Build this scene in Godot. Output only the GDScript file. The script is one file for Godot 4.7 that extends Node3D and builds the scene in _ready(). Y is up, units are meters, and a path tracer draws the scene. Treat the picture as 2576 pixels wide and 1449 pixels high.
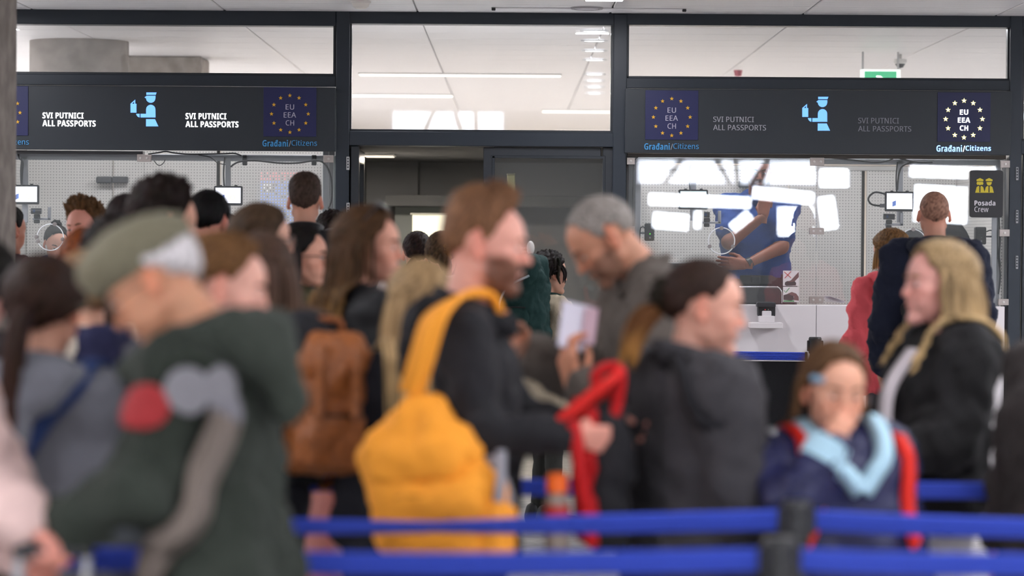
extends Node3D
# Passport control hall. Units are metres, y up; the booth wall stands at z = 0 and the queue fills the hall in front of it.
const FOCAL := 7200.0     # lens: 7200 px of focal length on a frame of 2576 x 1449
const EYE := 1.65
const STAND := 18.0       # distance from the lens to the booth wall
const ROLL := 0.0068
const HORIZON := 595.0
var M := {}
var taken := {}
var heads := {}
var hands := {}
var folds := FastNoiseLite.new()
var strand := FastNoiseLite.new()
var rng := RandomNumberGenerator.new()


# a point of the hall, read off the photograph as column, row and distance from the lens
func at(px: float, py: float, d: float) -> Vector3:
	var dx := px - 1288.0
	var dy := py - 724.5
	return Vector3((dx + dy * ROLL) * d / FOCAL, EYE + (HORIZON - py + dx * ROLL) * d / FOCAL, STAND - d)


# ---------------------------------------------------------------- distance fields and surface nets
class Field:
	var o: Vector3
	var c: float
	var nx: int
	var ny: int
	var nz: int
	var d := PackedFloat32Array()

	func _init(lo: Vector3, hi: Vector3, cell: float) -> void:
		o = lo
		c = cell
		nx = int(ceil((hi.x - lo.x) / cell)) + 2
		ny = int(ceil((hi.y - lo.y) / cell)) + 2
		nz = int(ceil((hi.z - lo.z) / cell)) + 2
		d.resize(nx * ny * nz)
		d.fill(1.0)

	func cap(a: Vector3, b: Vector3, ra: float, rb: float, k: float, fz := 1.0) -> void:
		var m := maxf(ra, rb) + k + c * 2.0
		var lo := (a.min(b) - Vector3(m, m, m) - o) / c
		var hi := (a.max(b) + Vector3(m, m, m) - o) / c
		var x0 := maxi(0, int(lo.x))
		var y0 := maxi(0, int(lo.y))
		var z0 := maxi(0, int(lo.z))
		var x1 := mini(nx - 1, int(hi.x) + 1)
		var y1 := mini(ny - 1, int(hi.y) + 1)
		var z1 := mini(nz - 1, int(hi.z) + 1)
		var ab := b - a
		ab.z *= fz
		var inv := 1.0 / maxf(ab.length_squared(), 1e-9)
		var q4 := 0.25 / k
		var dr := rb - ra
		for z in range(z0, z1 + 1):
			for y in range(y0, y1 + 1):
				var i := (z * ny + y) * nx + x0
				var p := o + Vector3(x0, y, z) * c - a
				p.z *= fz
				for x in range(x0, x1 + 1):
					var t := clampf(p.dot(ab) * inv, 0.0, 1.0)
					var e := p.distance_to(ab * t) - ra - dr * t
					var was := d[i]
					var h := k - absf(was - e)
					if e < was:
						was = e
					if h > 0.0:
						was -= h * h * q4
					d[i] = was
					i += 1
					p.x += c

	func egg(at_: Vector3, r: Vector3, k: float, turn := Basis.IDENTITY, carve := false) -> void:
		var m := maxf(r.x, maxf(r.y, r.z)) + k + c * 2.0
		var lo := (at_ - Vector3(m, m, m) - o) / c
		var hi := (at_ + Vector3(m, m, m) - o) / c
		var back := turn.inverse()
		var ir := Vector3.ONE / r
		var q4 := 0.25 / k
		for z in range(maxi(0, int(lo.z)), mini(nz - 1, int(hi.z) + 1) + 1):
			for y in range(maxi(0, int(lo.y)), mini(ny - 1, int(hi.y) + 1) + 1):
				for x in range(maxi(0, int(lo.x)), mini(nx - 1, int(hi.x) + 1) + 1):
					var i := (z * ny + y) * nx + x
					var p := (back * (o + Vector3(x, y, z) * c - at_)) * ir
					var k0 := p.length()
					var e := k0 * (k0 - 1.0) / maxf((p * ir).length(), 1e-6)
					var was := d[i]
					if carve:
						e = -e
						var g := k - absf(was - e)
						was = maxf(was, e)
						if g > 0.0:
							was += g * g * q4
					else:
						var h := k - absf(was - e)
						was = minf(was, e)
						if h > 0.0:
							was -= h * h * q4
					d[i] = was

	func brick(at_: Vector3, half: Vector3, round_: float, k: float, turn := Basis.IDENTITY) -> void:
		var m := half.length() + k + c * 2.0
		var lo := (at_ - Vector3(m, m, m) - o) / c
		var hi := (at_ + Vector3(m, m, m) - o) / c
		var back := turn.inverse()
		var core := half - Vector3(round_, round_, round_)
		var q4 := 0.25 / k
		for z in range(maxi(0, int(lo.z)), mini(nz - 1, int(hi.z) + 1) + 1):
			for y in range(maxi(0, int(lo.y)), mini(ny - 1, int(hi.y) + 1) + 1):
				for x in range(maxi(0, int(lo.x)), mini(nx - 1, int(hi.x) + 1) + 1):
					var i := (z * ny + y) * nx + x
					var q := (back * (o + Vector3(x, y, z) * c - at_)).abs() - core
					var e := q.max(Vector3.ZERO).length() + minf(maxf(q.x, maxf(q.y, q.z)), 0.0) - round_
					var was := d[i]
					var h := k - absf(was - e)
					was = minf(was, e)
					if h > 0.0:
						was -= h * h * q4
					d[i] = was

	# keeps what lies above a level plane
	func trim(level: float) -> void:
		var y1 := mini(ny - 1, int((level - o.y) / c) + 4)
		for y in range(0, y1 + 1):
			var e := level - (o.y + y * c)
			for z in nz:
				var i := (z * ny + y) * nx
				for x in nx:
					if d[i] < e:
						d[i] = e
					i += 1

	func sample(p: Vector3) -> float:
		var g := (p - o) / c
		var x := int(floor(g.x))
		var y := int(floor(g.y))
		var z := int(floor(g.z))
		if x < 0 or y < 0 or z < 0 or x >= nx - 1 or y >= ny - 1 or z >= nz - 1:
			return 1.0
		var f := g - Vector3(x, y, z)
		var i := (z * ny + y) * nx + x
		var s := nx * ny
		var a := lerpf(lerpf(d[i], d[i + 1], f.x), lerpf(d[i + nx], d[i + nx + 1], f.x), f.y)
		i += s
		return lerpf(a, lerpf(lerpf(d[i], d[i + 1], f.x), lerpf(d[i + nx], d[i + nx + 1], f.x), f.y), f.z)

	func slope(p: Vector3) -> Vector3:
		var h := c
		return Vector3(sample(p + Vector3(h, 0, 0)) - sample(p - Vector3(h, 0, 0)), sample(p + Vector3(0, h, 0)) - sample(p - Vector3(0, h, 0)), sample(p + Vector3(0, 0, h)) - sample(p - Vector3(0, 0, h))).normalized()

	func push(p: Vector3, off: float) -> Vector3:
		for n in 4:
			var e := sample(p)
			if e >= off - 0.0005:
				break
			p += slope(p) * minf(off - e, 0.04)
		return p

	func lay(p: Vector3, off: float) -> Vector3:   # onto the surface, from inside or outside
		for n in 5:
			var e := sample(p)
			if e > 0.5 or absf(e - off) < 0.0008:
				break
			p += slope(p) * clampf(off - e, -0.05, 0.05)
		return p

	func nets(noise: FastNoiseLite = null, amp := 0.0, shift := Vector3.ZERO) -> Array:
		var v := PackedVector3Array()
		var n := PackedVector3Array()
		var ix := PackedInt32Array()
		var id := PackedInt32Array()
		id.resize(d.size())
		id.fill(-1)
		var cells := PackedInt32Array()
		var lim := c * 2.6
		var s := nx * ny
		var half := Vector3(0.5, 0.5, 0.5)
		for z in nz - 1:
			for y in ny - 1:
				var i := (z * ny + y) * nx - 1
				for x in nx - 1:
					i += 1
					var a := d[i]
					if a > lim or a < -lim:
						continue
					var b := d[i + 1]
					var e := d[i + nx]
					var f := d[i + nx + 1]
					var a2 := d[i + s]
					var b2 := d[i + s + 1]
					var e2 := d[i + s + nx]
					var f2 := d[i + s + nx + 1]
					var lo := minf(minf(minf(a, b), minf(e, f)), minf(minf(a2, b2), minf(e2, f2)))
					if lo >= 0.0:
						continue
					if maxf(maxf(maxf(a, b), maxf(e, f)), maxf(maxf(a2, b2), maxf(e2, f2))) < 0.0:
						continue
					var g := Vector3(b + f + b2 + f2 - a - e - a2 - e2, e + f + e2 + f2 - a - b - a2 - b2, a2 + b2 + e2 + f2 - a - b - e - f) * 0.25
					var mid := (a + b + e + f + a2 + b2 + e2 + f2) * 0.125
					var q := half - g * (mid / maxf(g.length_squared(), 1e-9))
					q = q.clamp(Vector3(0.02, 0.02, 0.02), Vector3(0.98, 0.98, 0.98))
					var p := o + (Vector3(x, y, z) + q) * c
					g = g.normalized()
					if noise:
						p += g * (noise.get_noise_3dv(p + shift) * amp)
					id[i] = v.size()
					cells.append(i)
					v.append(p)
					n.append(g)
		for i in cells:
			var in0 := d[i] < 0.0
			for axis in 3:
				var step := 1 if axis == 0 else (nx if axis == 1 else s)
				var in1 := d[i + step] < 0.0
				if in0 == in1:
					continue
				var u := nx if axis == 0 else (s if axis == 1 else 1)
				var w := s if axis == 0 else (1 if axis == 1 else nx)
				if i - u - w < 0:
					continue
				var p0 := id[i]
				var p1 := id[i - u]
				var p2 := id[i - u - w]
				var p3 := id[i - w]
				if p1 < 0 or p2 < 0 or p3 < 0:
					continue
				if in0:
					ix.append_array([p0, p2, p1, p0, p3, p2])
				else:
					ix.append_array([p0, p1, p2, p0, p2, p3])
		if noise:
			return [v, Field.smooth(v, ix), ix]
		return [v, n, ix]

	static func smooth(v: PackedVector3Array, ix: PackedInt32Array) -> PackedVector3Array:
		var n := PackedVector3Array()
		n.resize(v.size())
		for t in range(0, ix.size(), 3):
			var a := ix[t]
			var b := ix[t + 1]
			var e := ix[t + 2]
			var f := (v[e] - v[a]).cross(v[b] - v[a])
			n[a] += f
			n[b] += f
			n[e] += f
		for i in n.size():
			n[i] = n[i].normalized()
		return n


# ---------------------------------------------------------------- a mesh under construction
class Shape:
	var v := PackedVector3Array()
	var n := PackedVector3Array()
	var col := PackedColorArray()
	var ix := PackedInt32Array()

	func add(m: Array, tint := Color.WHITE, t := Transform3D.IDENTITY) -> Shape:
		var b := v.size()
		v.append_array(t * (m[0] as PackedVector3Array))
		n.append_array(Transform3D(t.basis.orthonormalized(), Vector3.ZERO) * (m[1] as PackedVector3Array))
		if m.size() > 3:
			col.append_array(m[3])
		else:
			var cc := PackedColorArray()
			cc.resize(m[0].size())
			cc.fill(tint)
			col.append_array(cc)
		var add_ix: PackedInt32Array = m[2]
		var flip := t.basis.determinant() < 0.0
		for k in range(0, add_ix.size(), 3):
			ix.append(b + add_ix[k])
			ix.append(b + add_ix[k + (2 if flip else 1)])
			ix.append(b + add_ix[k + (1 if flip else 2)])
		return self

	func face(pts: Array, tint := Color.WHITE) -> void:   # a flat convex face, corners anticlockwise seen from outside
		var b := v.size()
		var nn := ((pts[1] - pts[0]) as Vector3).cross(pts[2] - pts[0]).normalized()
		for p in pts:
			v.append(p)
			n.append(nn)
			col.append(tint)
		for k in range(1, pts.size() - 1):
			ix.append_array([b, b + k + 1, b + k])

	# a box with chamfered edges
	func box(lo: Vector3, hi: Vector3, ch := 0.0, tint := Color.WHITE, t := Transform3D.IDENTITY) -> Shape:
		var m := (lo + hi) * 0.5
		var h := ((hi - lo) * 0.5).abs()
		ch = minf(ch, minf(h.x, minf(h.y, h.z)) * 0.95)
		var i := h - Vector3(ch, ch, ch)
		var flip := t.basis.determinant() < 0.0
		var quads := []
		for ax in 3:
			var u := (ax + 1) % 3
			var w := (ax + 2) % 3
			for sg in [-1.0, 1.0]:
				var q := []
				for cc in [[-1, -1], [1, -1], [1, 1], [-1, 1]]:
					var p := Vector3.ZERO
					p[ax] = h[ax] * sg
					p[u] = i[u] * cc[0]
					p[w] = i[w] * cc[1]
					q.append(p)
				if sg < 0:
					q.reverse()
				quads.append(q)
			if ch > 0.0:
				for su in [-1.0, 1.0]:
					for sw in [-1.0, 1.0]:
						var q2 := []
						for e in [[1, 0, -1], [1, 0, 1], [0, 1, 1], [0, 1, -1]]:
							var p2 := Vector3.ZERO
							p2[u] = su * (h[u] if e[0] else i[u])
							p2[w] = sw * (h[w] if e[1] else i[w])
							p2[ax] = i[ax] * e[2]
							q2.append(p2)
						if su * sw > 0:
							q2.reverse()
						quads.append(q2)
		if ch > 0.0:
			for sx in [-1.0, 1.0]:
				for sy in [-1.0, 1.0]:
					for sz in [-1.0, 1.0]:
						var tr := [Vector3(h.x * sx, i.y * sy, i.z * sz), Vector3(i.x * sx, h.y * sy, i.z * sz), Vector3(i.x * sx, i.y * sy, h.z * sz)]
						if sx * sy * sz < 0:
							tr.reverse()
						quads.append(tr)
		for q3 in quads:
			var w3 := []
			for p3 in q3:
				w3.append(t * (p3 + m))
			if flip:
				w3.reverse()
			face(w3, tint)
		return self

	# a tube along points; rad is one radius or one for each point; wide flattens it along the given side vectors
	func tube(pts: PackedVector3Array, rad: Variant, sides := 8, tint := Color.WHITE, side: Variant = null, wide := 1.0, capped := true) -> Shape:
		var b := v.size()
		var cnt := pts.size()
		var u := Vector3.ZERO
		for k in cnt:
			var f := (pts[mini(k + 1, cnt - 1)] - pts[maxi(k - 1, 0)]).normalized()
			if side is PackedVector3Array:
				u = side[k]
			elif side is Vector3:
				u = side
			elif k == 0:
				u = f.cross(Vector3.UP if absf(f.y) < 0.9 else Vector3.RIGHT)
			u = (u - f * u.dot(f)).normalized()
			var w := f.cross(u)
			var r: float = rad[k] if rad is PackedFloat32Array else rad
			for s in sides:
				var a := TAU * s / sides
				v.append(pts[k] + (u * cos(a) * wide + w * sin(a)) * r)
				n.append((u * cos(a) / wide + w * sin(a)).normalized())
				col.append(tint)
		for k in cnt - 1:
			for s in sides:
				var p := b + k * sides + s
				var q := b + k * sides + (s + 1) % sides
				ix.append_array([p, p + sides, q, q, p + sides, q + sides])
		if capped:
			for e in [0, cnt - 1]:
				var f2 := (pts[0] - pts[1] if e == 0 else pts[cnt - 1] - pts[cnt - 2]).normalized()
				var b2 := v.size()
				for s in sides:
					v.append(v[b + e * sides + s])
					n.append(f2)
					col.append(tint)
				for s in range(1, sides - 1):
					if e == 0:
						ix.append_array([b2, b2 + s, b2 + s + 1])
					else:
						ix.append_array([b2, b2 + s + 1, b2 + s])
		return self

	# a strap: rectangular section, across[] its width direction
	func strap(pts: PackedVector3Array, across: PackedVector3Array, width: float, thick: float, tint := Color.WHITE) -> Shape:
		var cnt := pts.size()
		var ring := []
		for k in cnt:
			var f := (pts[mini(k + 1, cnt - 1)] - pts[maxi(k - 1, 0)]).normalized()
			var u := (across[k] - f * across[k].dot(f)).normalized() * width * 0.5
			var w := f.cross(u).normalized() * thick * 0.5
			ring.append([pts[k] + u + w * 0.6, pts[k] + u * 0.96 + w, pts[k] - u * 0.96 + w, pts[k] - u + w * 0.6, pts[k] - u - w * 0.6, pts[k] - u * 0.96 - w, pts[k] + u * 0.96 - w, pts[k] + u - w * 0.6])
		var b := v.size()
		for k in cnt:
			for s in 8:
				v.append(ring[k][s])
				n.append((ring[k][s] - pts[k]).normalized())
				col.append(tint)
		for k in cnt - 1:
			for s in 8:
				var p := b + k * 8 + s
				var q := b + k * 8 + (s + 1) % 8
				ix.append_array([p, p + 8, q, q, p + 8, q + 8])
		for e in [0, cnt - 1]:
			var c8: Array = ring[e].duplicate()
			if e == 0:
				c8.reverse()
			face(c8, tint)
		return self

	func lathe(prof: PackedVector2Array, sides := 24, tint := Color.WHITE, t := Transform3D.IDENTITY) -> Shape:
		for k in prof.size() - 1:   # each band has edges of its own, so corners stay crisp
			var a := prof[k]
			var e := prof[k + 1]
			var nn := Vector2(e.y - a.y, a.x - e.x).normalized()
			var b := v.size()
			for s in sides + 1:
				var g := TAU * s / sides
				var di := Vector3(cos(g), 0, sin(g))
				for p in [a, e]:
					v.append(t * (di * p.x + Vector3(0, p.y, 0)))
					n.append((t.basis * (di * nn.x + Vector3(0, nn.y, 0))).normalized())
					col.append(tint)
			for s in sides:
				var p2 := b + s * 2
				ix.append_array([p2, p2 + 2, p2 + 1, p2 + 2, p2 + 3, p2 + 1])
		return self

	func ball(c: Vector3, r: Vector3, tint := Color.WHITE, rows := 10, cols := 16) -> Shape:
		var b := v.size()
		for j in rows + 1:
			var e := PI * j / rows
			for s in cols + 1:
				var g := TAU * s / cols
				var p := Vector3(sin(e) * cos(g), cos(e), sin(e) * sin(g))
				v.append(c + p * r)
				n.append((p / r).normalized())
				col.append(tint)
		for j in rows:
			for s in cols:
				var p2 := b + j * (cols + 1) + s
				ix.append_array([p2, p2 + cols + 1, p2 + 1, p2 + 1, p2 + cols + 1, p2 + cols + 2])
		return self

	# an outline in the xy plane given thickness along z
	func slab(poly: PackedVector2Array, z0: float, z1: float, tint := Color.WHITE, t := Transform3D.IDENTITY) -> Shape:
		var p := poly.duplicate()
		if Geometry2D.is_polygon_clockwise(p):
			p.reverse()
		var tri := Geometry2D.triangulate_polygon(p)
		for side in 2:
			var b := v.size()
			for q in p:
				v.append(t * Vector3(q.x, q.y, z1 if side == 0 else z0))
				n.append((t.basis * Vector3(0, 0, 1 if side == 0 else -1)).normalized())
				col.append(tint)
			for k in range(0, tri.size(), 3):
				var a := p[tri[k]]
				var w := (p[tri[k + 1]] - a).cross(p[tri[k + 2]] - a)
				if (w > 0.0) == (side == 0):
					ix.append_array([b + tri[k], b + tri[k + 2], b + tri[k + 1]])
				else:
					ix.append_array([b + tri[k], b + tri[k + 1], b + tri[k + 2]])
		for k in p.size():
			var a2 := p[k]
			var e2 := p[(k + 1) % p.size()]
			face([t * Vector3(a2.x, a2.y, z0), t * Vector3(e2.x, e2.y, z0), t * Vector3(e2.x, e2.y, z1), t * Vector3(a2.x, a2.y, z1)], tint)
		return self

	func made() -> ArrayMesh:
		var a := []
		a.resize(Mesh.ARRAY_MAX)
		a[Mesh.ARRAY_VERTEX] = v
		a[Mesh.ARRAY_NORMAL] = n
		a[Mesh.ARRAY_COLOR] = col
		a[Mesh.ARRAY_INDEX] = ix
		var m := ArrayMesh.new()
		m.add_surface_from_arrays(Mesh.PRIMITIVE_TRIANGLES, a)
		return m


# ---------------------------------------------------------------- nodes
func numbered(called: String) -> String:
	var k: int = taken.get(called, 0)
	taken[called] = k + 1
	return called if k == 0 else "%s_%03d" % [called, k]


func thing(called: String, label: String, category: String, where := Vector3.ZERO, turn := 0.0, group := "") -> Node3D:
	var o := Node3D.new()
	o.name = numbered(called)
	add_child(o, true)
	o.position = where
	o.rotation.y = turn
	o.set_meta("label", label)
	o.set_meta("category", category)
	if group:
		o.set_meta("group", group)
	return o


func structure(called: String, label := "", category := "") -> Node3D:
	var o := Node3D.new()
	o.name = numbered(called)
	add_child(o, true)
	o.set_meta("kind", "structure")
	if label:
		o.set_meta("label", label)
		o.set_meta("category", category)
	return o


# a part: one mesh under its thing. The shape is given in the world (or in the frame `frame`) and stored relative to the parent
func part(called: String, s: Shape, m: Material, parent: Node3D, local := false) -> MeshInstance3D:
	var o := MeshInstance3D.new()
	var n := 0
	for ch in parent.get_children():
		if String(ch.name) == called or String(ch.name).begins_with(called + "_0"):
			n += 1
	o.name = called if n == 0 else "%s_%03d" % [called, n]
	if not local:
		var back := placed(parent).affine_inverse()
		if not back.is_equal_approx(Transform3D.IDENTITY):
			s.v = back * s.v
			s.n = Transform3D(back.basis.orthonormalized(), Vector3.ZERO) * s.n
	o.mesh = s.made()
	o.material_override = m
	parent.add_child(o, true)
	return o


func placed(n: Node3D) -> Transform3D:
	var t := n.transform
	var p := n.get_parent()
	while p is Node3D and p != self:
		t = p.transform * t
		p = p.get_parent()
	return t


func paint(hex: String, rough := 0.8, metal := 0.0, spec := 0.5) -> StandardMaterial3D:
	var key := "%s %s %s %s" % [hex, rough, metal, spec]
	if not M.has(key):
		var m := StandardMaterial3D.new()
		m.albedo_color = Color(hex)
		m.roughness = rough
		m.metallic = metal
		m.metallic_specular = spec
		M[key] = m
	return M[key]


func glowing(hex: String, energy: float) -> StandardMaterial3D:
	var m := StandardMaterial3D.new()
	m.albedo_color = Color(hex)
	m.roughness = 0.6
	m.emission_enabled = true
	m.emission = Color(hex)
	m.emission_energy_multiplier = energy
	return m


var weave: NoiseTexture2D
var grain: NoiseTexture2D
func cloth(hex: String, rough := 0.92, relief := 0.5, rim := 0.25) -> StandardMaterial3D:
	var key := "cloth %s %s %s %s" % [hex, rough, relief, rim]
	if not M.has(key):
		var m := StandardMaterial3D.new()
		m.albedo_color = Color(hex)
		m.roughness = rough
		m.metallic_specular = 0.35
		m.normal_enabled = true
		m.normal_texture = weave
		m.normal_scale = relief
		m.uv1_triplanar = true
		m.uv1_scale = Vector3(7, 7, 7)
		if rim > 0.0:
			m.rim_enabled = true
			m.rim = rim
			m.rim_tint = 0.6
		M[key] = m
	return M[key]


func flesh(hex: String) -> StandardMaterial3D:
	var key := "skin " + hex
	if not M.has(key):
		var m := StandardMaterial3D.new()
		m.albedo_color = Color(hex)
		m.roughness = 0.5
		m.metallic_specular = 0.4
		m.vertex_color_use_as_albedo = true
		m.subsurf_scatter_enabled = true
		m.subsurf_scatter_strength = 0.08
		M[key] = m
	return M[key]


func tresses() -> StandardMaterial3D:
	if not M.has("hair"):
		var m := StandardMaterial3D.new()
		m.roughness = 0.6
		m.metallic_specular = 0.28
		m.vertex_color_use_as_albedo = true
		M["hair"] = m
	return M["hair"]


func lin(hex: String, times := 1.0) -> Color:
	var c := Color(hex).srgb_to_linear()
	return Color(c.r * times, c.g * times, c.b * times)


func smoothed(pts: Array, each := 6) -> PackedVector3Array:   # a Catmull-Rom curve through points
	var out := PackedVector3Array()
	for k in pts.size() - 1:
		var a: Vector3 = pts[maxi(k - 1, 0)]
		var b: Vector3 = pts[k]
		var c: Vector3 = pts[k + 1]
		var e: Vector3 = pts[mini(k + 2, pts.size() - 1)]
		for s in each:
			out.append(b.cubic_interpolate(c, a, e, float(s) / each))
	out.append(pts[-1])
	return out


# ---------------------------------------------------------------- camera, light, sky
func begin() -> void:
	var cam := Camera3D.new()
	cam.name = "camera"
	add_child(cam)
	cam.position = Vector3(0, EYE, STAND)
	cam.rotation = Vector3(-0.01799, 0, ROLL)
	var lens := CameraAttributesPhysical.new()
	lens.frustum_focal_length = 174.0
	lens.exposure_aperture = 3.3          # 53 mm of glass
	lens.frustum_focus_distance = 17.7    # the booth front is sharp, the queue is not
	lens.frustum_near = 0.05
	lens.frustum_far = 200.0
	cam.attributes = lens
	cam.fov = rad_to_deg(2.0 * atan(724.5 / FOCAL))
	cam.current = true

	var env := Environment.new()
	env.background_mode = Environment.BG_SKY
	var sky := Sky.new()
	var overcast := ProceduralSkyMaterial.new()
	overcast.sky_top_color = Color(0.80, 0.87, 1.0)
	overcast.sky_horizon_color = Color(0.93, 0.96, 1.0)
	overcast.ground_horizon_color = Color(0.6, 0.62, 0.63)
	overcast.ground_bottom_color = Color(0.4, 0.4, 0.4)
	overcast.sky_energy_multiplier = 5.6
	overcast.ground_energy_multiplier = 2.5
	sky.sky_material = overcast
	env.sky = sky
	env.tonemap_mode = Environment.TONE_MAPPER_LINEAR
	env.tonemap_exposure = 1.0
	env.sdfgi_enabled = true
	env.ssao_enabled = true
	env.ssil_enabled = true
	var world := WorldEnvironment.new()
	world.name = "world"
	world.environment = env
	add_child(world)

	folds.seed = 7
	folds.frequency = 9.0
	folds.fractal_octaves = 3
	strand.seed = 11
	strand.frequency = 1.0
	strand.fractal_octaves = 2
	rng.seed = 2024
	var n1 := FastNoiseLite.new()
	n1.seed = 3
	n1.frequency = 0.09
	n1.fractal_octaves = 4
	weave = NoiseTexture2D.new()
	weave.width = 256
	weave.height = 256
	weave.seamless = true
	weave.as_normal_map = true
	weave.bump_strength = 5.0
	weave.noise = n1
	var n2 := FastNoiseLite.new()
	n2.seed = 5
	n2.frequency = 0.02
	n2.fractal_octaves = 5
	var ramp := Gradient.new()
	ramp.set_color(0, Color(0.73, 0.72, 0.715))
	ramp.set_color(1, Color(1, 1, 1))
	grain = NoiseTexture2D.new()
	grain.width = 512
	grain.height = 512
	grain.seamless = true
	grain.color_ramp = ramp
	grain.noise = n2


# a ceiling fitting: housing, glowing diffuser and the light it gives
func fitting(label: String, c: Vector3, w: float, dz: float, power: float, glow: float, tint: Color, group: String, lit := true) -> void:
	var o := thing("ceiling_light", label, "ceiling light", c, 0.0, group)
	part("housing", Shape.new().box(c + Vector3(-w / 2 - 0.012, -0.012, -dz / 2 - 0.012), c + Vector3(w / 2 + 0.012, 0.0, dz / 2 + 0.012), 0.004), paint("#e8e8e6", 0.5), o)
	var gm := glowing("#" + tint.to_html(false), glow)
	part("diffuser", Shape.new().box(c + Vector3(-w / 2, -0.018, -dz / 2), c + Vector3(w / 2, -0.006, dz / 2), 0.003), gm, o)
	if lit:
		area("ceiling_lamp_light", o, Vector3(0, -0.03, 0), Vector2(w, dz), power, tint)


func area(called: String, parent: Node3D, p: Vector3, size: Vector2, power: float, tint: Color) -> void:
	var a := AreaLight3D.new()
	a.name = called
	a.area_size = size
	a.light_energy = power
	a.light_color = tint
	a.shadow_enabled = true
	a.set("area_range", 30.0)
	parent.add_child(a, true)
	a.position = p
	a.rotation.x = -PI / 2


func round_lamp(label: String, c: Vector3, r: float, power: float, glow: float, tint: Color, group: String, lit := true) -> void:
	var o := thing("downlight", label, "ceiling light", c, 0.0, group)
	part("rim", Shape.new().lathe(PackedVector2Array([Vector2(r, -0.004), Vector2(r + 0.018, -0.010), Vector2(r + 0.024, 0.0)]), 24, Color.WHITE, Transform3D(Basis.IDENTITY, c)), paint("#d9d9d8", 0.4), o)
	part("diffuser", Shape.new().lathe(PackedVector2Array([Vector2(0.0, -0.006), Vector2(r, -0.005), Vector2(r + 0.004, 0.0)]), 24, Color.WHITE, Transform3D(Basis.IDENTITY, c)), glowing("#" + tint.to_html(false), glow), o)
	if lit:
		area("ceiling_lamp_light", o, Vector3(0, -0.02, 0), Vector2(r * 1.6, r * 1.6), power, tint)


const CEIL := 3.055
# a fitting outside the picture: part of the ceiling it is set in
func set_in(ceiling: Node3D, c: Vector3, w: float, dz: float, power: float, glow: float, tint: Color) -> void:
	part("light_housing", Shape.new().box(c + Vector3(-w / 2 - 0.012, -0.012, -dz / 2 - 0.012), c + Vector3(w / 2 + 0.012, 0.0, dz / 2 + 0.012), 0.004), paint("#e8e8e6", 0.5), ceiling)
	part("light_diffuser", Shape.new().box(c + Vector3(-w / 2, -0.018, -dz / 2), c + Vector3(w / 2, -0.006, dz / 2), 0.003), glowing("#" + tint.to_html(false), glow), ceiling)
	area("ceiling_lamp_light", ceiling, c + Vector3(0, -0.03, 0), Vector2(w, dz), power, tint)


func lights() -> void:
	var cool := Color(0.97, 0.975, 1.0)
	var warm := Color(1.0, 0.96, 0.92)
	var ce := structure("ceiling")
	var hi := structure("ceiling_high")
	# over the queue, in the low ceiling and under the high roof of the hall behind
	for z in [8.3, 10.5, 12.9]:
		for x in [-5.4, -2.9, 2.2, 4.7]:
			set_in(ce, Vector3(x, CEIL - 0.002, z), 1.5, 0.22, 4.5, 1.4, cool)
	for z in [2.0, 5.0]:  # added beyond the view to brighten the booth front
		for x in [-6.2, 6.2]:
			set_in(ce, Vector3(x, CEIL - 0.002, z), 1.8, 0.6, 20.0, 1.4, cool)
	for q in [[0.53, 1.2, 2.6], [-3.45, 1.2, 2.2]]:  # the second is added, hidden behind the pillar
		set_in(ce, Vector3(q[0], CEIL - 0.002, q[1]), 0.22, 0.12, q[2], 1.4, cool)
	for z in [16.5, 22.0]:  # added under the unseen high roof to light the near queue
		for x in [-6.0, -2.0, 2.0, 6.0]:
			set_in(hi, Vector3(x, 5.98, z), 2.4, 0.5, 28.0, 1.6, cool)
	# added lamps out of sight: behind the wall head, and beside the transom view
	for x in [-2.6, -1.0, 1.2, 2.6]:
		set_in(ce, Vector3(x, CEIL - 0.002, -0.5), 1.1, 0.2, 2.3, 2.0, cool)
	for z in [-2.5, -8.0, -14.0]:  # side lamps added in place of daylight, brighten the far ceiling
		for x in [-6.8, 6.8]:
			set_in(ce, Vector3(x, CEIL - 0.002, z), 2.4, 1.6, 70.0 if x < 0 else 26.0, 2.5, Color(0.98, 0.985, 1.0))
	# beyond the booths
	var n := 0
	for s in [[905, 1410, 187.0, 24.8], [800, 1138, 240.0, 28.5], [1365, 1700, 277.0, 31.8], [1395, 1720, 328.0, 38.0]]:
		var d: float = (CEIL - EYE) * FOCAL / (HORIZON - s[2])
		var a := at(s[0], s[2], d)
		var b := at(s[1], s[2], d)
		var words: String = ["long linear lamp glowing high in the middle transom window", "linear lamp at the left edge of the middle transom window", "linear lamp at the right of the middle transom window, above the lowest one", "lowest linear lamp in the middle transom window"][n]
		fitting(words, Vector3((a.x + b.x) / 2, CEIL - 0.002, (a.z + b.z) / 2), b.x - a.x, 0.12, 30.0, 2.6, warm, "linear lamps beyond the booths")
		n += 1
	var rank := ["topmost", "second", "third", "fourth", "fifth", "sixth", "seventh", "lowest"]
	n = 0
	for py in [75.0, 100.0, 125.0, 148.0, 184.0, 200.0, 216.0, 232.0]:  # lamps put here for downlights that the glass mirrors from the front
		var d2: float = (CEIL - EYE) * FOCAL / (HORIZON - py)
		var p := at(1495, py, d2)
		round_lamp(rank[n] + " round downlight standing for a mirrored one, right of the middle transom window", Vector3(p.x, CEIL - 0.002, p.z), 0.075, 1.6, 4.0, cool, "row of lamps standing for mirrored downlights", n % 2 == 0)
		n += 1


# ---------------------------------------------------------------- the shell of the hall
func solid(called: String, lo: Vector3, hi: Vector3, m: Material, ch := 0.0) -> Node3D:
	var o := structure(called)
	part("surface", Shape.new().box(lo, hi, ch), m, o)
	return o


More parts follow.
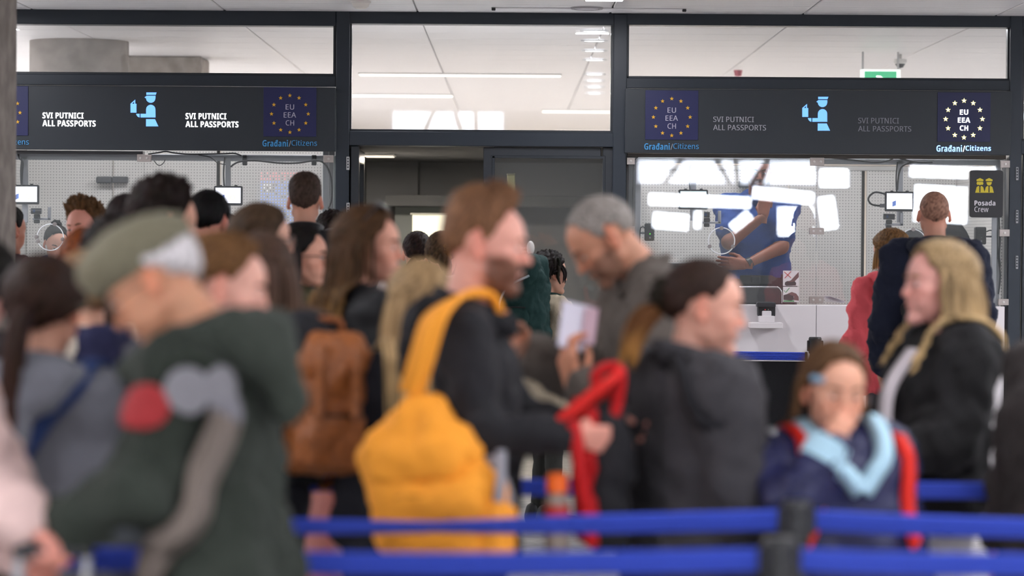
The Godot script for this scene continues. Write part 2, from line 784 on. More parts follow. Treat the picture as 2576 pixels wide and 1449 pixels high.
func shell() -> void:
	var floor_m := StandardMaterial3D.new()
	floor_m.albedo_color = Color("#c6c5c4")
	floor_m.albedo_texture = grain
	floor_m.uv1_triplanar = true
	floor_m.uv1_world_triplanar = true
	floor_m.uv1_scale = Vector3(0.9, 0.9, 0.9)
	floor_m.roughness = 0.28
	var fl := structure("floor")
	part("slab", Shape.new().box(Vector3(-14, -0.3, -22), Vector3(14, -0.02, 31)), paint("#8d8a86", 0.9), fl)
	for iz in 21:      # large stone tiles over the part of the floor that shows between the people
		for ix in 9:
			var p := Vector3(-5.4 + ix * 1.2, 0, -11.8 + iz * 1.2)
			part("floor_tile", Shape.new().box(p + Vector3(0.003, -0.02, 0.003), p + Vector3(1.197, 0.0, 1.197), 0.002), floor_m, fl)
	part("floor_screed", Shape.new().box(Vector3(-14, -0.02, -22), Vector3(-5.4, 0, 31)).box(Vector3(5.4, -0.02, -22), Vector3(14, 0, 31)).box(Vector3(-5.4, -0.02, 13.4), Vector3(5.4, 0, 31)).box(Vector3(-5.4, -0.02, -22), Vector3(5.4, 0, -11.8)), floor_m, fl)

	# ceiling of perforated metal panels
	var im := Image.create(64, 64, false, Image.FORMAT_RGB8)
	im.fill(Color(1, 1, 1))
	for yy in 64:
		var v := 1.0 if yy % 16 > 2 else 0.86
		for xx in 64:
			im.set_pixel(xx, yy, Color(v, v, v) if (xx + yy) % 4 else Color(v * 0.94, v * 0.94, v * 0.94))
	var metal := StandardMaterial3D.new()
	metal.albedo_color = Color("#e9e6e6")
	metal.albedo_texture = ImageTexture.create_from_image(im)
	metal.uv1_triplanar = true
	metal.uv1_world_triplanar = true
	metal.uv1_scale = Vector3(3.4, 3.4, 3.4)
	metal.roughness = 0.42
	metal.metallic_specular = 0.5
	var ce: Node3D = get_node("ceiling")
	part("ceiling_slab", Shape.new().box(Vector3(-14, CEIL + 0.02, -22), Vector3(14, CEIL + 0.4, 13.5)), paint("#dcdad8", 0.7), ce)
	for iz in 30:
		for ix in 9:
			var p2 := Vector3(-5.445 + ix * 1.21, CEIL, -14.4 + iz * 0.6)
			part("ceiling_panel", Shape.new().box(p2 + Vector3(0.005, 0, 0.003), p2 + Vector3(1.205, 0.03, 0.597), 0.004), metal, ce)
	part("outer_panel", Shape.new().box(Vector3(-14, CEIL, -22), Vector3(-5.445, CEIL + 0.03, 13.5)).box(Vector3(5.445, CEIL, -22), Vector3(14, CEIL + 0.03, 13.5)).box(Vector3(-5.445, CEIL, 3.6), Vector3(5.445, CEIL + 0.03, 13.5)).box(Vector3(-5.445, CEIL, -22), Vector3(5.445, CEIL + 0.03, -14.4)), metal, ce)
	solid("trim_1", Vector3(-14, CEIL, 13.5), Vector3(14, 6.2, 13.9), paint("#e6e5e3", 0.8))
	part("surface", Shape.new().box(Vector3(-14, 6.0, 13.9), Vector3(14, 6.4, 31)), paint("#ebebeb", 0.8), get_node("ceiling_high"))
	var plaster := paint("#cfccc7", 0.85)
	solid("wall_left", Vector3(-14.3, -0.3, -22), Vector3(-14, 6.4, 31), plaster)
	solid("wall_right", Vector3(14, -0.3, -22), Vector3(14.3, 6.4, 31), plaster)
	solid("wall_far", Vector3(-14.3, -0.3, -22.3), Vector3(14.3, 6.4, -22), paint("#d6cec3", 0.85))
	# the glazed end of the hall behind the lens: it is what the booth windows mirror
	var w := structure("wall_back")
	var cut := CSGBox3D.new()
	cut.name = "surface"
	cut.size = Vector3(28.6, 6.7, 0.3)
	cut.position = Vector3(0, 3.05, 30.15)
	cut.material = paint("#807e7c", 0.8)
	w.add_child(cut, true)
	var n := 0
	# openings shaped for the mirrored patches: middle, half width, half height, slope
	for q in [[3.15, 2.27, 0.86, 0.09, 0.03], [4.55, 2.37, 0.52, 0.1, 0.1], [2.66, 1.92, 0.3, 0.13, 0.08], [3.11, 1.95, 0.06, 0.14, 0.0], [3.84, 1.93, 0.2, 0.09, -0.7], [4.76, 1.93, 0.31, 0.24, 0.0], [5.3, 2.08, 0.15, 0.27, -0.15], [5.4, 2.67, 0.25, 0.15, 0.0], [7.4, 2.78, 0.74, 0.09, 0.02], [7.2, 2.24, 0.46, 0.3, 0.05], [3.6, 2.76, 1.5, 0.2, 0.0], [-1.1, 3.58, 0.92, 0.16, 0.0]]:
		n += 1
		var hole := CSGBox3D.new()
		hole.name = "opening_%03d" % n
		hole.operation = CSGShape3D.OPERATION_SUBTRACTION
		hole.size = Vector3(q[2] * 2, q[3] * 2, 1.0)
		hole.position = Vector3(q[0], q[1] - 3.05, 0)
		hole.rotation.z = -q[4]
		cut.add_child(hole, true)
		var t := Transform3D(Basis(Vector3.BACK, -q[4]), Vector3(q[0], q[1], 30.15))
		part("pane", Shape.new().box(Vector3(-q[2], -q[3], -0.006), Vector3(q[2], q[3], 0.006), 0.0, Color.WHITE, t), glass(0.03), w)
	var net := StandardMaterial3D.new()
	net.transparency = BaseMaterial3D.TRANSPARENCY_ALPHA
	net.albedo_color = Color(0.86, 0.86, 0.9, 0.42)
	net.roughness = 0.8
	part("dimming_screen", Shape.new().box(Vector3(2.05, 2.54, 29.95), Vector3(5.15, 2.98, 29.96)), net, w)  # added screen, dims the patches mirrored in the glass
	part("dimming_screen", Shape.new().box(Vector3(-2.05, 3.4, 29.95), Vector3(-0.15, 3.76, 29.96)), net, w)
	for q in [[2.5, 2.5, 2.9, 3.1], [3.3, 3.1, 3.65, 2.5], [3.75, 2.5, 3.7, 3.1], [3.95, 2.5, 4.35, 3.1], [4.3, 3.1, 4.1, 2.5], [-1.5, 3.35, -1.3, 3.8], [-1.0, 3.8, -0.85, 3.35], [-0.62, 3.35, -0.62, 3.8]]:
		part("truss_bar", Shape.new().tube(PackedVector3Array([Vector3(q[0], q[1], 29.7), Vector3(q[2], q[3], 29.7)]), 0.05, 10), paint("#a5a5a8", 0.5), w)

	# pillars
	var raw := StandardMaterial3D.new()
	raw.albedo_color = Color("#b3a9a1")
	raw.albedo_texture = grain
	raw.uv1_triplanar = true
	raw.uv1_world_triplanar = true
	raw.uv1_scale = Vector3(0.5, 0.5, 0.5)
	raw.roughness = 0.85
	M["concrete"] = raw
	var e := at(43.5, 310, 13.7)
	e.z += 0.7
	var pil := structure("pillar", "raw concrete pillar standing at the left edge before the booths", "pillar")
	part("shaft", Shape.new().box(Vector3(e.x - 0.7, 0, e.z - 0.7), Vector3(e.x, CEIL, e.z), 0.015), raw, pil)
	var c1 := at(182, 130, 20.6)
	var rp := structure("pillar", "thick round concrete pillar seen through the left transom window", "pillar")
	part("shaft", Shape.new().lathe(PackedVector2Array([Vector2(0.36, 0), Vector2(0.36, CEIL)]), 40, Color.WHITE, Transform3D(Basis.IDENTITY, Vector3(c1.x, 0, c1.z - 0.36))), raw, rp)
	var c2 := at(410, 165, 22.6)
	var sp := structure("pillar", "square concrete pillar behind the round one in the left transom window", "pillar")
	part("shaft", Shape.new().box(Vector3(c2.x - 0.34, 0, c2.z - 0.6), Vector3(c2.x + 0.305, CEIL, c2.z), 0.01), raw, sp)

	# what hangs from the ceiling in front
	var sd := at(908, 2, 17.2)
	var dome := thing("ceiling_dome", "round white dome under the ceiling at the top left of the middle window", "dome", Vector3(sd.x, CEIL, sd.z))
	part("base", Shape.new().lathe(PackedVector2Array([Vector2(0.0, -0.012), Vector2(0.062, -0.012), Vector2(0.062, 0.0)]), 24, Color.WHITE, Transform3D(Basis.IDENTITY, Vector3(sd.x, CEIL, sd.z))), paint("#efeae4", 0.4), dome)
	part("cover", Shape.new().lathe(PackedVector2Array([Vector2(0.0, -0.05), Vector2(0.03, -0.046), Vector2(0.048, -0.032), Vector2(0.055, -0.012)]), 24, Color.WHITE, Transform3D(Basis.IDENTITY, Vector3(sd.x, CEIL, sd.z))), paint("#f2ece4", 0.35), dome)
	var rg := at(1476, 15, 17.55)
	var ring := thing("ceiling_speaker", "flat round ring set in the ceiling above the middle window", "speaker", Vector3(rg.x, CEIL, rg.z))
	part("rim", Shape.new().lathe(PackedVector2Array([Vector2(0.075, -0.001), Vector2(0.08, -0.012), Vector2(0.096, -0.012), Vector2(0.1, 0.0)]), 32, Color.WHITE, Transform3D(Basis.IDENTITY, Vector3(rg.x, CEIL, rg.z))), paint("#a3a0a2", 0.4), ring)
	part("grille", Shape.new().lathe(PackedVector2Array([Vector2(0.0, -0.003), Vector2(0.076, -0.003)]), 32, Color.WHITE, Transform3D(Basis.IDENTITY, Vector3(rg.x, CEIL, rg.z))), paint("#cfcacd", 0.5), ring)
	var sl := at(1480, 22, 17.7)
	var slot := thing("ceiling_hatch", "long white ceiling hatch with dark end latches above the middle window", "hatch", Vector3(sl.x, CEIL, sl.z))
	part("leaf", Shape.new().box(Vector3(sl.x - 0.6, CEIL - 0.008, sl.z - 0.1), Vector3(sl.x + 0.6, CEIL, sl.z + 0.12), 0.003), paint("#f0eef0", 0.4), slot)
	for sx in [-0.585, 0.585]:
		part("latch", Shape.new().box(Vector3(sl.x + sx - 0.012, CEIL - 0.02, sl.z + 0.1), Vector3(sl.x + sx + 0.012, CEIL - 0.004, sl.z + 0.13), 0.003), paint("#1d1d1f", 0.5), slot)

	# small things of the hall beyond, seen through the transom windows
	var es := at(2214, 187, 21.5)
	var ex := thing("exit_sign", "green and white lit exit sign in the right transom window", "exit sign", Vector3(es.x, es.y - 0.06, es.z))
	part("box", Shape.new().box(Vector3(es.x - 0.15, es.y - 0.09, es.z - 0.03), Vector3(es.x + 0.15, es.y + 0.035, es.z), 0.004), glowing("#eef8f2", 1.1), ex)
	part("green_panel", Shape.new().box(Vector3(es.x - 0.12, es.y - 0.075, es.z), Vector3(es.x + 0.12, es.y + 0.02, es.z + 0.004), 0.001), glowing("#3cb880", 0.8), ex)
	var run := PackedVector2Array([Vector2(-0.03, -0.07), Vector2(-0.018, -0.035), Vector2(-0.035, -0.02), Vector2(-0.03, -0.01), Vector2(0.0, -0.012), Vector2(0.02, -0.03), Vector2(0.026, -0.024), Vector2(0.005, -0.045), Vector2(0.02, -0.07), Vector2(0.01, -0.07), Vector2(-0.005, -0.05), Vector2(-0.02, -0.072)])
	part("running_figure", Shape.new().slab(run, 0.004, 0.007, Color.WHITE, Transform3D(Basis.IDENTITY, es)), glowing("#ffffff", 1.0), ex)
	part("hanger", Shape.new().box(Vector3(es.x - 0.14, es.y + 0.035, es.z - 0.02), Vector3(es.x - 0.125, CEIL, es.z - 0.012)).box(Vector3(es.x + 0.125, es.y + 0.035, es.z - 0.02), Vector3(es.x + 0.14, CEIL, es.z - 0.012)), paint("#d5d5d5", 0.4), ex)
	var cm := at(2263, 158, 21.8)
	var dc := thing("security_camera", "dark dome camera beside the exit sign in the right transom window", "camera", Vector3(cm.x, CEIL, cm.z))
	part("stem", Shape.new().tube(PackedVector3Array([Vector3(cm.x, CEIL, cm.z), Vector3(cm.x, cm.y, cm.z)]), 0.012, 10), paint("#c9c5c0", 0.4), dc)
	part("cap", Shape.new().lathe(PackedVector2Array([Vector2(0.045, -0.01), Vector2(0.05, 0.0), Vector2(0.05, 0.025), Vector2(0.0, 0.03)]), 20, Color.WHITE, Transform3D(Basis.IDENTITY, cm)), paint("#e2dfdb", 0.4), dc)
	part("dome", Shape.new().lathe(PackedVector2Array([Vector2(0.0, -0.045), Vector2(0.024, -0.038), Vector2(0.04, -0.01)]), 20, Color.WHITE, Transform3D(Basis.IDENTITY, cm)), paint("#27272b", 0.15), dc)
	var rd := at(1856, 180, 24.0)
	var bell := thing("alarm_sounder", "small red alarm sounder hanging in the right transom window", "alarm", Vector3(rd.x, rd.y, rd.z))
	part("base", Shape.new().lathe(PackedVector2Array([Vector2(0.045, 0.02), Vector2(0.045, 0.045), Vector2(0.0, 0.045)]), 20, Color.WHITE, Transform3D(Basis.IDENTITY, rd)), paint("#a8384c", 0.5), bell)
	part("horn", Shape.new().lathe(PackedVector2Array([Vector2(0.0, -0.045), Vector2(0.028, -0.04), Vector2(0.04, 0.02)]), 20, Color.WHITE, Transform3D(Basis.IDENTITY, rd)), paint("#b5485a", 0.5), bell)
	part("stem", Shape.new().tube(PackedVector3Array([rd + Vector3(0, 0.045, 0), Vector3(rd.x, CEIL, rd.z)]), 0.01, 8), paint("#c8c4c0", 0.5), bell)


func glass(tint := 0.04) -> StandardMaterial3D:
	var key := "glass %s" % tint
	if not M.has(key):
		var m := StandardMaterial3D.new()
		m.transparency = BaseMaterial3D.TRANSPARENCY_ALPHA
		m.albedo_color = Color(0.93, 0.97, 0.97, tint)
		m.roughness = 0.0
		m.metallic_specular = 0.5
		M[key] = m
	return M[key]


# a box between two corners of the photograph, its front face at distance d from the lens
func block(s: Shape, x0: float, y0: float, x1: float, y1: float, d: float, depth: float, ch := 0.003, tint := Color.WHITE) -> Shape:
	var mx := (x0 + x1) / 2
	var my := (y0 + y1) / 2
	var z := STAND - d
	return s.box(Vector3(at(x0, my, d).x, at(mx, y1, d).y, z - depth), Vector3(at(x1, my, d).x, at(mx, y0, d).y, z), ch, tint)


# the dark aluminium wall with its transom windows, doors and counters' openings
func booth_wall() -> void:
	var al := paint("#252c35", 0.38, 0.0, 0.45)
	M["alu"] = al
	var bead := paint("#1e242b", 0.4)
	var w := structure("wall_front")
	var bars := [
		[-420, 24, 846, 62, 0.0, 0.14], [846, 30, 1573, 62, 0.0, 0.14], [1573, 36, 3000, 68, 0.0, 0.14],
		[841, 30, 875, 1700, 0.012, 0.16], [1538, 36, 1572, 1700, 0.012, 0.16], [2535, 40, 2566, 1700, 0.012, 0.16], [-420, 24, -90, 1700, 0.0, 0.16], [2700, 40, 3000, 1700, 0.0, 0.16],
		[-90, 188, 846, 216, 0.0, 0.14], [1575, 199, 2540, 226, 0.0, 0.14],
		[878, 332, 1543, 368, 0.004, 0.16], [2568, 355, 2700, 388, 0.004, 0.16]]
	for b in bars:
		part("frame_bar", block(Shape.new(), b[0], b[1], b[2], b[3], STAND - b[4], b[5], 0.004), al, w)
	var n := 0
	for q in [[-90, 52, 846, 190, 836], [878, 56, 1543, 334, 1540], [1575, 60, 2540, 202, 2533], [2568, 60, 2700, 357, 2690]]:
		n += 1
		var o := structure("window_%d" % n)
		var t := 7.0
		# glazing beads, then the pane behind them
		for e in [[q[0], q[1], q[2], q[1] + t], [q[0], q[3] - t, q[2], q[3]], [q[0], q[1], q[0] + t, q[3]], [q[2] - t, q[1], q[2], q[3]]]:
			part("glazing_bead", block(Shape.new(), e[0], e[1], e[2], e[3], STAND + 0.03, 0.06, 0.002), bead, o)
		part("pane", block(Shape.new(), q[0] + 2, q[1] + 2, q[2] - 2, q[3] - 2, STAND + 0.06, 0.012, 0.0), glass(), o)

	# the double door: left leaf swung open inwards, right leaf shut
	var h := at(878, 368, STAND)
	var d1 := structure("door_1")
	var leaf := Transform3D(Basis(Vector3.UP, deg_to_rad(90)), Vector3(h.x + 0.02, 0, -0.10))
	var top := h.y - 0.01
	for q2 in [[0.0, 0.02, 0.085, top], [0.78, 0.02, 0.865, top], [0.085, 0.02, 0.78, 0.13], [0.085, top - 0.085, 0.78, top]]:
		part("leaf_bar", Shape.new().box(Vector3(q2[0], q2[1], -0.03), Vector3(q2[2], q2[3], 0.03), 0.004, Color.WHITE, leaf), al, d1)
	part("pane", Shape.new().box(Vector3(0.085, 0.13, -0.006), Vector3(0.78, top - 0.085, 0.006), 0.0, Color.WHITE, leaf), glass(), d1)
	part("edge_strip", Shape.new().box(Vector3(0.866, 0.03, -0.012), Vector3(0.872, top - 0.01, 0.012), 0.001, Color.WHITE, leaf), paint("#b9a99c", 0.4), d1)
	for py in [411.0, 527.0, 640.0]:
		var hp := at(876, py, STAND - 0.014)
		var hi := part("hinge", Shape.new().box(hp - Vector3(0.011, 0.042, 0.004), hp + Vector3(0.009, 0.042, 0.006), 0.002), paint("#b9b9ba", 0.35, 0.6), d1)
		for k in 4:
			part("hinge_pin", Shape.new().box(hp + Vector3(-0.005, -0.03 + k * 0.018, 0.005), hp + Vector3(0.004, -0.02 + k * 0.018, 0.009), 0.001), paint("#3c3f44", 0.4), hi)
	part("jamb", block(Shape.new(), 878, 368, 899, 1700, STAND - 0.0, 0.1, 0.004), paint("#1f242a", 0.4), d1)
	var d2 := structure("door_2")
	for e2 in [[1212, 371, 1241, 1640], [1512, 371, 1543, 1640], [1241, 371, 1512, 399], [1241, 1560, 1512, 1640]]:
		part("leaf_bar", block(Shape.new(), e2[0], e2[1], e2[2], e2[3], STAND + 0.03, 0.06, 0.004), paint("#25292f", 0.38), d2)
	for e3 in [[1234, 392, 1241, 1560], [1512, 392, 1519, 1560], [1234, 392, 1519, 399]]:
		part("glazing_bead", block(Shape.new(), e3[0], e3[1], e3[2], e3[3], STAND + 0.025, 0.02, 0.002), bead, d2)
	part("pane", block(Shape.new(), 1240, 398, 1513, 1562, STAND + 0.055, 0.012, 0.0), glass(0.02), d2)
	part("handle", Shape.new().tube(smoothed([at(1226, 800, STAND + 0.02), at(1226, 800, STAND - 0.04), at(1226, 790, STAND - 0.045), at(1226, 700, STAND - 0.045), at(1226, 690, STAND + 0.02)], 4), 0.01, 8), paint("#a9a9aa", 0.3, 0.9), d2)

	# the next door to the right, cut by the frame, and the blank ends of the wall
	var d3 := structure("door_3")
	for e4 in [[2568, 388, 2592, 1640], [2676, 388, 2700, 1640], [2592, 388, 2676, 412], [2592, 1560, 2676, 1640]]:
		part("leaf_bar", block(Shape.new(), e4[0], e4[1], e4[2], e4[3], STAND + 0.03, 0.06, 0.004), paint("#1c2127", 0.38), d3)
	part("pane", block(Shape.new(), 2590, 410, 2678, 1562, STAND + 0.055, 0.012, 0.0), glass(0.02), d3)
	for py in [437.0, 545.0, 660.0]:
		var hq := at(2558, py, STAND - 0.014)
		var hj := part("hinge", Shape.new().box(hq - Vector3(0.008, 0.042, 0.004), hq + Vector3(0.008, 0.042, 0.006), 0.002), paint("#8f9092", 0.35, 0.6), d3)
		for k in 4:
			part("hinge_pin", Shape.new().box(hq + Vector3(-0.005, -0.03 + k * 0.018, 0.005), hq + Vector3(0.004, -0.02 + k * 0.018, 0.009), 0.001), paint("#2c3036", 0.4), hj)
	part("end_panel", Shape.new().box(Vector3(-14, 0, -0.14), Vector3(at(-420, 700, STAND).x, CEIL, 0.0)).box(Vector3(at(3000, 700, STAND).x, 0, -0.14), Vector3(14, CEIL, 0.0)), al, w)

	# the dark room behind the door
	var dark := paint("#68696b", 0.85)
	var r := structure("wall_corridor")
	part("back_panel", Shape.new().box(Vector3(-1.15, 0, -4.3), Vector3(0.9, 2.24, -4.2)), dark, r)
	part("bounce_roof", Shape.new().box(Vector3(-1.22, 2.24, -4.3), Vector3(0.8, 2.27, -0.18)), paint("#e4e4e2", 0.8), r)  # added white slab, bounces lamp light onto the ceiling
	part("added_soffit", Shape.new().box(Vector3(-1.22, 2.222, -4.3), Vector3(0.8, 2.24, -0.18)), paint("#454648", 0.85), r)  # dark underside keeps the added slab from showing bright
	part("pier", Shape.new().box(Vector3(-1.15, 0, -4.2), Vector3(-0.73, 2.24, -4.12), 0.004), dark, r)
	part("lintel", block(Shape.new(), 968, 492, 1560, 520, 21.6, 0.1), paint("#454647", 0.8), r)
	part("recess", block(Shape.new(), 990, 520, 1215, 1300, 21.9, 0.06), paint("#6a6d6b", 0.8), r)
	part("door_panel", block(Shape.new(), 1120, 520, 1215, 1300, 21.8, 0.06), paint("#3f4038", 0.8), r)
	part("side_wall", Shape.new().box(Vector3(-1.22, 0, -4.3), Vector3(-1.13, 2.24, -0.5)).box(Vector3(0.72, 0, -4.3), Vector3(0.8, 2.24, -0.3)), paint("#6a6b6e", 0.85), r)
	var nt := at(1090, 585, 21.7)
	var note := thing("notice_board", "cream lit glass panel on the dark wall behind the open door", "panel", Vector3(nt.x, nt.y, nt.z))
	part("sheet", block(Shape.new(), 1037, 541, 1140, 640, 21.72, 0.02), glowing("#e6e4d0", 0.75), note)
	part("frame", block(block(Shape.new(), 1032, 536, 1145, 541, 21.7, 0.03), 1132, 541, 1145, 640, 21.7, 0.03), paint("#b9b8ac", 0.5), note)
	var lt := at(955, 370, 20.2)
	fitting("pale ceiling light just inside the open door", Vector3(lt.x, 2.221, lt.z), 0.2, 0.3, 9.0, 0.9, Color(1.0, 0.95, 0.88), "")
	var yl := at(1285, 472, 21.4)
	var ys := thing("wall_strip", "narrow greenish strip on the dark wall seen through the shut glass door", "strip", Vector3(yl.x, yl.y, yl.z))
	part("strip", block(Shape.new(), 1276, 440, 1296, 505, 20.6, 0.02), paint("#77785a", 0.7), ys)
	part("end_cap", block(Shape.new(), 1275, 436, 1297, 441, 20.59, 0.03), paint("#5c5d4c", 0.7), ys)


# ---------------------------------------------------------------- lettering and signs
func words(called: String, text: String, x0: float, y0: float, x1: float, y1: float, d: float, bold: bool, m: Material, parent: Node3D, wide := false) -> void:
	var f := SystemFont.new()
	f.font_names = PackedStringArray(["Droid Sans"])
	f.font_weight = 700 if bold else 400
	var t := TextMesh.new()
	t.text = text
	t.font = f
	t.font_size = 64
	t.pixel_size = 0.001
	t.depth = 0.012
	t.curve_step = 1.5
	t.horizontal_alignment = HORIZONTAL_ALIGNMENT_LEFT
	var box := t.get_aabb()
	var my := (y0 + y1) / 2
	var mx := (x0 + x1) / 2
	var lo := Vector3(at(x0, my, d).x, at(mx, y1, d).y, STAND - d)
	var hi := Vector3(at(x1, my, d).x, at(mx, y0, d).y, STAND - d)
	var sx := (hi.x - lo.x) / maxf(box.size.x, 0.001)
	var sy := (hi.y - lo.y) / maxf(box.size.y, 0.001)
	var o := MeshInstance3D.new()
	o.mesh = t
	o.material_override = m
	var n := 0
	for ch in parent.get_children():
		if String(ch.name).begins_with(called):
			n += 1
	o.name = called if n == 0 else "%s_%03d" % [called, n]
	parent.add_child(o, true)
	o.scale = Vector3(sx, sy, 0.25)
	o.position = lo - Vector3(box.position.x * sx, box.position.y * sy, 0) - placed(parent).origin


func star(r: float) -> PackedVector2Array:
	var p := PackedVector2Array()
	for k in 10:
		var a := PI / 2 + TAU * k / 10.0
		p.append(Vector2(cos(a), sin(a)) * (r if k % 2 == 0 else r * 0.42))
	return p


# the blue square with its ring of stars, letters and caption; cx, cy its centre in the photograph
func union_flag(o: Node3D, cx: float, cy: float, lit: bool, d: float) -> void:
	var fl := part("flag_panel", block(Shape.new(), cx - 66.5, cy - 67, cx + 66.5, cy + 57, d, 0.006, 0.001), paint("#11164a" if not lit else "#151a45", 0.45), o)
	var gold := paint("#d7a11f", 0.5) if not lit else glowing("#ffee9a", 2.2)
	var pale := paint("#b9b4c4", 0.5) if not lit else glowing("#ffffff", 2.6)
	for k in 12:
		var a := TAU * k / 12.0
		var p := at(cx + 46.2 * sin(a), cy - 46.2 * cos(a), d)
		part("star", Shape.new().slab(star(0.0135 if not lit else 0.0165), 0.0, 0.003, Color.WHITE, Transform3D(Basis.IDENTITY, p)), gold, fl)
	words("lettering", "EU", cx - 10.5, cy - 24, cx + 10.5, cy - 11, d - 0.001, lit, pale, fl)
	words("lettering", "EEA", cx - 15.5, cy - 4, cx + 15.5, cy + 9, d - 0.001, lit, pale, fl)
	words("lettering", "CH", cx - 10.5, cy + 16, cx + 10.5, cy + 29, d - 0.001, lit, pale, fl)
	var blue := paint("#3f8fc9", 0.5) if not lit else glowing("#9cc4ff", 1.5)
	words("caption", "Građani", cx - 69, cy + 65, cx - 5, cy + 82, d - 0.001, true, blue, o)
	words("caption", "/", cx - 3, cy + 67, cx + 3, cy + 82, d - 0.001, lit, paint("#a3a7ad", 0.5) if not lit else glowing("#ffffff", 2.0), o)
	words("caption", "Citizens", cx + 4, cy + 66, cx + 68, cy + 80, d - 0.001, lit, blue, o)


func pictogram(o: Node3D, ox: float, oy: float, d: float) -> void:
	var m := glowing("#72b2fa", 0.92)
	var k := 1.0 / 5.367
	var arch := [[1978, 622], [1978, 515]]
	for s in 9:
		var a := PI - PI * s / 8.0
		arch.append([2041 + 63 * cos(a), 513 - 63 * sin(a)])
	arch.append_array([[2105, 622]])
	var face_p := [[1957, 352], [1985, 330], [2105, 330], [2105, 366]]
	for s in 8:
		var a2 := PI * s / 7.0
		face_p.append([2041 + 63 * cos(a2), 366 + 59 * sin(a2)])
	face_p.append([1978, 366])
	var hand_p := [[1890, 572], [1890, 622], [1868, 614], [1852, 596], [1843, 572]]
	var pieces := {"cap": [[1982, 285], [2120, 285], [2108, 318], [1982, 318]], "head": face_p, "torso": arch, "sleeve": [[1903, 572], [1980, 572], [1980, 622], [1903, 622]], "hand": hand_p,
		"skirt": [[1977, 645], [2098, 645], [2143, 742], [1976, 742]], "booklet": [[1768, 437], [1848, 437], [1848, 557], [1768, 557]], "booklet_flap": [[1768, 436], [1832, 381], [1832, 436], [1818, 436], [1818, 410], [1790, 436]]}
	for name_ in pieces:
		var poly := PackedVector2Array()
		for q in pieces[name_]:
			var p := at(ox + q[0] * k, oy + q[1] * k, d)
			poly.append(Vector2(p.x, p.y))
		part("pictogram_" + name_, Shape.new().slab(poly, STAND - d, STAND - d + 0.004), m, o)


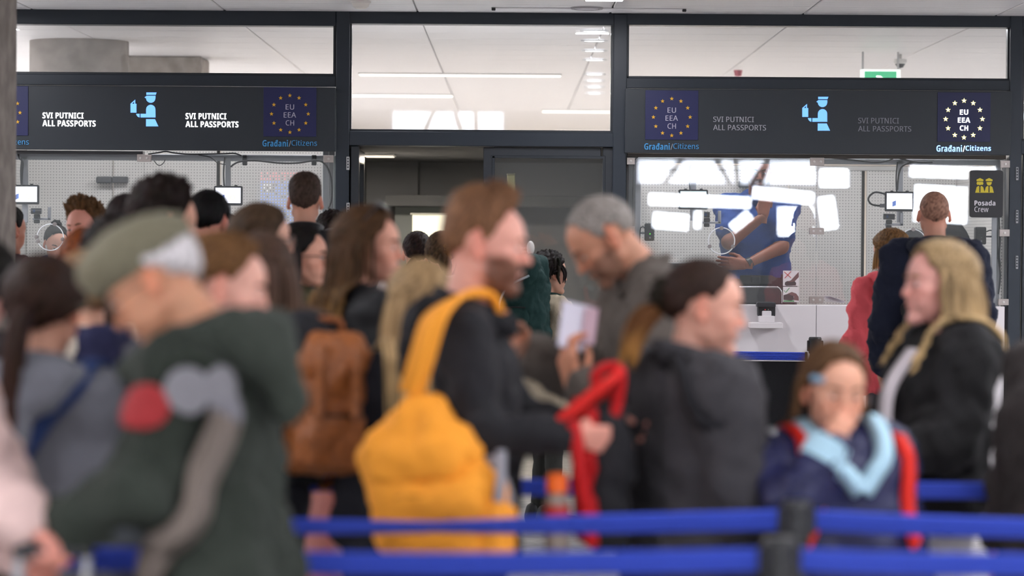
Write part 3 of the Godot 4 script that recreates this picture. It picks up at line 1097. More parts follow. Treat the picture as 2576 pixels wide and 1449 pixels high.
func signs() -> void:
	var d := STAND - 0.07
	var panel := paint("#1e242b", 0.42, 0.0, 0.5)
	var a := thing("passport_sign", "dark sign band over the left booth with brightly lit white lettering", "sign", at(420, 380, d))
	part("panel", block(Shape.new(), -75, 217.5, 844, 378, d, 0.06, 0.003), panel, a)
	union_flag(a, 729.8, 287, false, d - 0.006)
	union_flag(a, 5.5, 284, false, d - 0.006)
	pictogram(a, 0, 180, d - 0.001)
	var white := glowing("#ffffff", 2.4)
	words("lettering", "SVI PUTNICI", 108, 283.5, 211, 298.5, d - 0.002, true, white, a)
	words("lettering", "ALL PASSPORTS", 108, 303, 241.5, 318.5, d - 0.002, true, white, a)
	words("lettering", "SVI PUTNICI", 467.5, 285, 570, 300.5, d - 0.002, true, white, a)
	words("lettering", "ALL PASSPORTS", 467.5, 305.5, 600.5, 320.5, d - 0.002, true, white, a)
	part("tray", block(Shape.new(), -75, 379, 360, 387, STAND + 0.02, 0.1, 0.002), paint("#3a3a3c", 0.6), a)
	var b := thing("passport_sign", "dark sign band over the right booth with one lit ring of stars", "sign", at(2050, 390, d))
	part("panel", block(Shape.new(), 1572, 226.5, 2543, 387.5, d, 0.06, 0.003), panel, b)
	union_flag(b, 1689.5, 295, false, d - 0.006)
	union_flag(b, 2424, 300, true, d - 0.006)
	pictogram(b, 1688, 190.8, d - 0.001)
	var dim := paint("#a9a7ae", 0.5)
	var faint := paint("#83828b", 0.5)
	words("lettering", "SVI PUTNICI", 1793.7, 294, 1896, 307.5, d - 0.002, false, dim, b)
	words("lettering", "ALL PASSPORTS", 1793.7, 314.5, 1926.5, 328, d - 0.002, false, dim, b)
	words("lettering", "SVI PUTNICI", 2158, 297, 2260.5, 311, d - 0.002, false, faint, b)
	words("lettering", "ALL PASSPORTS", 2158, 317.5, 2291.5, 331, d - 0.002, false, faint, b)
	part("tray", block(Shape.new(), 1578, 388, 2530, 398, STAND + 0.02, 0.1, 0.002), paint("#4a443e", 0.6), b)

	var dc := STAND - 0.035
	var c := thing("crew_sign", "black rounded sign with two yellow crew figures, reading Posada Crew", "sign", at(2480, 547, dc))
	var lo := at(2438.5, 547, dc)
	var hi := at(2523, 428.5, dc)
	var rr := 0.018
	var poly := PackedVector2Array()
	for q in [[hi.x, hi.y, 0.0], [lo.x, hi.y, 0.5], [lo.x, lo.y, 1.0], [hi.x, lo.y, 1.5]]:
		for s in 6:
			var an: float = PI * (q[2] + s * 0.1)
			var cx: float = q[0] + (rr if q[0] == lo.x else -rr)
			var cy: float = q[1] + (rr if q[1] == lo.y else -rr)
			poly.append(Vector2(cx + cos(an) * rr, cy + sin(an) * rr))
	part("plate", Shape.new().slab(poly, STAND - dc - 0.01, STAND - dc), paint("#29292c", 0.55), c)
	var yel := paint("#c9b62c", 0.55)
	for k in 2:
		var ox := 2464.5 + k * 23.0
		var pieces := [[[-9, 11], [-9.5, 7], [0, 3], [9.5, 7], [9, 11]], [[-7.5, 13], [7.5, 13], [6.5, 18], [3, 21.5], [-3, 21.5], [-6.5, 18]], [[-13, 40], [-9, 26], [-4, 22.5], [0, 26], [4, 22.5], [9, 26], [13, 40]]]
		if k == 0:
			pieces[1] = [[-8, 12.5], [8, 12.5], [9.5, 17], [7, 20.5], [3, 19.5], [0, 21.5], [-3, 19.5], [-7, 20.5], [-9.5, 17]]
		for pz in pieces:
			var pp := PackedVector2Array()
			for v in pz:
				var w := at(ox + v[0] * 0.92, 445 + v[1], dc)
				pp.append(Vector2(w.x, w.y))
			part("figure", Shape.new().slab(pp, STAND - dc, STAND - dc + 0.002), yel, c)
		part("tie", block(Shape.new(), ox - 1.4, 470, ox + 1.4, 484, dc - 0.003, 0.002, 0.0), paint("#29292c", 0.55), c)
	words("lettering", "Posada", 2451, 504, 2503.5, 517.5, dc - 0.001, true, paint("#d9d4da", 0.5), c)
	words("lettering", "Crew", 2451, 520, 2486, 533.5, dc - 0.001, false, paint("#d9d4da", 0.5), c)
	part("bracket", block(Shape.new(), 2495, 440, 2508, 780, STAND + 0.03, 0.02, 0.002), paint("#8d8f93", 0.4, 0.6), c)


# ---------------------------------------------------------------- the booths
func rod(pts: Array, r: float, s: Shape = null, each := 6) -> Shape:
	return (s if s else Shape.new()).tube(smoothed(pts, each), r, 7)


func tablet(label: String, x0: float, y0: float, x1: float, y1: float, pole_x: float, pole_y0: float, pole_y1: float, blue: bool) -> void:
	var d := STAND + 0.16
	var o := thing("tablet_screen", label, "screen", at((x0 + x1) / 2, y1, d), 0.0, "screens hanging in the booths")
	part("pole", block(Shape.new(), pole_x - 7, pole_y0, pole_x + 7, pole_y1, d + 0.04, 0.03, 0.003), paint("#94969a", 0.4, 0.5), o)
	part("body", block(Shape.new(), x0, y0, x1, y1, d, 0.03, 0.006), paint("#17181c", 0.5), o)
	for fx in [0.24, 0.77]:
		part("mounting_lug", block(Shape.new(), lerpf(x0, x1, fx) - 4, y0 - 2.5, lerpf(x0, x1, fx) + 4, y0 + 3, d + 0.004, 0.022, 0.004), paint("#17181c", 0.5), o)
	var sc := part("display", block(Shape.new(), x0 + 4.5, y0 + 4.5, x1 - 4.5, y1 - 6, d - 0.002, 0.004, 0.0), glowing("#f2f4ff" if not blue else "#d5f0ff", 1.15), o)
	if not blue:
		var cx := lerpf(x0, x1, 0.32)
		var cy := lerpf(y0, y1, 0.6)
		var pp := PackedVector2Array()
		for q in [[-6, -5], [5, -10], [5, 6], [-6, 10]]:
			var w := at(cx + q[0] * 0.8, cy + q[1] * 0.8, d - 0.002)
			pp.append(Vector2(w.x, w.y))
		part("blue_emblem", Shape.new().slab(pp, STAND - d + 0.002, STAND - d + 0.003), glowing("#5a74b4", 0.8), sc)
		var cr := at(lerpf(x0, x1, 0.66), cy, d - 0.002)
		part("round_emblem", Shape.new().lathe(PackedVector2Array([Vector2(0.012, 0.0), Vector2(0.016, 0.0)]), 20, Color.WHITE, Transform3D(Basis(Vector3.RIGHT, PI / 2), cr + Vector3(0, 0, 0.001))), glowing("#d8d3a4", 0.95), sc)
	part("cable", rod([at(pole_x - 7, pole_y0 + 4, d - 0.01), at(pole_x - 10, lerpf(pole_y0, y0, 0.5), d - 0.012), at(pole_x - 9, y0 - 4, d - 0.01), at(pole_x - 6, y0 + 4, d + 0.02)], 0.005), paint("#141417", 0.5), o)


func webcam(label: String, x: float, y: float, w: float) -> void:
	var d := STAND + 0.13
	var o := thing("webcam", label, "camera", at(x, y + 30, d), 0.0, "webcams under the screens")
	part("body", Shape.new().tube(PackedVector3Array([at(x - w / 2 + 7, y, d), at(x + w / 2 - 7, y + 0.5, d)]), PackedFloat32Array([0.019, 0.019]), 14), paint("#1b1c20", 0.35), o)
	var l := at(x - w * 0.12, y, d)
	part("lens", Shape.new().lathe(PackedVector2Array([Vector2(0.0, 0.0195), Vector2(0.009, 0.0185), Vector2(0.010, 0.012)]), 14, Color.WHITE, Transform3D(Basis(Vector3.RIGHT, PI / 2), l)), paint("#30405c", 0.1), o)
	part("stand", block(block(Shape.new(), x - 7, y + 8, x + 8, y + 19, d + 0.01, 0.03, 0.004), x - 7, y + 22, x + 7, y + 31, d + 0.012, 0.03, 0.004), paint("#17181b", 0.5), o)
	part("arm", block(block(Shape.new(), x - 10, y + 17, x + 36, y + 23, d + 0.045, 0.02, 0.003), x + 28, y - 10, x + 36, y + 23, d + 0.045, 0.02, 0.003), paint("#8f9196", 0.4, 0.5), o)


func speaker(label: String, x0: float, y0: float, x1: float, y1: float, lamp: bool, to_x: float) -> void:
	var d := STAND + 0.12
	var o := thing("speaker_box", label, "speaker", at((x0 + x1) / 2, y1, d))
	part("body", block(Shape.new(), x0, y0, x1, y1, d, 0.07, 0.006), paint("#16181b", 0.45), o)
	var g := part("grille", block(Shape.new(), x0 + 4, y0 + 5, x1 - 4, lerpf(y0, y1, 0.5), d - 0.002, 0.004, 0.001), paint("#232529", 0.7), o)
	for k in 3:
		part("slot", block(Shape.new(), x0 + 6, y0 + 8 + k * 4, x1 - 6, y0 + 9.5 + k * 4, d - 0.003, 0.002, 0.0), paint("#0c0d0e", 0.8), g)
	var p := at((x0 + x1) / 2 + 1, lerpf(y0, y1, 0.6), d)
	part("status_lamp", Shape.new().ball(p, Vector3(0.0035, 0.0035, 0.0035)), glowing("#5cff3a", 1.6) if lamp else paint("#35523a", 0.4), o)
	part("knob", Shape.new().lathe(PackedVector2Array([Vector2(0.0, 0.008), Vector2(0.005, 0.007), Vector2(0.006, 0.0)]), 12, Color.WHITE, Transform3D(Basis(Vector3.RIGHT, PI / 2), at((x0 + x1) / 2 + 1, lerpf(y0, y1, 0.82), d))), paint("#6f7276", 0.4), o)
	var inner := x0 if to_x < x0 else x1
	part("bracket", block(Shape.new(), minf(to_x, inner), lerpf(y0, y1, 0.5), maxf(to_x, inner), lerpf(y0, y1, 0.6), d + 0.04, 0.02, 0.002), paint("#55585c", 0.4, 0.5), o)
	part("lead", rod([at(inner, y0 + 12, d + 0.03), at((inner + to_x) / 2, y0 + 9, d + 0.02), at(to_x, y0 + 25, d + 0.03), at(to_x, y1 + 90, d + 0.03)], 0.004), paint("#121214", 0.5), o)


func speech_shield(label: String, cx: float, cy: float, r: float, knobs: Array) -> void:
	var d := STAND - 0.045
	var c := at(cx, cy, d)
	var o := thing("speech_shield", label, "speech opening", c)
	var k := r / 400.0
	var ring := PackedVector3Array()
	for s in 49:
		var a := TAU * s / 48.0
		ring.append(c + Vector3(cos(a) * k, sin(a) * k, 0))
	part("disc", Shape.new().lathe(PackedVector2Array([Vector2(0.0, -0.003), Vector2(k, -0.003), Vector2(k, 0.003), Vector2(0.0, 0.003)]), 48, Color.WHITE, Transform3D(Basis(Vector3.RIGHT, PI / 2), c)), glass(0.02), o)
	part("rim", Shape.new().tube(ring, 0.0035, 7, Color.WHITE, null, 1.0, false), paint("#dcdde0", 0.25), o)
	for q in knobs:
		part("standoff", Shape.new().lathe(PackedVector2Array([Vector2(0.008, -0.04), Vector2(0.008, 0.0), Vector2(0.0125, 0.0), Vector2(0.0125, 0.008), Vector2(0.0, 0.009)]), 16, Color.WHITE, Transform3D(Basis(Vector3.RIGHT, PI / 2), at(q[0], q[1], d))), paint("#8d8786", 0.35, 0.6), o)


func clamp_at(x0: float, y0: float, x1: float, y1: float, where: String) -> void:
	var d := STAND - 0.016
	var o := thing("glass_clamp", "square metal glass clamp " + where, "clamp", at((x0 + x1) / 2, y1, d), 0.0, "clamps holding the booth glass")
	part("plate", block(Shape.new(), x0, y0, x1, y1, d, 0.03, 0.002), paint("#aba29d", 0.42, 0.7), o)
	for f in ([0.5] if x1 - x0 < 28 else [0.28, 0.75]):
		part("screw", Shape.new().lathe(PackedVector2Array([Vector2(0.0, 0.004), Vector2(0.007, 0.003), Vector2(0.008, 0.0)]), 14, Color.WHITE, Transform3D(Basis(Vector3.RIGHT, PI / 2), at(lerpf(x0, x1, f), (y0 + y1) / 2, d))), paint("#c9c6c2", 0.3, 0.7), o)


func booths() -> void:
	# perforated panels of the partitions
	var im := Image.create(256, 256, false, Image.FORMAT_RGB8)
	im.fill(Color(1, 1, 1))
	for yy in 256:
		for xx in 256:
			var q := Vector2(fposmod(xx + 0.5, 32.0) - 16.0, fposmod(yy + 0.5, 32.0) - 16.0)
			var e := clampf(q.length() - 3.9, 0.0, 1.0)
			im.set_pixel(xx, yy, Color(0.2, 0.19, 0.18).lerp(Color(1, 1, 1), e))
	var perf := StandardMaterial3D.new()
	perf.albedo_color = Color("#cfccc6")
	perf.albedo_texture = ImageTexture.create_from_image(im)
	perf.uv1_triplanar = true
	perf.uv1_world_triplanar = true
	perf.uv1_scale = Vector3(6.1, 6.1, 6.1)
	perf.roughness = 0.6
	var edge := paint("#b5b3ae", 0.6)
	var floor_y := 0.3
	for side in 2:
		var x0: float = [-3.40, 0.73][side]
		var x1: float = [-1.13, 3.10][side]
		var pf := structure("floor_booth_%d" % (side + 1))
		part("platform", Shape.new().box(Vector3(x0 + 0.001, 0, -2.05), Vector3(x1 - 0.001, floor_y, -0.02), 0.005), paint("#5d5d60", 0.7), pf)
		var w := structure("wall_partition_%d" % (side + 1))
		var cuts: Array = [[x0, -2.79, -2.065, -2.04, x1, x1], [x0, 1.93, 2.44, 2.47, x1, x1]][side]
		var h: float = [2.28, 2.125][side]
		for k in cuts.size() - 1:
			var wd: float = cuts[k + 1] - cuts[k]
			if wd < 0.01:
				continue
			if wd < 0.06:
				part("joint_strip", Shape.new().box(Vector3(cuts[k] - 0.004, floor_y, -2.04), Vector3(cuts[k + 1] - 0.008, h, -2.025)), paint("#2a2928", 0.7), w)
				continue
			part("perforated_panel", Shape.new().box(Vector3(cuts[k] + 0.004, floor_y, -2.04), Vector3(cuts[k + 1] - 0.004, h, -2.0 + 0.012 * (k % 2)), 0.003), perf, w)
		part("top_rail", Shape.new().box(Vector3(x0, h, -2.05), Vector3(x1, h + 0.03, -1.985), 0.004), edge, w)
		part("side_panel", Shape.new().box(Vector3(x0 - 0.03, floor_y, -2.05), Vector3(x0, h, -0.16), 0.003), perf, w)
		part("side_panel", Shape.new().box(Vector3(x1, floor_y, -2.05), Vector3(x1 + 0.03, h, -0.16), 0.003), perf, w)
		# the counter
		var cn := thing("counter", ["white passport counter of the left booth behind the crowd", "white passport counter of the right booth with a small shelf"][side], "counter", Vector3((x0 + x1) / 2, 0, 0))
		var top := at(2050, 768, STAND).y
		var cuts2: Array = [[x0 + 0.002, -2.3, x1 - 0.002], [x0 + 0.002, 1.913, x1 - 0.002]][side]
		for k in 2:
			part("front_panel", Shape.new().box(Vector3(cuts2[k] + 0.0015, 0.02, -0.03), Vector3(cuts2[k + 1] - 0.0015, top, 0.02), 0.002), paint("#dcd6d8", 0.5), cn)
		part("desk_top", Shape.new().box(Vector3(x0, top - 0.45, -0.75), Vector3(x1, top - 0.41, -0.04), 0.003), paint("#cfcaca", 0.5), cn)
		part("ledge", Shape.new().box(Vector3(x0, top - 0.03, -0.22), Vector3(x1, top - 0.002, -0.031), 0.002), paint("#d4cfd0", 0.5), cn)
		part("plinth", Shape.new().box(Vector3(x0, 0.0, -0.06), Vector3(x1, 0.08, 0.0)), paint("#3d3d40", 0.7), cn)
		# glass above the counter
		var gl := structure("window_%d" % (side + 5))
		var gx: Array = [[at(40, 580, STAND).x - 0.3, at(362, 580, STAND).x, at(838, 580, STAND).x], [at(1580, 580, STAND).x, at(2054, 580, STAND).x, at(2534, 580, STAND).x]][side]
		var gy: float = [at(450, 396, STAND).y, at(2050, 400, STAND).y][side]
		for k in 2:
			part("pane", Shape.new().box(Vector3(gx[k] + 0.002, top + 0.004, -0.006), Vector3(gx[k + 1] - 0.002, gy, 0.006)), glass(0.03), gl)

	# aluminium frames behind the glass
	var ag := paint("#8b8d91", 0.42, 0.45)
	var fd := STAND + 0.2
	var f1 := thing("booth_frame", "grey aluminium frame with rail and posts inside the left booth", "frame", at(420, 760, fd))
	part("rail", block(Shape.new(), -60, 388, 830, 404, fd, 0.05, 0.003), ag, f1)
	part("post", block(Shape.new(), 811, 380, 826, 780, fd + 0.004, 0.05, 0.003), ag, f1)
	part("junction_plate", block(Shape.new(), 345, 388, 381, 407, fd - 0.02, 0.02, 0.002), paint("#9c8c86", 0.45, 0.4), f1)
	part("hose", rod([at(-60, 384, fd + 0.03), at(180, 383, fd + 0.03), at(320, 384, fd + 0.03), at(352, 392, fd + 0.02), at(372, 404, fd)], 0.009), paint("#4b4b4d", 0.6), f1)
	part("edge_profile", block(Shape.new(), 838, 392, 847, 780, STAND + 0.05, 0.08, 0.002), paint("#8d9593", 0.4), f1)
	var f2 := thing("booth_frame", "grey aluminium frame with rail and posts inside the right booth", "frame", at(2050, 770, fd))
	part("rail", block(Shape.new(), 1600, 399, 2530, 413, fd, 0.05, 0.003), ag, f2)
	part("post", block(Shape.new(), 1597, 396, 1611, 780, fd + 0.004, 0.05, 0.003), ag, f2)
	part("post", block(Shape.new(), 2503, 396, 2516, 780, fd + 0.004, 0.05, 0.003), ag, f2)
	part("cross_rail", block(Shape.new(), 1611, 416, 2500, 424, 20.0, 0.04, 0.003), paint("#8a857f", 0.5), f2)
	part("edge_profile", block(Shape.new(), 1574, 392, 1580, 780, STAND + 0.05, 0.08, 0.002), paint("#3a3a3a", 0.4), f2)
	var blk := paint("#131316", 0.5)
	var c1 := thing("cable", "black cable draped along the rail of the left booth", "cable", at(600, 410, fd))
	part("strand", rod([at(580, 420, fd - 0.05), at(600, 408, fd - 0.05), at(640, 404, fd - 0.055), at(700, 410, fd - 0.05), at(750, 410, fd - 0.05), at(797, 404, fd - 0.055), at(820, 416, fd - 0.06), at(833, 450, fd - 0.06), at(834, 500, fd - 0.06), at(826, 525, fd - 0.05)], 0.006), blk, c1)
	for x in [616.0, 790.0]:
		part("cable_clip", block(Shape.new(), x - 6, 390, x + 6, 416, fd - 0.035, 0.03, 0.004), paint("#1c1c1e", 0.6), c1)
	var c2 := thing("cable", "thin black cable looping over the left booth rail by the junction plate", "cable", at(440, 390, fd))
	part("strand", rod([at(373, 388, fd - 0.06), at(400, 384, fd - 0.06), at(418, 381, fd - 0.06), at(440, 385, fd - 0.06), at(480, 388, fd - 0.06), at(560, 387, fd - 0.06), at(590, 386, fd - 0.06), at(608, 392, fd - 0.06)], 0.005), blk, c2)
	part("loop", rod([at(388, 404, fd - 0.055), at(396, 414, fd - 0.055), at(404, 416, fd - 0.055), at(412, 410, fd - 0.055), at(416, 402, fd - 0.055)], 0.003), blk, c2)
	part("drop", rod([at(500, 390, fd - 0.06), at(530, 396, fd - 0.06), at(548, 410, fd - 0.06), at(568, 414, fd - 0.06)], 0.003), blk, c2)
	var c3 := thing("cable", "thick black cable along the rail of the right booth", "cable", at(2250, 405, fd))
	part("strand", rod([at(2090, 397, fd - 0.06), at(2140, 402, fd - 0.06), at(2200, 408, fd - 0.06), at(2235, 404, fd - 0.06), at(2252, 396, fd - 0.06), at(2275, 402, fd - 0.06), at(2310, 408, fd - 0.06), at(2345, 408, fd - 0.06)], 0.006), blk, c3)
	part("drop", rod([at(2300, 407, fd - 0.06), at(2272, 416, fd - 0.06), at(2262, 432, fd - 0.06), at(2258, 460, fd - 0.06), at(2257, 478, fd - 0.06)], 0.006), blk, c3)
	part("loop", rod([at(2226, 488, STAND + 0.15), at(2200, 484, STAND + 0.14), at(2184, 499, STAND + 0.14), at(2192, 514, STAND + 0.14), at(2214, 518, STAND + 0.14)], 0.006), blk, c3)
	part("plug", block(Shape.new(), 2213, 513, 2227, 522, STAND + 0.13, 0.015, 0.002), paint("#3f4045", 0.5), c3)
	var c4 := thing("cable", "pair of black cables tied to the right post beneath the crew sign", "cable", at(2510, 700, fd))
	part("strand", rod([at(2512, 548, fd - 0.03), at(2515, 600, fd - 0.03), at(2514, 650, fd - 0.035), at(2522, 690, fd - 0.03), at(2528, 760, fd - 0.03)], 0.006), blk, c4)
	part("strand", rod([at(2507, 548, fd - 0.03), at(2510, 640, fd - 0.035), at(2516, 690, fd - 0.04), at(2512, 740, fd - 0.03)], 0.005), blk, c4)
	part("tie", block(Shape.new(), 2498, 644, 2516, 652, fd - 0.02, 0.04, 0.003), blk, c4)
	var c5 := thing("cable", "black cable running down the left post of the right booth", "cable", at(1596, 700, fd))
	part("strand", rod([at(1606, 392, fd - 0.02), at(1594, 420, fd - 0.02), at(1592, 520, fd - 0.02), at(1594, 640, fd - 0.02), at(1592, 740, fd - 0.02)], 0.005), blk, c5)
	var c6 := thing("cable", "thick black cable hanging beside the first pole, next to the pillar", "cable", at(52, 440, fd))
	part("strand", rod([at(46, 382, fd - 0.03), at(50, 398, fd - 0.03), at(58, 408, fd - 0.03), at(56, 440, fd - 0.03), at(55, 470, fd - 0.03)], 0.007), blk, c6)

	# screens, cameras, speakers, shields
	tablet("screen by the concrete pillar, lit white with a blue and a round emblem", 18, 465, 98, 514, 63, 392, 560, false)
	tablet("screen in the middle of the left booth, lit white, right of the black-haired man", 538, 468, 610, 517, 573, 392, 600, false)
	tablet("screen lit pale blue in front of the officer with folded arms", 1707, 477, 1781, 527, 1744, 412, 555, true)
	tablet("screen lit white with a looped cable, beside the shaven-headed man", 2226, 482, 2299, 532, 2264, 404, 560, false)
	webcam("webcam on a grey arm beside the concrete pillar", 92, 531, 40)
	webcam("webcam below the pale blue screen near the officer", 1778, 540, 28)
	webcam("webcam on a grey arm above the woman in the coral hoodie", 2236, 545, 42)
	speaker("black speaker box with a green lamp on the left post of the right booth", 1622, 562, 1646, 606, true, 1610)
	speaker("black speaker box on the right post below the crew sign", 2454, 571, 2481, 615, false, 2506)
	speech_shield("clear round speech shield with metal knobs beside the curly-haired man", 127, 597, 33, [[92, 596], [96, 607], [158, 602], [138, 564]])
	speech_shield("clear round speech shield in front of the officer's elbow", 1815, 606, 33, [[1815, 574], [1785, 620], [1844, 620]])
	speech_shield("clear round speech shield half hidden by the shaven-headed man", 2296, 610, 33, [[2297, 577], [2268, 626], [2325, 626]])
	for q in [[345, 389, 379, 407, "at the top of the left booth glass, on its joint"], [814, 391, 839, 409, "at the top right corner of the left booth glass"], [1577, 397, 1597, 414, "at the top left corner of the right booth glass"], [1575, 569, 1597, 587, "halfway up the left edge of the right booth glass"], [2038, 397, 2073, 417, "at the top of the right booth glass, on its joint"], [2036, 573, 2073, 590, "halfway up the joint of the right booth glass"], [2517, 404, 2540, 422, "at the top right corner above the crew sign"], [2515, 577, 2540, 595, "halfway up the right edge below the crew sign"], [2512, 752, 2538, 768, "at the bottom right corner of the right booth glass"], [2036, 746, 2072, 763, "on the white counter under the glass joint"]]:
		clamp_at(q[0], q[1], q[2], q[3], q[4])

	# on and at the right counter
	var ds := STAND - 0.022
	var sh := thing("counter_shelf", "small white shelf fixed to the front of the right counter", "shelf", at(1928, 826, ds))
	part("board", block(Shape.new(), 1887.5, 812, 1969.5, 826, STAND - 0.20, 0.178, 0.002), paint("#e0dadb", 0.5), sh)
	var rdm := thing("document_reader", "black document reader on a white stand on the small shelf", "scanner", at(1929, 811, STAND - 0.1))
	part("stand", block(Shape.new(), 1910, 795, 1949, 811.5, STAND - 0.15, 0.10, 0.003), paint("#d9d4d6", 0.5), rdm)
	part("body", block(Shape.new(), 1907, 762, 1951, 796, STAND - 0.10, 0.075, 0.006), paint("#1d1e21", 0.45), rdm)
	part("head", block(Shape.new(), 1905, 761, 1952, 773, STAND - 0.125, 0.10, 0.005), paint("#25262a", 0.4), rdm)
	var tab := at(1929, 788, STAND - 0.108)
	part("front_plate", block(Shape.new(), 1917, 782, 1941, 797, STAND - 0.115, 0.012, 0.005), paint("#d4cfd2", 0.5), rdm)
	part("lamp", Shape.new().ball(at(1925, 779, STAND - 0.1), Vector3(0.003, 0.003, 0.003)), glowing("#e04a4a", 0.8), rdm)
	part("lamp", Shape.new().ball(at(1933, 779, STAND - 0.1), Vector3(0.003, 0.003, 0.003)), paint("#c9c9c9", 0.4), rdm)
	var red := paint("#c3272b", 0.6)
	var gr := paint("#2f9a55", 0.6)
	var dkk := paint("#2c2b2e", 0.6)
	var hnd := paint("#6e4a48", 0.6)
	for k in 2:
		var y0 := 681.0 + k * 40.5
		var cd := thing("instruction_card", ["white card with a red cross and a hand pressing down, above the green one", "white card with a green tick and a hand on a scanner, below the red one"][k], "card", at(1990, y0 + 39, STAND + 0.05))
		var dd := STAND + 0.05
		part("sheet", block(Shape.new(), 1970, y0, 2010, y0 + 38.5, dd, 0.008, 0.001), paint("#e9e4e6", 0.5), cd)
		if k == 0:
			part("red_cross", Shape.new().tube(PackedVector3Array([at(1973, y0 + 3, dd - 0.002), at(1990, y0 + 18, dd - 0.002)]), 0.0022, 6).tube(PackedVector3Array([at(1990, y0 + 2, dd - 0.002), at(1974, y0 + 19, dd - 0.002)]), 0.0022, 6), red, cd)
			var s1 := PackedVector2Array()
			for q in [[1974, 35], [1975, 29], [1981, 26], [1999, 26], [2003, 31], [2002, 37], [1978, 38]]:
				var w := at(q[0], y0 + q[1], dd)
				s1.append(Vector2(w.x, w.y))
			part("scanner_picture", Shape.new().slab(s1, STAND - dd, STAND - dd + 0.001), dkk, cd)
			var s2 := PackedVector2Array()
			for q in [[1981, 28], [1990, 24], [2009, 3], [2009.5, 16], [1999, 27], [1990, 29]]:
				var w := at(q[0], y0 + q[1], dd)
				s2.append(Vector2(w.x, w.y))
			part("hand_picture", Shape.new().slab(s2, STAND - dd + 0.001, STAND - dd + 0.002), hnd, cd)
		else:
			part("green_tick", Shape.new().tube(PackedVector3Array([at(1972, y0 + 9, dd - 0.002), at(1977, y0 + 14, dd - 0.002), at(1986, y0 + 3, dd - 0.002)]), 0.0022, 6), gr, cd)
			var s3 := PackedVector2Array()
			for q in [[1971, 21], [1985, 17], [1996, 20], [1997, 33], [1990, 35], [1971, 33]]:
				var w := at(q[0], y0 + q[1], dd)
				s3.append(Vector2(w.x, w.y))
			part("scanner_picture", Shape.new().slab(s3, STAND - dd, STAND - dd + 0.001), dkk, cd)
			var s4 := PackedVector2Array()
			for q in [[1982, 17], [1992, 13], [2003, 17], [2009, 25], [2009.5, 35], [1996, 33], [1998, 24], [1990, 21]]:
				var w := at(q[0], y0 + q[1], dd)
				s4.append(Vector2(w.x, w.y))
			part("hand_picture", Shape.new().slab(s4, STAND - dd + 0.001, STAND - dd + 0.002), hnd, cd)
			part("green_bar", block(Shape.new(), 1971, y0 + 34.5, 1998, y0 + 37.5, dd - 0.001, 0.002, 0.0), gr, cd)
	var bs := thing("acrylic_screen", "low black screen with a chrome rounded edge standing on the right counter", "screen", at(1910, 762, STAND + 0.14))
	part("panel", block(Shape.new(), 1862, 723, 1964, 763, STAND + 0.14, 0.02, 0.004), paint("#0f1012", 0.3), bs)
	part("chrome_edge", rod([at(1860, 721.5, STAND + 0.13), at(1945, 721.5, STAND + 0.13), at(1958, 723, STAND + 0.13), at(1966, 733, STAND + 0.13), at(1967, 745, STAND + 0.13), at(1967, 763, STAND + 0.13)], 0.0035), paint("#d5d8da", 0.2, 0.8), bs)
	var mo := thing("desk_monitor", "black desk monitor at the left of the right booth", "monitor", at(1705, 765, STAND + 0.5))
	part("screen", block(Shape.new(), 1662, 661, 1752, 716, STAND + 0.5, 0.04, 0.005), paint("#18191d", 0.4), mo)
	part("stand", block(Shape.new(), 1700, 714, 1714, 764, STAND + 0.52, 0.03, 0.003), paint("#202126", 0.5), mo)
	part("foot", block(Shape.new(), 1680, 760, 1734, 766, STAND + 0.48, 0.12, 0.003), paint("#202126", 0.5), mo)
	var so := thing("socket_box", "small black-rimmed box with cables at the left of the right booth", "socket", at(1648, 700, STAND + 0.3))
	part("rim", block(Shape.new(), 1636, 677, 1659, 704, STAND + 0.3, 0.05, 0.003), paint("#26262a", 0.5), so)
	part("face", block(Shape.new(), 1639, 680, 1656, 704, STAND + 0.298, 0.01, 0.001), paint("#c4c2c0", 0.5), so)
	part("lead", rod([at(1630, 676, STAND + 0.28), at(1645, 680, STAND + 0.27), at(1649, 690, STAND + 0.27), at(1645, 704, STAND + 0.28)], 0.004), blk, so)
	var pa := thing("leaflet_pile", "loose pile of leaflets on the white counter beside the small clamp", "papers", at(2098, 764, STAND + 0.1))
	for k in 5:
		part("sheet", Shape.new().box(Vector3(-0.055, k * 0.005, -0.04), Vector3(0.055, k * 0.005 + 0.002, 0.04), 0.0, Color.WHITE, Transform3D(Basis.from_euler(Vector3(0.0, 0.1 * k, -0.08 - 0.05 * k)), at(2098, 763, STAND + 0.1) + Vector3(0, 0.008, 0))), paint("#b9b9c2", 0.6), pa)
	for e in [[242, 444, 321, 461, "dark grey two-part wall unit above the curly-haired man"], [1858, 455, 1937, 472, "dark grey two-part wall unit behind the officer's head"]]:
		var u := thing("wall_unit", e[4], "wall unit", at((e[0] + e[2]) / 2, e[3], 19.9))
		part("half", block(Shape.new(), e[0], e[1], (e[0] + e[2]) / 2 - 0.5, e[3], 19.93, 0.06, 0.008), paint("#4a4b4d", 0.5), u)
		part("half", block(Shape.new(), (e[0] + e[2]) / 2 + 0.5, e[1], e[2], e[3], 19.93, 0.06, 0.008), paint("#4a4b4d", 0.5), u)
	# a lit display behind the holes of the left partition
	var led := thing("led_panel", "grid of tiny blue, white and red lights shining through the left partition", "lights", at(700, 600, 19.98))
	var tones := [glowing("#8fb0ff", 0.95), glowing("#ffffff", 1.1), glowing("#ff9d9d", 0.85)]
	var sets := [Shape.new(), Shape.new(), Shape.new()]
	var p0 := at(655, 432, 19.975)
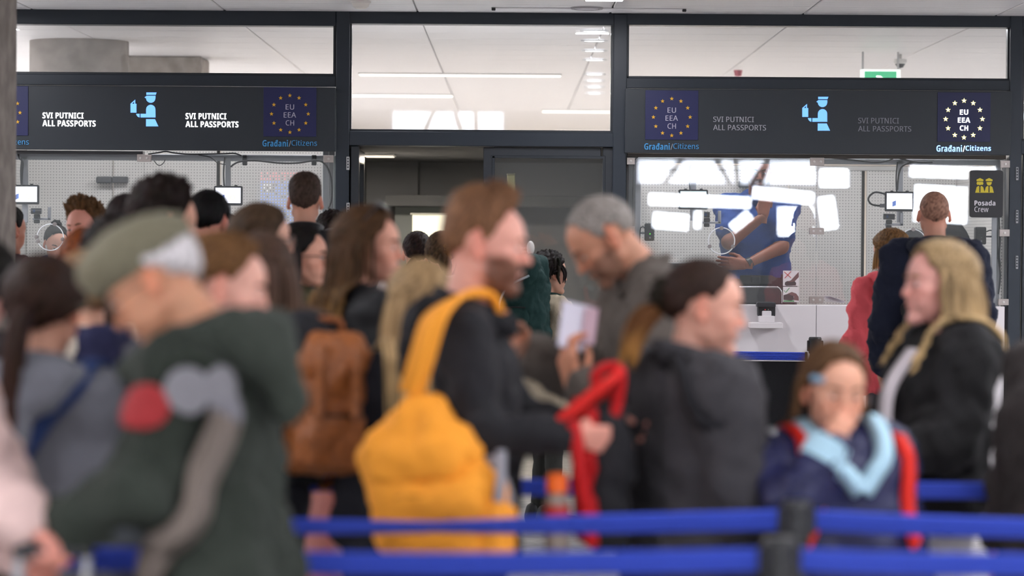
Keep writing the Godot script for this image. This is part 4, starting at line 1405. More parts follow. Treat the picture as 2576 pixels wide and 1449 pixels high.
	for iy in 24:
		for ix in 18:
			var which := 2 if iy in [0, 1, 2] else (1 if ix in [1, 2, 3] and iy % 7 > 3 else 0)
			if rng.randf() < 0.18:
				continue
			var c := Vector3((floorf(p0.x / 0.0205) + ix) * 0.0205 + 0.01, (floorf(p0.y / 0.0205) - iy) * 0.0205 + 0.01, -1.979)
			(sets[which] as Shape).box(c - Vector3(0.0024, 0.0034, 0.002), c + Vector3(0.0024, 0.0034, 0.002))
	for k in 3:
		part(["blue_lights", "white_lights", "red_lights"][k], sets[k], tones[k], led).set_meta("kind", "stuff")


# ---------------------------------------------------------------- the queue barriers
func post(label: String, px: float, py: float, d: float) -> Vector3:
	var p := at(px, py, d)
	var o := thing("barrier_post", label, "barrier post", Vector3(p.x, 0, p.z))
	var dk := paint("#1c1c1e", 0.45)
	part("base", Shape.new().lathe(PackedVector2Array([Vector2(0.17, 0.0), Vector2(0.17, 0.012), Vector2(0.12, 0.03), Vector2(0.03, 0.04)]), 32, Color.WHITE, Transform3D(Basis.IDENTITY, Vector3(p.x, 0, p.z))), dk, o)
	part("pole", Shape.new().lathe(PackedVector2Array([Vector2(0.032, 0.03), Vector2(0.032, p.y - 0.09)]), 24, Color.WHITE, Transform3D(Basis.IDENTITY, Vector3(p.x, 0, p.z))), dk, o)
	part("cassette", Shape.new().lathe(PackedVector2Array([Vector2(0.032, p.y - 0.1), Vector2(0.039, p.y - 0.095), Vector2(0.039, p.y - 0.01), Vector2(0.035, p.y), Vector2(0.0, p.y)]), 24, Color.WHITE, Transform3D(Basis.IDENTITY, Vector3(p.x, 0, p.z))), paint("#232325", 0.4), o)
	for sx in [-1, 1]:
		part("belt_clip", Shape.new().box(Vector3(p.x + sx * 0.036 - 0.012, p.y - 0.085, p.z - 0.012), Vector3(p.x + sx * 0.036 + 0.012, p.y - 0.02, p.z + 0.012), 0.004), dk, o)
	return p


func belt(label: String, pts: Array, width: float, twist: Array) -> Node3D:
	var o := thing("barrier_belt", label, "barrier belt", Vector3(pts[0].x, pts[0].y, pts[0].z))
	var line := smoothed(pts, 14)
	var across := PackedVector3Array()
	for k in line.size():
		var f := float(k) / (line.size() - 1) * (twist.size() - 1)
		var a: float = lerpf(twist[int(f)], twist[mini(int(f) + 1, twist.size() - 1)], f - int(f))
		across.append(Vector3(0, cos(a), sin(a)))
	var m := cloth("#3a52c6", 0.6, 0.5, 0.1)
	part("webbing", Shape.new().strap(line, across, width, 0.003), m, o)
	# woven ribs along the webbing
	var ribs := Shape.new()
	for k in 5:
		var rl := PackedVector3Array()
		for j in line.size():
			rl.append(line[j] + across[j] * (k - 2) * width * 0.19 + Vector3(0, 0, 0.0016))
		ribs.strap(rl, across, width * 0.12, 0.0018)
	part("rib", ribs, m, o)
	part("end_clip", Shape.new().box(line[-1] - Vector3(0.012, width * 0.55, 0.006), line[-1] + Vector3(0.004, width * 0.55, 0.006), 0.002), paint("#1c1c1e", 0.45), o)
	return o


func barriers() -> void:
	var d1 := 6.37
	var d2 := 7.25
	var d3 := 8.3
	var a0 := post("black barrier post at the left end of the front belt", 0, 1362, d1)
	var a1 := post("black barrier post of the front belt, left of the one behind it", 1962, 1352, d1)
	var b1 := post("black barrier post of the second belt, beside the girl in navy", 2005, 1260, d2)
	var b0 := post("black barrier post of the second belt hidden behind the old man", 330, 1268, d2)
	var f1 := post("distant black barrier post before the white counter", 2051, 848, 17.1)
	var w := 0.054
	belt("front blue barrier belt crossing the bottom of the picture", [at(30, 1404, d1), at(500, 1412, d1), at(1000, 1421, d1), at(1500, 1418, d1), at(1930, 1410, d1)], w, [0.1, 0.2, 0.15, 0.1])
	belt("front blue barrier belt running on to the right from the nearest post", [at(1996, 1410, d1), at(2300, 1420, d1), at(2700, 1425, d1 - 0.05)], w, [0.1, 0.2, 0.3])
	belt("second blue barrier belt, twisted thin across the yellow backpack", [at(360, 1316, d2), at(720, 1325, d2), at(1100, 1327, d2), at(1500, 1320, d2), at(1972, 1309, d2)], w, [0.2, 0.6, 0.95, 0.35, 0.1])
	belt("second blue barrier belt in front of the girl in the navy jacket", [at(2038, 1309, d2), at(2300, 1322, d2), at(2700, 1334, d2 - 0.05)], w, [0.1, 0.2, 0.3])
	belt("third blue barrier belt under the tan leather backpack", [at(330, 1214, d3), at(800, 1217, d3), at(1400, 1228, d3), at(2000, 1232, d3), at(2700, 1238, d3)], w * 0.93, [0.1, 0.2, 0.1])
	var fb := belt("far blue barrier belt in front of the white counter", [at(1270, 886, 17.1), at(1600, 891, 17.1), at(2030, 897, 17.1)], 0.05, [0.0, 0.0])
	part("hanging_panel", block(Shape.new(), 1560, 908, 2036, 1240, 17.11, 0.004, 0.001), cloth("#1b1b1e", 0.85, 0.3, 0.0), fb)


# ---------------------------------------------------------------- heads and hands, built once and fitted to each body
const MIDHEAD := Vector3(0, 0.02, -0.01)

func head_of(kind: String) -> Dictionary:
	if heads.has(kind):
		return heads[kind]
	var f := Field.new(Vector3(-0.105, -0.17, -0.13), Vector3(0.105, 0.14, 0.135), 0.0045)
	var man := kind == "m"
	var jw := 0.046 if man else 0.041
	f.egg(Vector3(0, 0.036, -0.014), Vector3(0.075, 0.088, 0.097), 0.01)
	f.egg(Vector3(0, -0.03, 0.028), Vector3(0.058, 0.082, 0.06), 0.03)
	f.egg(Vector3(0, 0.04, 0.045), Vector3(0.058, 0.05, 0.045), 0.03)
	for s in [-1.0, 1.0]:
		f.cap(Vector3(jw * s, -0.052, 0.0), Vector3(0.012 * s, -0.098, 0.072), 0.02, 0.015, 0.02)
		f.egg(Vector3(0.044 * s, -0.016, 0.056), Vector3(0.02, 0.016, 0.02), 0.025)
		f.egg(Vector3(0.034 * s, -0.048, 0.062), Vector3(0.02, 0.022, 0.02), 0.025)
		if man:
			f.cap(Vector3(0.012 * s, 0.028, 0.088), Vector3(0.046 * s, 0.028, 0.07), 0.009, 0.008, 0.014)
	f.egg(Vector3(0, -0.1, 0.074), Vector3(0.019, 0.015, 0.016), 0.02)
	for s in [-1.0, 1.0]:
		f.egg(Vector3(0.031 * s, 0.006, 0.1), Vector3(0.02, 0.013, 0.017), 0.014, Basis.IDENTITY, true)
	f.cap(Vector3(0, 0.018, 0.086), Vector3(0, -0.027, 0.108 if man else 0.104), 0.0085, 0.0115, 0.012)
	for s in [-1.0, 1.0]:
		f.egg(Vector3(0.0125 * s, -0.031, 0.094), Vector3(0.008, 0.0075, 0.01), 0.007)
		f.egg(Vector3(0.031 * s, 0.0125, 0.0785), Vector3(0.0165, 0.0075, 0.0135), 0.003)
		f.egg(Vector3(0.031 * s, -0.0035, 0.0785), Vector3(0.0155, 0.0055, 0.0115), 0.004)
	f.cap(Vector3(-0.02, -0.06, 0.083), Vector3(0, -0.057, 0.0915), 0.006, 0.007, 0.008)
	f.cap(Vector3(0.02, -0.06, 0.083), Vector3(0, -0.057, 0.0915), 0.006, 0.007, 0.008)
	f.cap(Vector3(-0.016, -0.07, 0.083), Vector3(0.016, -0.07, 0.083), 0.007, 0.007, 0.006)
	f.egg(Vector3(0, -0.0645, 0.096), Vector3(0.02, 0.0022, 0.008), 0.003, Basis.IDENTITY, true)
	for s in [-1.0, 1.0]:
		var tilt := Basis.from_euler(Vector3(-0.25, 0.45 * s, 0.1 * s))
		f.egg(Vector3(0.081 * s, 0.0, -0.012), Vector3(0.0085, 0.032, 0.02), 0.005, tilt)
		f.egg(Vector3(0.0785 * s, -0.027, -0.004), Vector3(0.007, 0.01, 0.009), 0.006)
		f.egg(Vector3(0.0905 * s, 0.001, -0.003), Vector3(0.005, 0.019, 0.01), 0.005, tilt, true)
	f.cap(Vector3(0, -0.055, -0.03), Vector3(0, -0.165, -0.04), 0.053 if man else 0.046, 0.056 if man else 0.047, 0.02)
	var m := f.nets()
	var col := PackedColorArray()
	for p in (m[0] as PackedVector3Array):
		var c := Vector3(1, 1, 1)
		var lip := clampf(1.6 - Vector2(p.x / 0.021, (p.y + 0.0645) / 0.0105).length() * 1.5, 0.0, 1.0) * (1.0 if p.z > 0.07 else 0.0)
		c = c.lerp(Vector3(0.80, 0.50, 0.50), lip * (0.55 if man else 0.85))
		if absf(p.x) > 0.074 and p.z < 0.03:
			c = c.lerp(Vector3(1.0, 0.74, 0.68), 0.8)
		var cheek := clampf(1.3 - Vector2((absf(p.x) - 0.042) / 0.026, (p.y + 0.025) / 0.026).length(), 0.0, 1.0) * (1.0 if p.z > 0.03 else 0.0)
		c = c.lerp(Vector3(1.0, 0.82, 0.78), cheek * 0.7)
		var nose := clampf(1.4 - Vector3(p.x / 0.018, (p.y + 0.028) / 0.018, (p.z - 0.1) / 0.018).length(), 0.0, 1.0)
		c = c.lerp(Vector3(1.0, 0.78, 0.74), nose * 0.7)
		col.append(Color(c.x, c.y, c.z))
	m.append(col)
	var table := PackedFloat32Array()
	for ie in 33:
		var el := deg_to_rad(-70.0 + 5.0 * ie)
		for ia in 64:
			var az := TAU * ia / 64.0
			var dir := Vector3(sin(az) * cos(el), sin(el), cos(az) * cos(el))
			var r := 0.035
			while r < 0.17 and f.sample(MIDHEAD + dir * r) < 0.0:
				r += 0.005
			# ears do not carry hair
			if absf(dir.x) > 0.75 and el < 0.4:
				r = minf(r, 0.08)
			table.append(r + minf(f.sample(MIDHEAD + dir * r) * -1.0, 0.0))
	heads[kind] = {"mesh": m, "table": table}
	return heads[kind]


func skull(kind: String, az: float, el: float) -> float:   # distance from the middle of the head to the skin
	var t: PackedFloat32Array = head_of(kind).table
	var fe := clampf((rad_to_deg(el) + 70.0) / 5.0, 0.0, 31.999)
	var fa := fposmod(az / TAU * 64.0, 64.0)
	var e := int(fe)
	var a := int(fa)
	var b := (a + 1) % 64
	return lerpf(lerpf(t[e * 64 + a], t[e * 64 + b], fa - a), lerpf(t[e * 64 + 64 + a], t[e * 64 + 64 + b], fa - a), fe - e)


func hand_of(pose: String) -> Array:   # a right hand: wrist at the origin, fingers along +y, palm towards +z, thumb towards +x
	if hands.has(pose):
		return hands[pose]
	var bend: Array = {"relax": [0.25, 0.45, 0.3], "grip": [0.95, 1.25, 0.7], "hold": [0.55, 0.75, 0.4], "flat": [0.1, 0.2, 0.1]}[pose]
	var f := Field.new(Vector3(-0.06, -0.04, -0.035), Vector3(0.085, 0.21, 0.095), 0.004)
	var xs := [0.029, 0.0095, -0.010, -0.028]
	var ys := [0.092, 0.096, 0.091, 0.083]
	var ls := [[0.042, 0.025, 0.02], [0.046, 0.028, 0.021], [0.042, 0.026, 0.02], [0.033, 0.02, 0.018]]
	f.cap(Vector3(0, -0.035, 0), Vector3(0, 0.012, 0), 0.026, 0.025, 0.008, 1.25)
	for k in 4:
		f.cap(Vector3(xs[k] * 0.5, 0.015, 0), Vector3(xs[k], ys[k], 0.002), 0.0165, 0.0115, 0.012)
		var p := Vector3(xs[k], ys[k], 0.002)
		var a := 0.0
		for j in 3:
			a += bend[j] * (1.0 + 0.08 * (k - 1.5))
			var q := p + Vector3(xs[k] * 0.05, cos(a) * ls[k][j], sin(a) * ls[k][j])
			f.cap(p, q, [0.0098, 0.0088, 0.008][j], [0.0088, 0.008, 0.0068][j], 0.003)
			p = q
	var fold := 1.0 if pose in ["grip", "hold"] else 0.3
	var t1 := Vector3(0.044, 0.048, 0.02 + 0.008 * fold)
	var t2 := t1 + Vector3(0.016 - 0.018 * fold, 0.028, 0.008 + 0.012 * fold)
	var t3 := t2 + Vector3(0.006 - 0.014 * fold, 0.024, 0.004 + 0.004 * fold)
	f.cap(Vector3(0.016, 0.016, 0.006), t1, 0.016, 0.0125, 0.012)
	f.cap(t1, t2, 0.0115, 0.0098, 0.004)
	f.cap(t2, t3, 0.0098, 0.0078, 0.003)
	var m := f.nets()
	var col := PackedColorArray()
	for p3 in (m[0] as PackedVector3Array):
		col.append(Color(1.0, 0.86, 0.83) if p3.y > 0.12 or p3.x > 0.05 else Color(1, 0.94, 0.92))
	m.append(col)
	hands[pose] = m
	return m


# ---------------------------------------------------------------- hair
func along(keys: Array, x: float) -> float:
	for k in range(1, keys.size()):
		if x <= keys[k][0]:
			return lerpf(keys[k - 1][1], keys[k][1], smoothstep(keys[k - 1][0], keys[k][0], x))
	return keys[-1][1]


const SHORT := [[0, 50], [35, 47], [55, 30], [68, 4], [82, -4], [92, 20], [112, 8], [128, -24], [180, -36]]
const LONG := [[0, 50], [24, 46], [48, 24], [70, 2], [95, -18], [130, -36], [180, -44]]
const BACK := [[0, 52], [35, 46], [55, 26], [72, 8], [88, 16], [112, 2], [130, -26], [180, -38]]

# hair lying on the skull; tall = thickness on the top, side, back
func cap_of_hair(sh: Shape, kind: String, edge: Array, tall: Vector3, col: Color, rough: float, curl: float, t: Transform3D, front := 0.0, seedy := 0.0) -> void:
	var na := 80
	var nr := 26
	var v := PackedVector3Array()
	var cc := PackedColorArray()
	var ix := PackedInt32Array()
	for j in nr + 1:
		for i in na:
			var az := TAU * i / na
			var deg := absf(rad_to_deg(wrapf(az, -PI, PI)))
			var low := along(edge, deg) + strand.get_noise_2d(az * 14.0 + seedy, 3.0) * 5.0
			var el := deg_to_rad(lerpf(90.0, low, float(j) / nr))
			var dir := Vector3(sin(az) * cos(el), sin(el), cos(az) * cos(el))
			var up := smoothstep(15.0, 68.0, rad_to_deg(el))
			var th := lerpf(lerpf(tall.y, tall.z, smoothstep(80.0, 150.0, deg)), tall.x, up)
			th += front * smoothstep(95.0, 20.0, deg) * smoothstep(30.0, 55.0, rad_to_deg(el)) * (1.0 - 0.35 * smoothstep(75.0, 90.0, rad_to_deg(el)))
			var streak := strand.get_noise_3d(dir.x * 34.0 + seedy, dir.y * 6.0, dir.z * 34.0)
			th *= 1.0 + rough * streak
			th += curl * strand.get_noise_3dv(dir * 7.0 + Vector3(seedy, 0, 0)) + curl * 0.7 * strand.get_noise_3dv(dir * 16.0)
			if j == nr:
				th = -0.005
			elif j == nr - 1:
				th *= 0.45
			elif j == nr - 2:
				th *= 0.8
			v.append(MIDHEAD + dir * (skull(kind, az, el) + th))
			var s := 1.0 + 0.9 * strand.get_noise_3d(dir.x * 26.0, dir.y * 5.0 + seedy, dir.z * 26.0) + 0.45 * streak
			cc.append(Color(col.r * s, col.g * s, col.b * s))
	for j in nr:
		for i in na:
			var a := j * na + i
			var b := j * na + (i + 1) % na
			ix.append_array([a, a + na, b, b, a + na, b + na])
	sh.add([v, Field.smooth(v, ix), ix, cc], Color.WHITE, t)


# separate locks that run down from the scalp, over the shoulders
func locks(sh: Shape, kind: String, t: Transform3D, dress: Field, o: Dictionary) -> void:
	var cnt: int = o.get("n", 70)
	var back := t.affine_inverse()
	var hs := t.basis.get_scale().x
	var col: Color = o.col
	var tip: Color = o.get("tip", col)
	var stepl := 0.02
	for n in cnt:
		var p: Vector3
		var dir: Vector3
		if o.has("root"):
			p = t * ((o.root as Vector3) + Vector3(rng.randf_range(-1, 1), rng.randf_range(-1, 1), rng.randf_range(-1, 1)) * float(o.get("spread", 0.018)))
			dir = t.basis.orthonormalized() * (o.get("aim", Vector3(0, 0.2, -1)) as Vector3).normalized()
		else:
			var u := (n + 0.5) / cnt
			var az: float = lerpf(o.get("from", 48.0), 180.0, u) * (1.0 if n % 2 == 0 else -1.0)
			var el := deg_to_rad(rng.randf_range(18.0, 66.0))
			var a := deg_to_rad(az)
			var out := Vector3(sin(a) * cos(el), sin(el), cos(a) * cos(el))
			p = t * (MIDHEAD + out * (skull(kind, a, el) + 0.004))
			dir = (t.basis.orthonormalized() * Vector3(sin(a) * 0.5, -0.6, cos(a) * 0.5)).normalized()
		var length: float = float(o.len) * rng.randf_range(0.82, 1.06) * hs
		var off: float = float(o.get("off", 0.014)) * rng.randf_range(0.5, 1.25)
		var pts := PackedVector3Array([p])
		var wave := rng.randf() * TAU
		var gone := 0.0
		for s in int(length / stepl * 2.0):
			if gone > length:
				break
			dir = dir.lerp(Vector3.DOWN, 0.24).normalized()
			var from := p
			p += dir * stepl
			var q := back * p - MIDHEAD
			var len_q := q.length()
			if len_q < 0.17 and q.y > -0.12:
				var need := skull(kind, atan2(q.x, q.z), asin(clampf(q.y / len_q, -1, 1))) + off
				if len_q < need:
					p = t * (MIDHEAD + q / len_q * need)
			if dress and dress.sample(p) < off + 0.016:
				p = dress.push(p, off + 0.016)
				var nn := dress.slope(p)
				if nn.y > 0.35:   # a lock that lands on a shoulder slides off it, to the nearer side
					var away := Vector3((p.x - t.origin.x) * 2.0, 0, -1.0 if p.z < t.origin.z + 0.01 else 1.0)
					p += away.normalized() * stepl * 0.7
					p = dress.push(p, off + 0.016)
			var w: float = o.get("wave", 0.0)
			gone += from.distance_to(p)
			if from.distance_squared_to(p) > 0.00003:
				pts.append(p + Vector3(cos(wave + s * 0.9), 0, sin(wave + s * 0.9)) * w)
		if pts.size() < 3:
			continue
		var rad := PackedFloat32Array()
		var r0: float = float(o.get("r", 0.0115)) * rng.randf_range(0.75, 1.2) * hs
		for k in pts.size():
			var g := float(k) / (pts.size() - 1)
			rad.append(r0 * (0.55 + 0.45 * sin(minf(g * 3.0, 1.0) * PI / 2)) * (1.0 - 0.75 * pow(g, 3.0)))
		var b := sh.col.size()
		sh.tube(pts, rad, 6)
		var bright := rng.randf_range(0.5, 1.5)
		for k in range(b, sh.col.size()):
			var g2 := minf(float(k - b) / 6.0 / pts.size(), 1.0)
			var c := col.lerp(tip, smoothstep(0.3, 0.9, g2))
			sh.col[k] = Color(c.r * bright, c.g * bright, c.b * bright)


# ---------------------------------------------------------------- bodies
func reach(s: Vector3, t: Vector3, l1: float, l2: float, pole: Vector3) -> Array:   # shoulder, elbow, wrist
	var d := t - s
	var len_d := clampf(d.length(), absf(l1 - l2) + 0.02, (l1 + l2) * 0.995)
	d = d.normalized()
	t = s + d * len_d
	var a := (l1 * l1 - l2 * l2 + len_d * len_d) / (2.0 * len_d)
	var h := sqrt(maxf(l1 * l1 - a * a, 0.0))
	var out := (pole - d * pole.dot(d)).normalized()
	return [s, s + d * a + out * h, t]


var leg_mesh: ArrayMesh
var shoe_mesh: ArrayMesh
func legs_and_shoes(o: Node3D, k: float, wide: float, hex: String, shoe_hex: String) -> void:
	if leg_mesh == null:
		var f := Field.new(Vector3(-0.3, 0.02, -0.25), Vector3(0.3, 1.08, 0.25), 0.018)
		f.cap(Vector3(-0.07, 0.95, -0.01), Vector3(0.07, 0.95, -0.01), 0.112, 0.112, 0.03)
		for s in [-1.0, 1.0]:
			f.cap(Vector3(0.085 * s, 0.88, 0), Vector3(0.095 * s, 0.5, 0.012), 0.09, 0.066, 0.03)
			f.cap(Vector3(0.095 * s, 0.5, 0.012), Vector3(0.1 * s, 0.03, -0.012), 0.066, 0.058, 0.02)
		f.trim(0.055)
		leg_mesh = Shape.new().add(f.nets(folds, 0.008)).made()
		var g := Field.new(Vector3(-0.08, -0.02, -0.12), Vector3(0.08, 0.16, 0.24), 0.01)
		g.cap(Vector3(0, 0.038, -0.06), Vector3(0.004, 0.03, 0.155), 0.042, 0.038, 0.02)
		g.cap(Vector3(0, 0.07, -0.05), Vector3(0.002, 0.05, 0.06), 0.042, 0.036, 0.03)
		g.cap(Vector3(0, 0.1, -0.05), Vector3(0, 0.06, -0.05), 0.042, 0.042, 0.02)
		g.trim(0.002)
		shoe_mesh = Shape.new().add(g.nets()).made()
	var l := MeshInstance3D.new()
	l.name = "trousers"
	l.mesh = leg_mesh
	l.material_override = cloth(hex, 0.9, 0.5, 0.15)
	l.scale = Vector3(k * wide, k, k * wide)
	o.add_child(l, true)
	for s in [-1.0, 1.0]:
		var h := MeshInstance3D.new()
		h.name = "shoe" if s < 0 else "shoe_001"
		h.mesh = shoe_mesh
		h.material_override = paint(shoe_hex, 0.6)
		h.scale = Vector3(k, k, k)
		h.position = Vector3(0.1 * s * k * wide, 0, -0.012 * k)
		h.rotation.y = 0.18 * s
		o.add_child(h, true)


# one standing person. o.crown = [column, row] of the top of the head in the photograph, o.s = pixels per metre there
func person(o: Dictionary) -> Dictionary:
	var kind: String = o.get("kind", "m")
	var d: float = FOCAL / float(o.s)
	var crown := at(o.crown[0], o.crown[1], d)
	var hs: float = o.get("head", 1.0 if kind == "m" else (0.96 if kind == "f" else 0.92))
	var hv: float = o.get("hair_top", 0.02)
	var yaw := deg_to_rad(float(o.yaw))
	var lean := deg_to_rad(float(o.get("lean", 0.0)))
	var hd: Array = o.get("look", [0, 0, 0])   # turn, nod, tilt in degrees
	var w: float = o.get("w", 1.0 if kind == "m" else 0.88)
	var look := Basis.from_euler(Vector3(deg_to_rad(hd[1]), deg_to_rad(hd[0]), deg_to_rad(hd[2])))
	var base_y: float = o.get("floor", 0.0)
	var k := 1.0
	var tt: Transform3D
	var ht: Transform3D
	var top: Vector3
	for n in 4:
		var hip := Vector3(0, 0.95 * k, 0)
		tt = Transform3D(Basis.IDENTITY, hip) * Transform3D(Basis(Vector3.BACK, deg_to_rad(float(o.get("sway", 0.0)))) * Basis(Vector3.RIGHT, lean), Vector3.ZERO) * Transform3D(Basis.IDENTITY, -hip)
		ht = tt * Transform3D(look, Vector3(0, 1.485 * k, -0.012)) * Transform3D(Basis.IDENTITY.scaled(Vector3(hs, hs, hs)), Vector3(0, 0.14 * hs, 0.025))
		top = ht * Vector3(0, 0.124, -0.01)
		k *= (crown.y - hv - base_y) / top.y
	var spot := Vector3(crown.x, base_y, crown.z) - Basis(Vector3.UP, yaw) * Vector3(top.x, 0, top.z)
	var node := thing("person", o.label, "person", spot, yaw)
	var J := func(x: float, y: float, z: float) -> Vector3: return tt * Vector3(x * w, y * k, z)
	var out := {"node": node, "k": k, "tt": tt, "ht": ht, "hs": hs, "kind": kind, "w": w}

	# arms
	var arms := []
	var hand_t := []
	for side in 2:
		var sg := 1.0 if side == 0 else -1.0   # 0 = the person's left, towards +x
		var a: Dictionary = o.get("left" if side == 0 else "right", {})
		var sh_p: Vector3 = J.call(0.178 * sg, 1.405, -0.018)
		var goal: Vector3 = a.get("to", Vector3(0.25 * sg * w, 0.86 * k, 0.05))
		var pole: Vector3 = a.get("pole", Vector3(0.35 * sg, -0.2, -1))
		var arm := reach(sh_p, goal, 0.285 * k, 0.25 * k, pole)
		arms.append(arm)
		var fd: Vector3 = a.get("fingers", arm[2] - arm[1])
		fd = fd.normalized()
		var palm: Vector3 = a.get("palm", Vector3(-sg, 0, 0.15))
		palm = (palm - fd * palm.dot(fd)).normalized()
		var hsz := k * (1.0 if kind == "m" else 0.92)
		var bas := Basis(fd.cross(palm) * (-1.0 if side == 0 else 1.0), fd, palm).scaled_local(Vector3.ONE * hsz)
		hand_t.append(Transform3D(bas, arm[2]))
	out["hand_l"] = hand_t[0]
	out["hand_r"] = hand_t[1]
	out["arms"] = arms

	# the body: one skin from the head through neck and trunk to the hands
	var skin := Field.new(Vector3(-0.55, 0.8 * k, -0.5), Vector3(0.55, 1.62 * k, 0.65), 0.016)
	var neck_r := 0.055 if kind == "m" else 0.047
	skin.cap(J.call(0, 1.38 if kind != "c" else 1.36, -0.03), ht * Vector3(0, -0.07, -0.03), neck_r * 1.08 * hs, neck_r * hs, 0.03)
	skin.cap(J.call(-0.1, 1.38, -0.02), J.call(0.1, 1.38, -0.02), 0.06, 0.06, 0.05)
	skin.cap(J.call(0, 1.3, -0.01), J.call(0, 1.0, 0), 0.09, 0.09, 0.04)
	for arm in arms:
		skin.cap(arm[0], arm[1], 0.046 * k, 0.042 * k, 0.03)
		skin.cap(arm[1], arm[2], 0.043 * k, 0.026 * k, 0.02)
	var body := Shape.new()
	body.add(skin.nets())
	body.add(head_of(kind).mesh, Color.WHITE, ht)
	for side in 2:
		var a2: Dictionary = o.get("left" if side == 0 else "right", {})
		var use: Transform3D = hand_t[side]
		body.add(hand_of(a2.get("pose", "relax")), Color.WHITE, use)
	if o.has("beard"):
		var bc: Color = lin(o.beard)
		var sk: Color = lin(o.get("skin", "#d3a08a"))
		var ratio := Color(bc.r / sk.r, bc.g / sk.g, bc.b / sk.b)
		var inv := ht.affine_inverse()
		for i in body.v.size():
			var q := inv * body.v[i]
			if absf(q.x) < 0.085 and q.y > -0.135 and q.y < 0.0 and q.z > -0.015:
				var cover := smoothstep(-0.022, -0.04, q.y - 0.35 * maxf(absf(q.x) - 0.045, 0.0) * 2.0) * smoothstep(-0.01, 0.02, q.z)
				if Vector2(q.x / 0.022, (q.y + 0.0645) / 0.011).length() < 1.0 and q.z > 0.07:
					cover = 0.0
				var was := body.col[i]
				body.col[i] = was.lerp(ratio, cover * float(o.get("beard_strength", 0.75)))
	part("body", body, flesh(o.get("skin", "#d3a08a")), node, true)

	# clothes
	var c: Dictionary = o.top
	var puff: float = c.get("puff", 0.0)
	var hem: float = float(c.get("hem", 0.82)) * k
	var dress := Field.new(Vector3(-0.6, hem - 0.06, -0.52), Vector3(0.6, 1.56 * k, 0.66), c.get("cell", 0.019))
	var wd: float = c.get("belly", 1.0)
	var rows := [[1.385, 0.105, 0.078, -0.03], [1.3, 0.098, 0.112, -0.005], [1.18, 0.088, 0.112 * wd, 0.005], [1.05, 0.08, 0.112 * wd, 0.01], [0.93, 0.09, 0.118 * wd, 0.0], [0.78, 0.1, 0.122, 0.0], [0.6, 0.105, 0.13, 0.0], [0.42, 0.11, 0.14, 0.0]]
	if kind == "f":
		rows[1] = [1.28, 0.09, 0.108, 0.012]
		rows[3] = [1.06, 0.066, 0.098 * wd, 0.0]
	for n in rows.size() - 1:
		if rows[n + 1][0] * k < hem - 0.2:
			break
		for sx in [-1.0, 0.0, 1.0]:
			dress.cap(J.call(rows[n][1] * sx, rows[n][0], rows[n][3]), J.call(rows[n + 1][1] * sx, rows[n + 1][0], rows[n + 1][3]), rows[n][2] + puff, rows[n + 1][2] + puff, 0.025, 1.12)
	for sx in [-1.0, 1.0]:
		dress.cap(J.call(0.045 * sx, 1.445, -0.035), J.call(0.17 * sx, 1.4, -0.02), 0.05 + puff * 0.5, 0.066 + puff, 0.04)
	var short: bool = c.get("short", false)
	for side in 2:
		var arm: Array = arms[side]
		if short:
			dress.cap(arm[0], arm[0].lerp(arm[1], 0.72), 0.07 * k, 0.074 * k, 0.03)
		else:
			dress.cap(arm[0], arm[1], (0.066 + puff) * k, (0.058 + puff) * k, 0.035)
			dress.cap(arm[1], arm[1].lerp(arm[2], float(c.get("cuff", 0.93))), (0.058 + puff) * k, (0.044 + puff * 0.8) * k, 0.025)
	if c.get("flare", 0.0) > 0.0:
		dress.cap(J.call(-0.1, 0.85, 0), J.call(0.1, 0.85, 0), 0.13 + c.flare, 0.13 + c.flare, 0.06)
	if c.get("high", false):
		dress.cap(J.call(0, 1.43, -0.03), J.call(0, 1.475, -0.022), 0.072, 0.07, 0.03)
	dress.trim(hem)
	var mat_: Material = c.get("mat", null)
	if mat_ == null:
		mat_ = cloth(c.col, c.get("rough", 0.92), c.get("relief", 0.6), c.get("rim", 0.2))
	part(c.get("name", "jacket"), Shape.new().add(dress.nets(folds, c.get("folds", 0.014), spot * 3.0)), mat_, node, true)
	out["dress"] = dress
	out["mat"] = mat_
	var collar: float = c.get("collar", 0.05)
	if collar > 0.0:
		var ring := PackedVector3Array()
		var ups := PackedVector3Array()
		for s in 33:
			var an := TAU * s / 32.0 + PI / 32.0
			ring.append(tt * Vector3(sin(an) * 0.079 * hs, 1.452 * k - 0.028 * cos(an) + collar * 0.3, -0.022 + cos(an) * 0.074 * hs))
			ups.append(tt.basis * Vector3(sin(an) * 0.22, 1, cos(an) * 0.22 - 0.2))
		part("collar", Shape.new().strap(ring, ups, collar + 0.02, 0.016), c.get("collar_mat", mat_), node, true)
	if c.get("hood", "") != "":
		var hood := Field.new(Vector3(-0.3, 1.1 * k, -0.5), Vector3(0.3, 1.68 * k, 0.25), 0.016)
		var big: float = c.get("hood_size", 1.0)
		var out_by := puff * 0.8 + 0.012
		var hx := 0.1 + out_by
		var chain := [J.call(-hx * 0.8 / w, 1.42, 0.07 + out_by), J.call(-hx * 1.05 / w, 1.46, -0.03), J.call(-hx * 0.75 / w, 1.475, -0.105 - out_by), J.call(hx * 0.75 / w, 1.475, -0.105 - out_by), J.call(hx * 1.05 / w, 1.46, -0.03), J.call(hx * 0.8 / w, 1.42, 0.07 + out_by)]
		for n in 5:
			hood.cap(chain[n], chain[n + 1], 0.036 * big, 0.036 * big, 0.03)
		hood.cap(J.call(0, 1.44, -0.13 - out_by), J.call(0, 1.30, -0.165 - out_by), 0.052 * big, 0.04 * big, 0.05)
		hood.cap(J.call(-0.07, 1.42, -0.125 - out_by), J.call(0.07, 1.42, -0.125 - out_by), 0.045 * big, 0.045 * big, 0.05)
		part("hood", Shape.new().add(hood.nets(folds, 0.016, spot)), cloth(c.hood, 0.92, 0.6, 0.2), node, true)
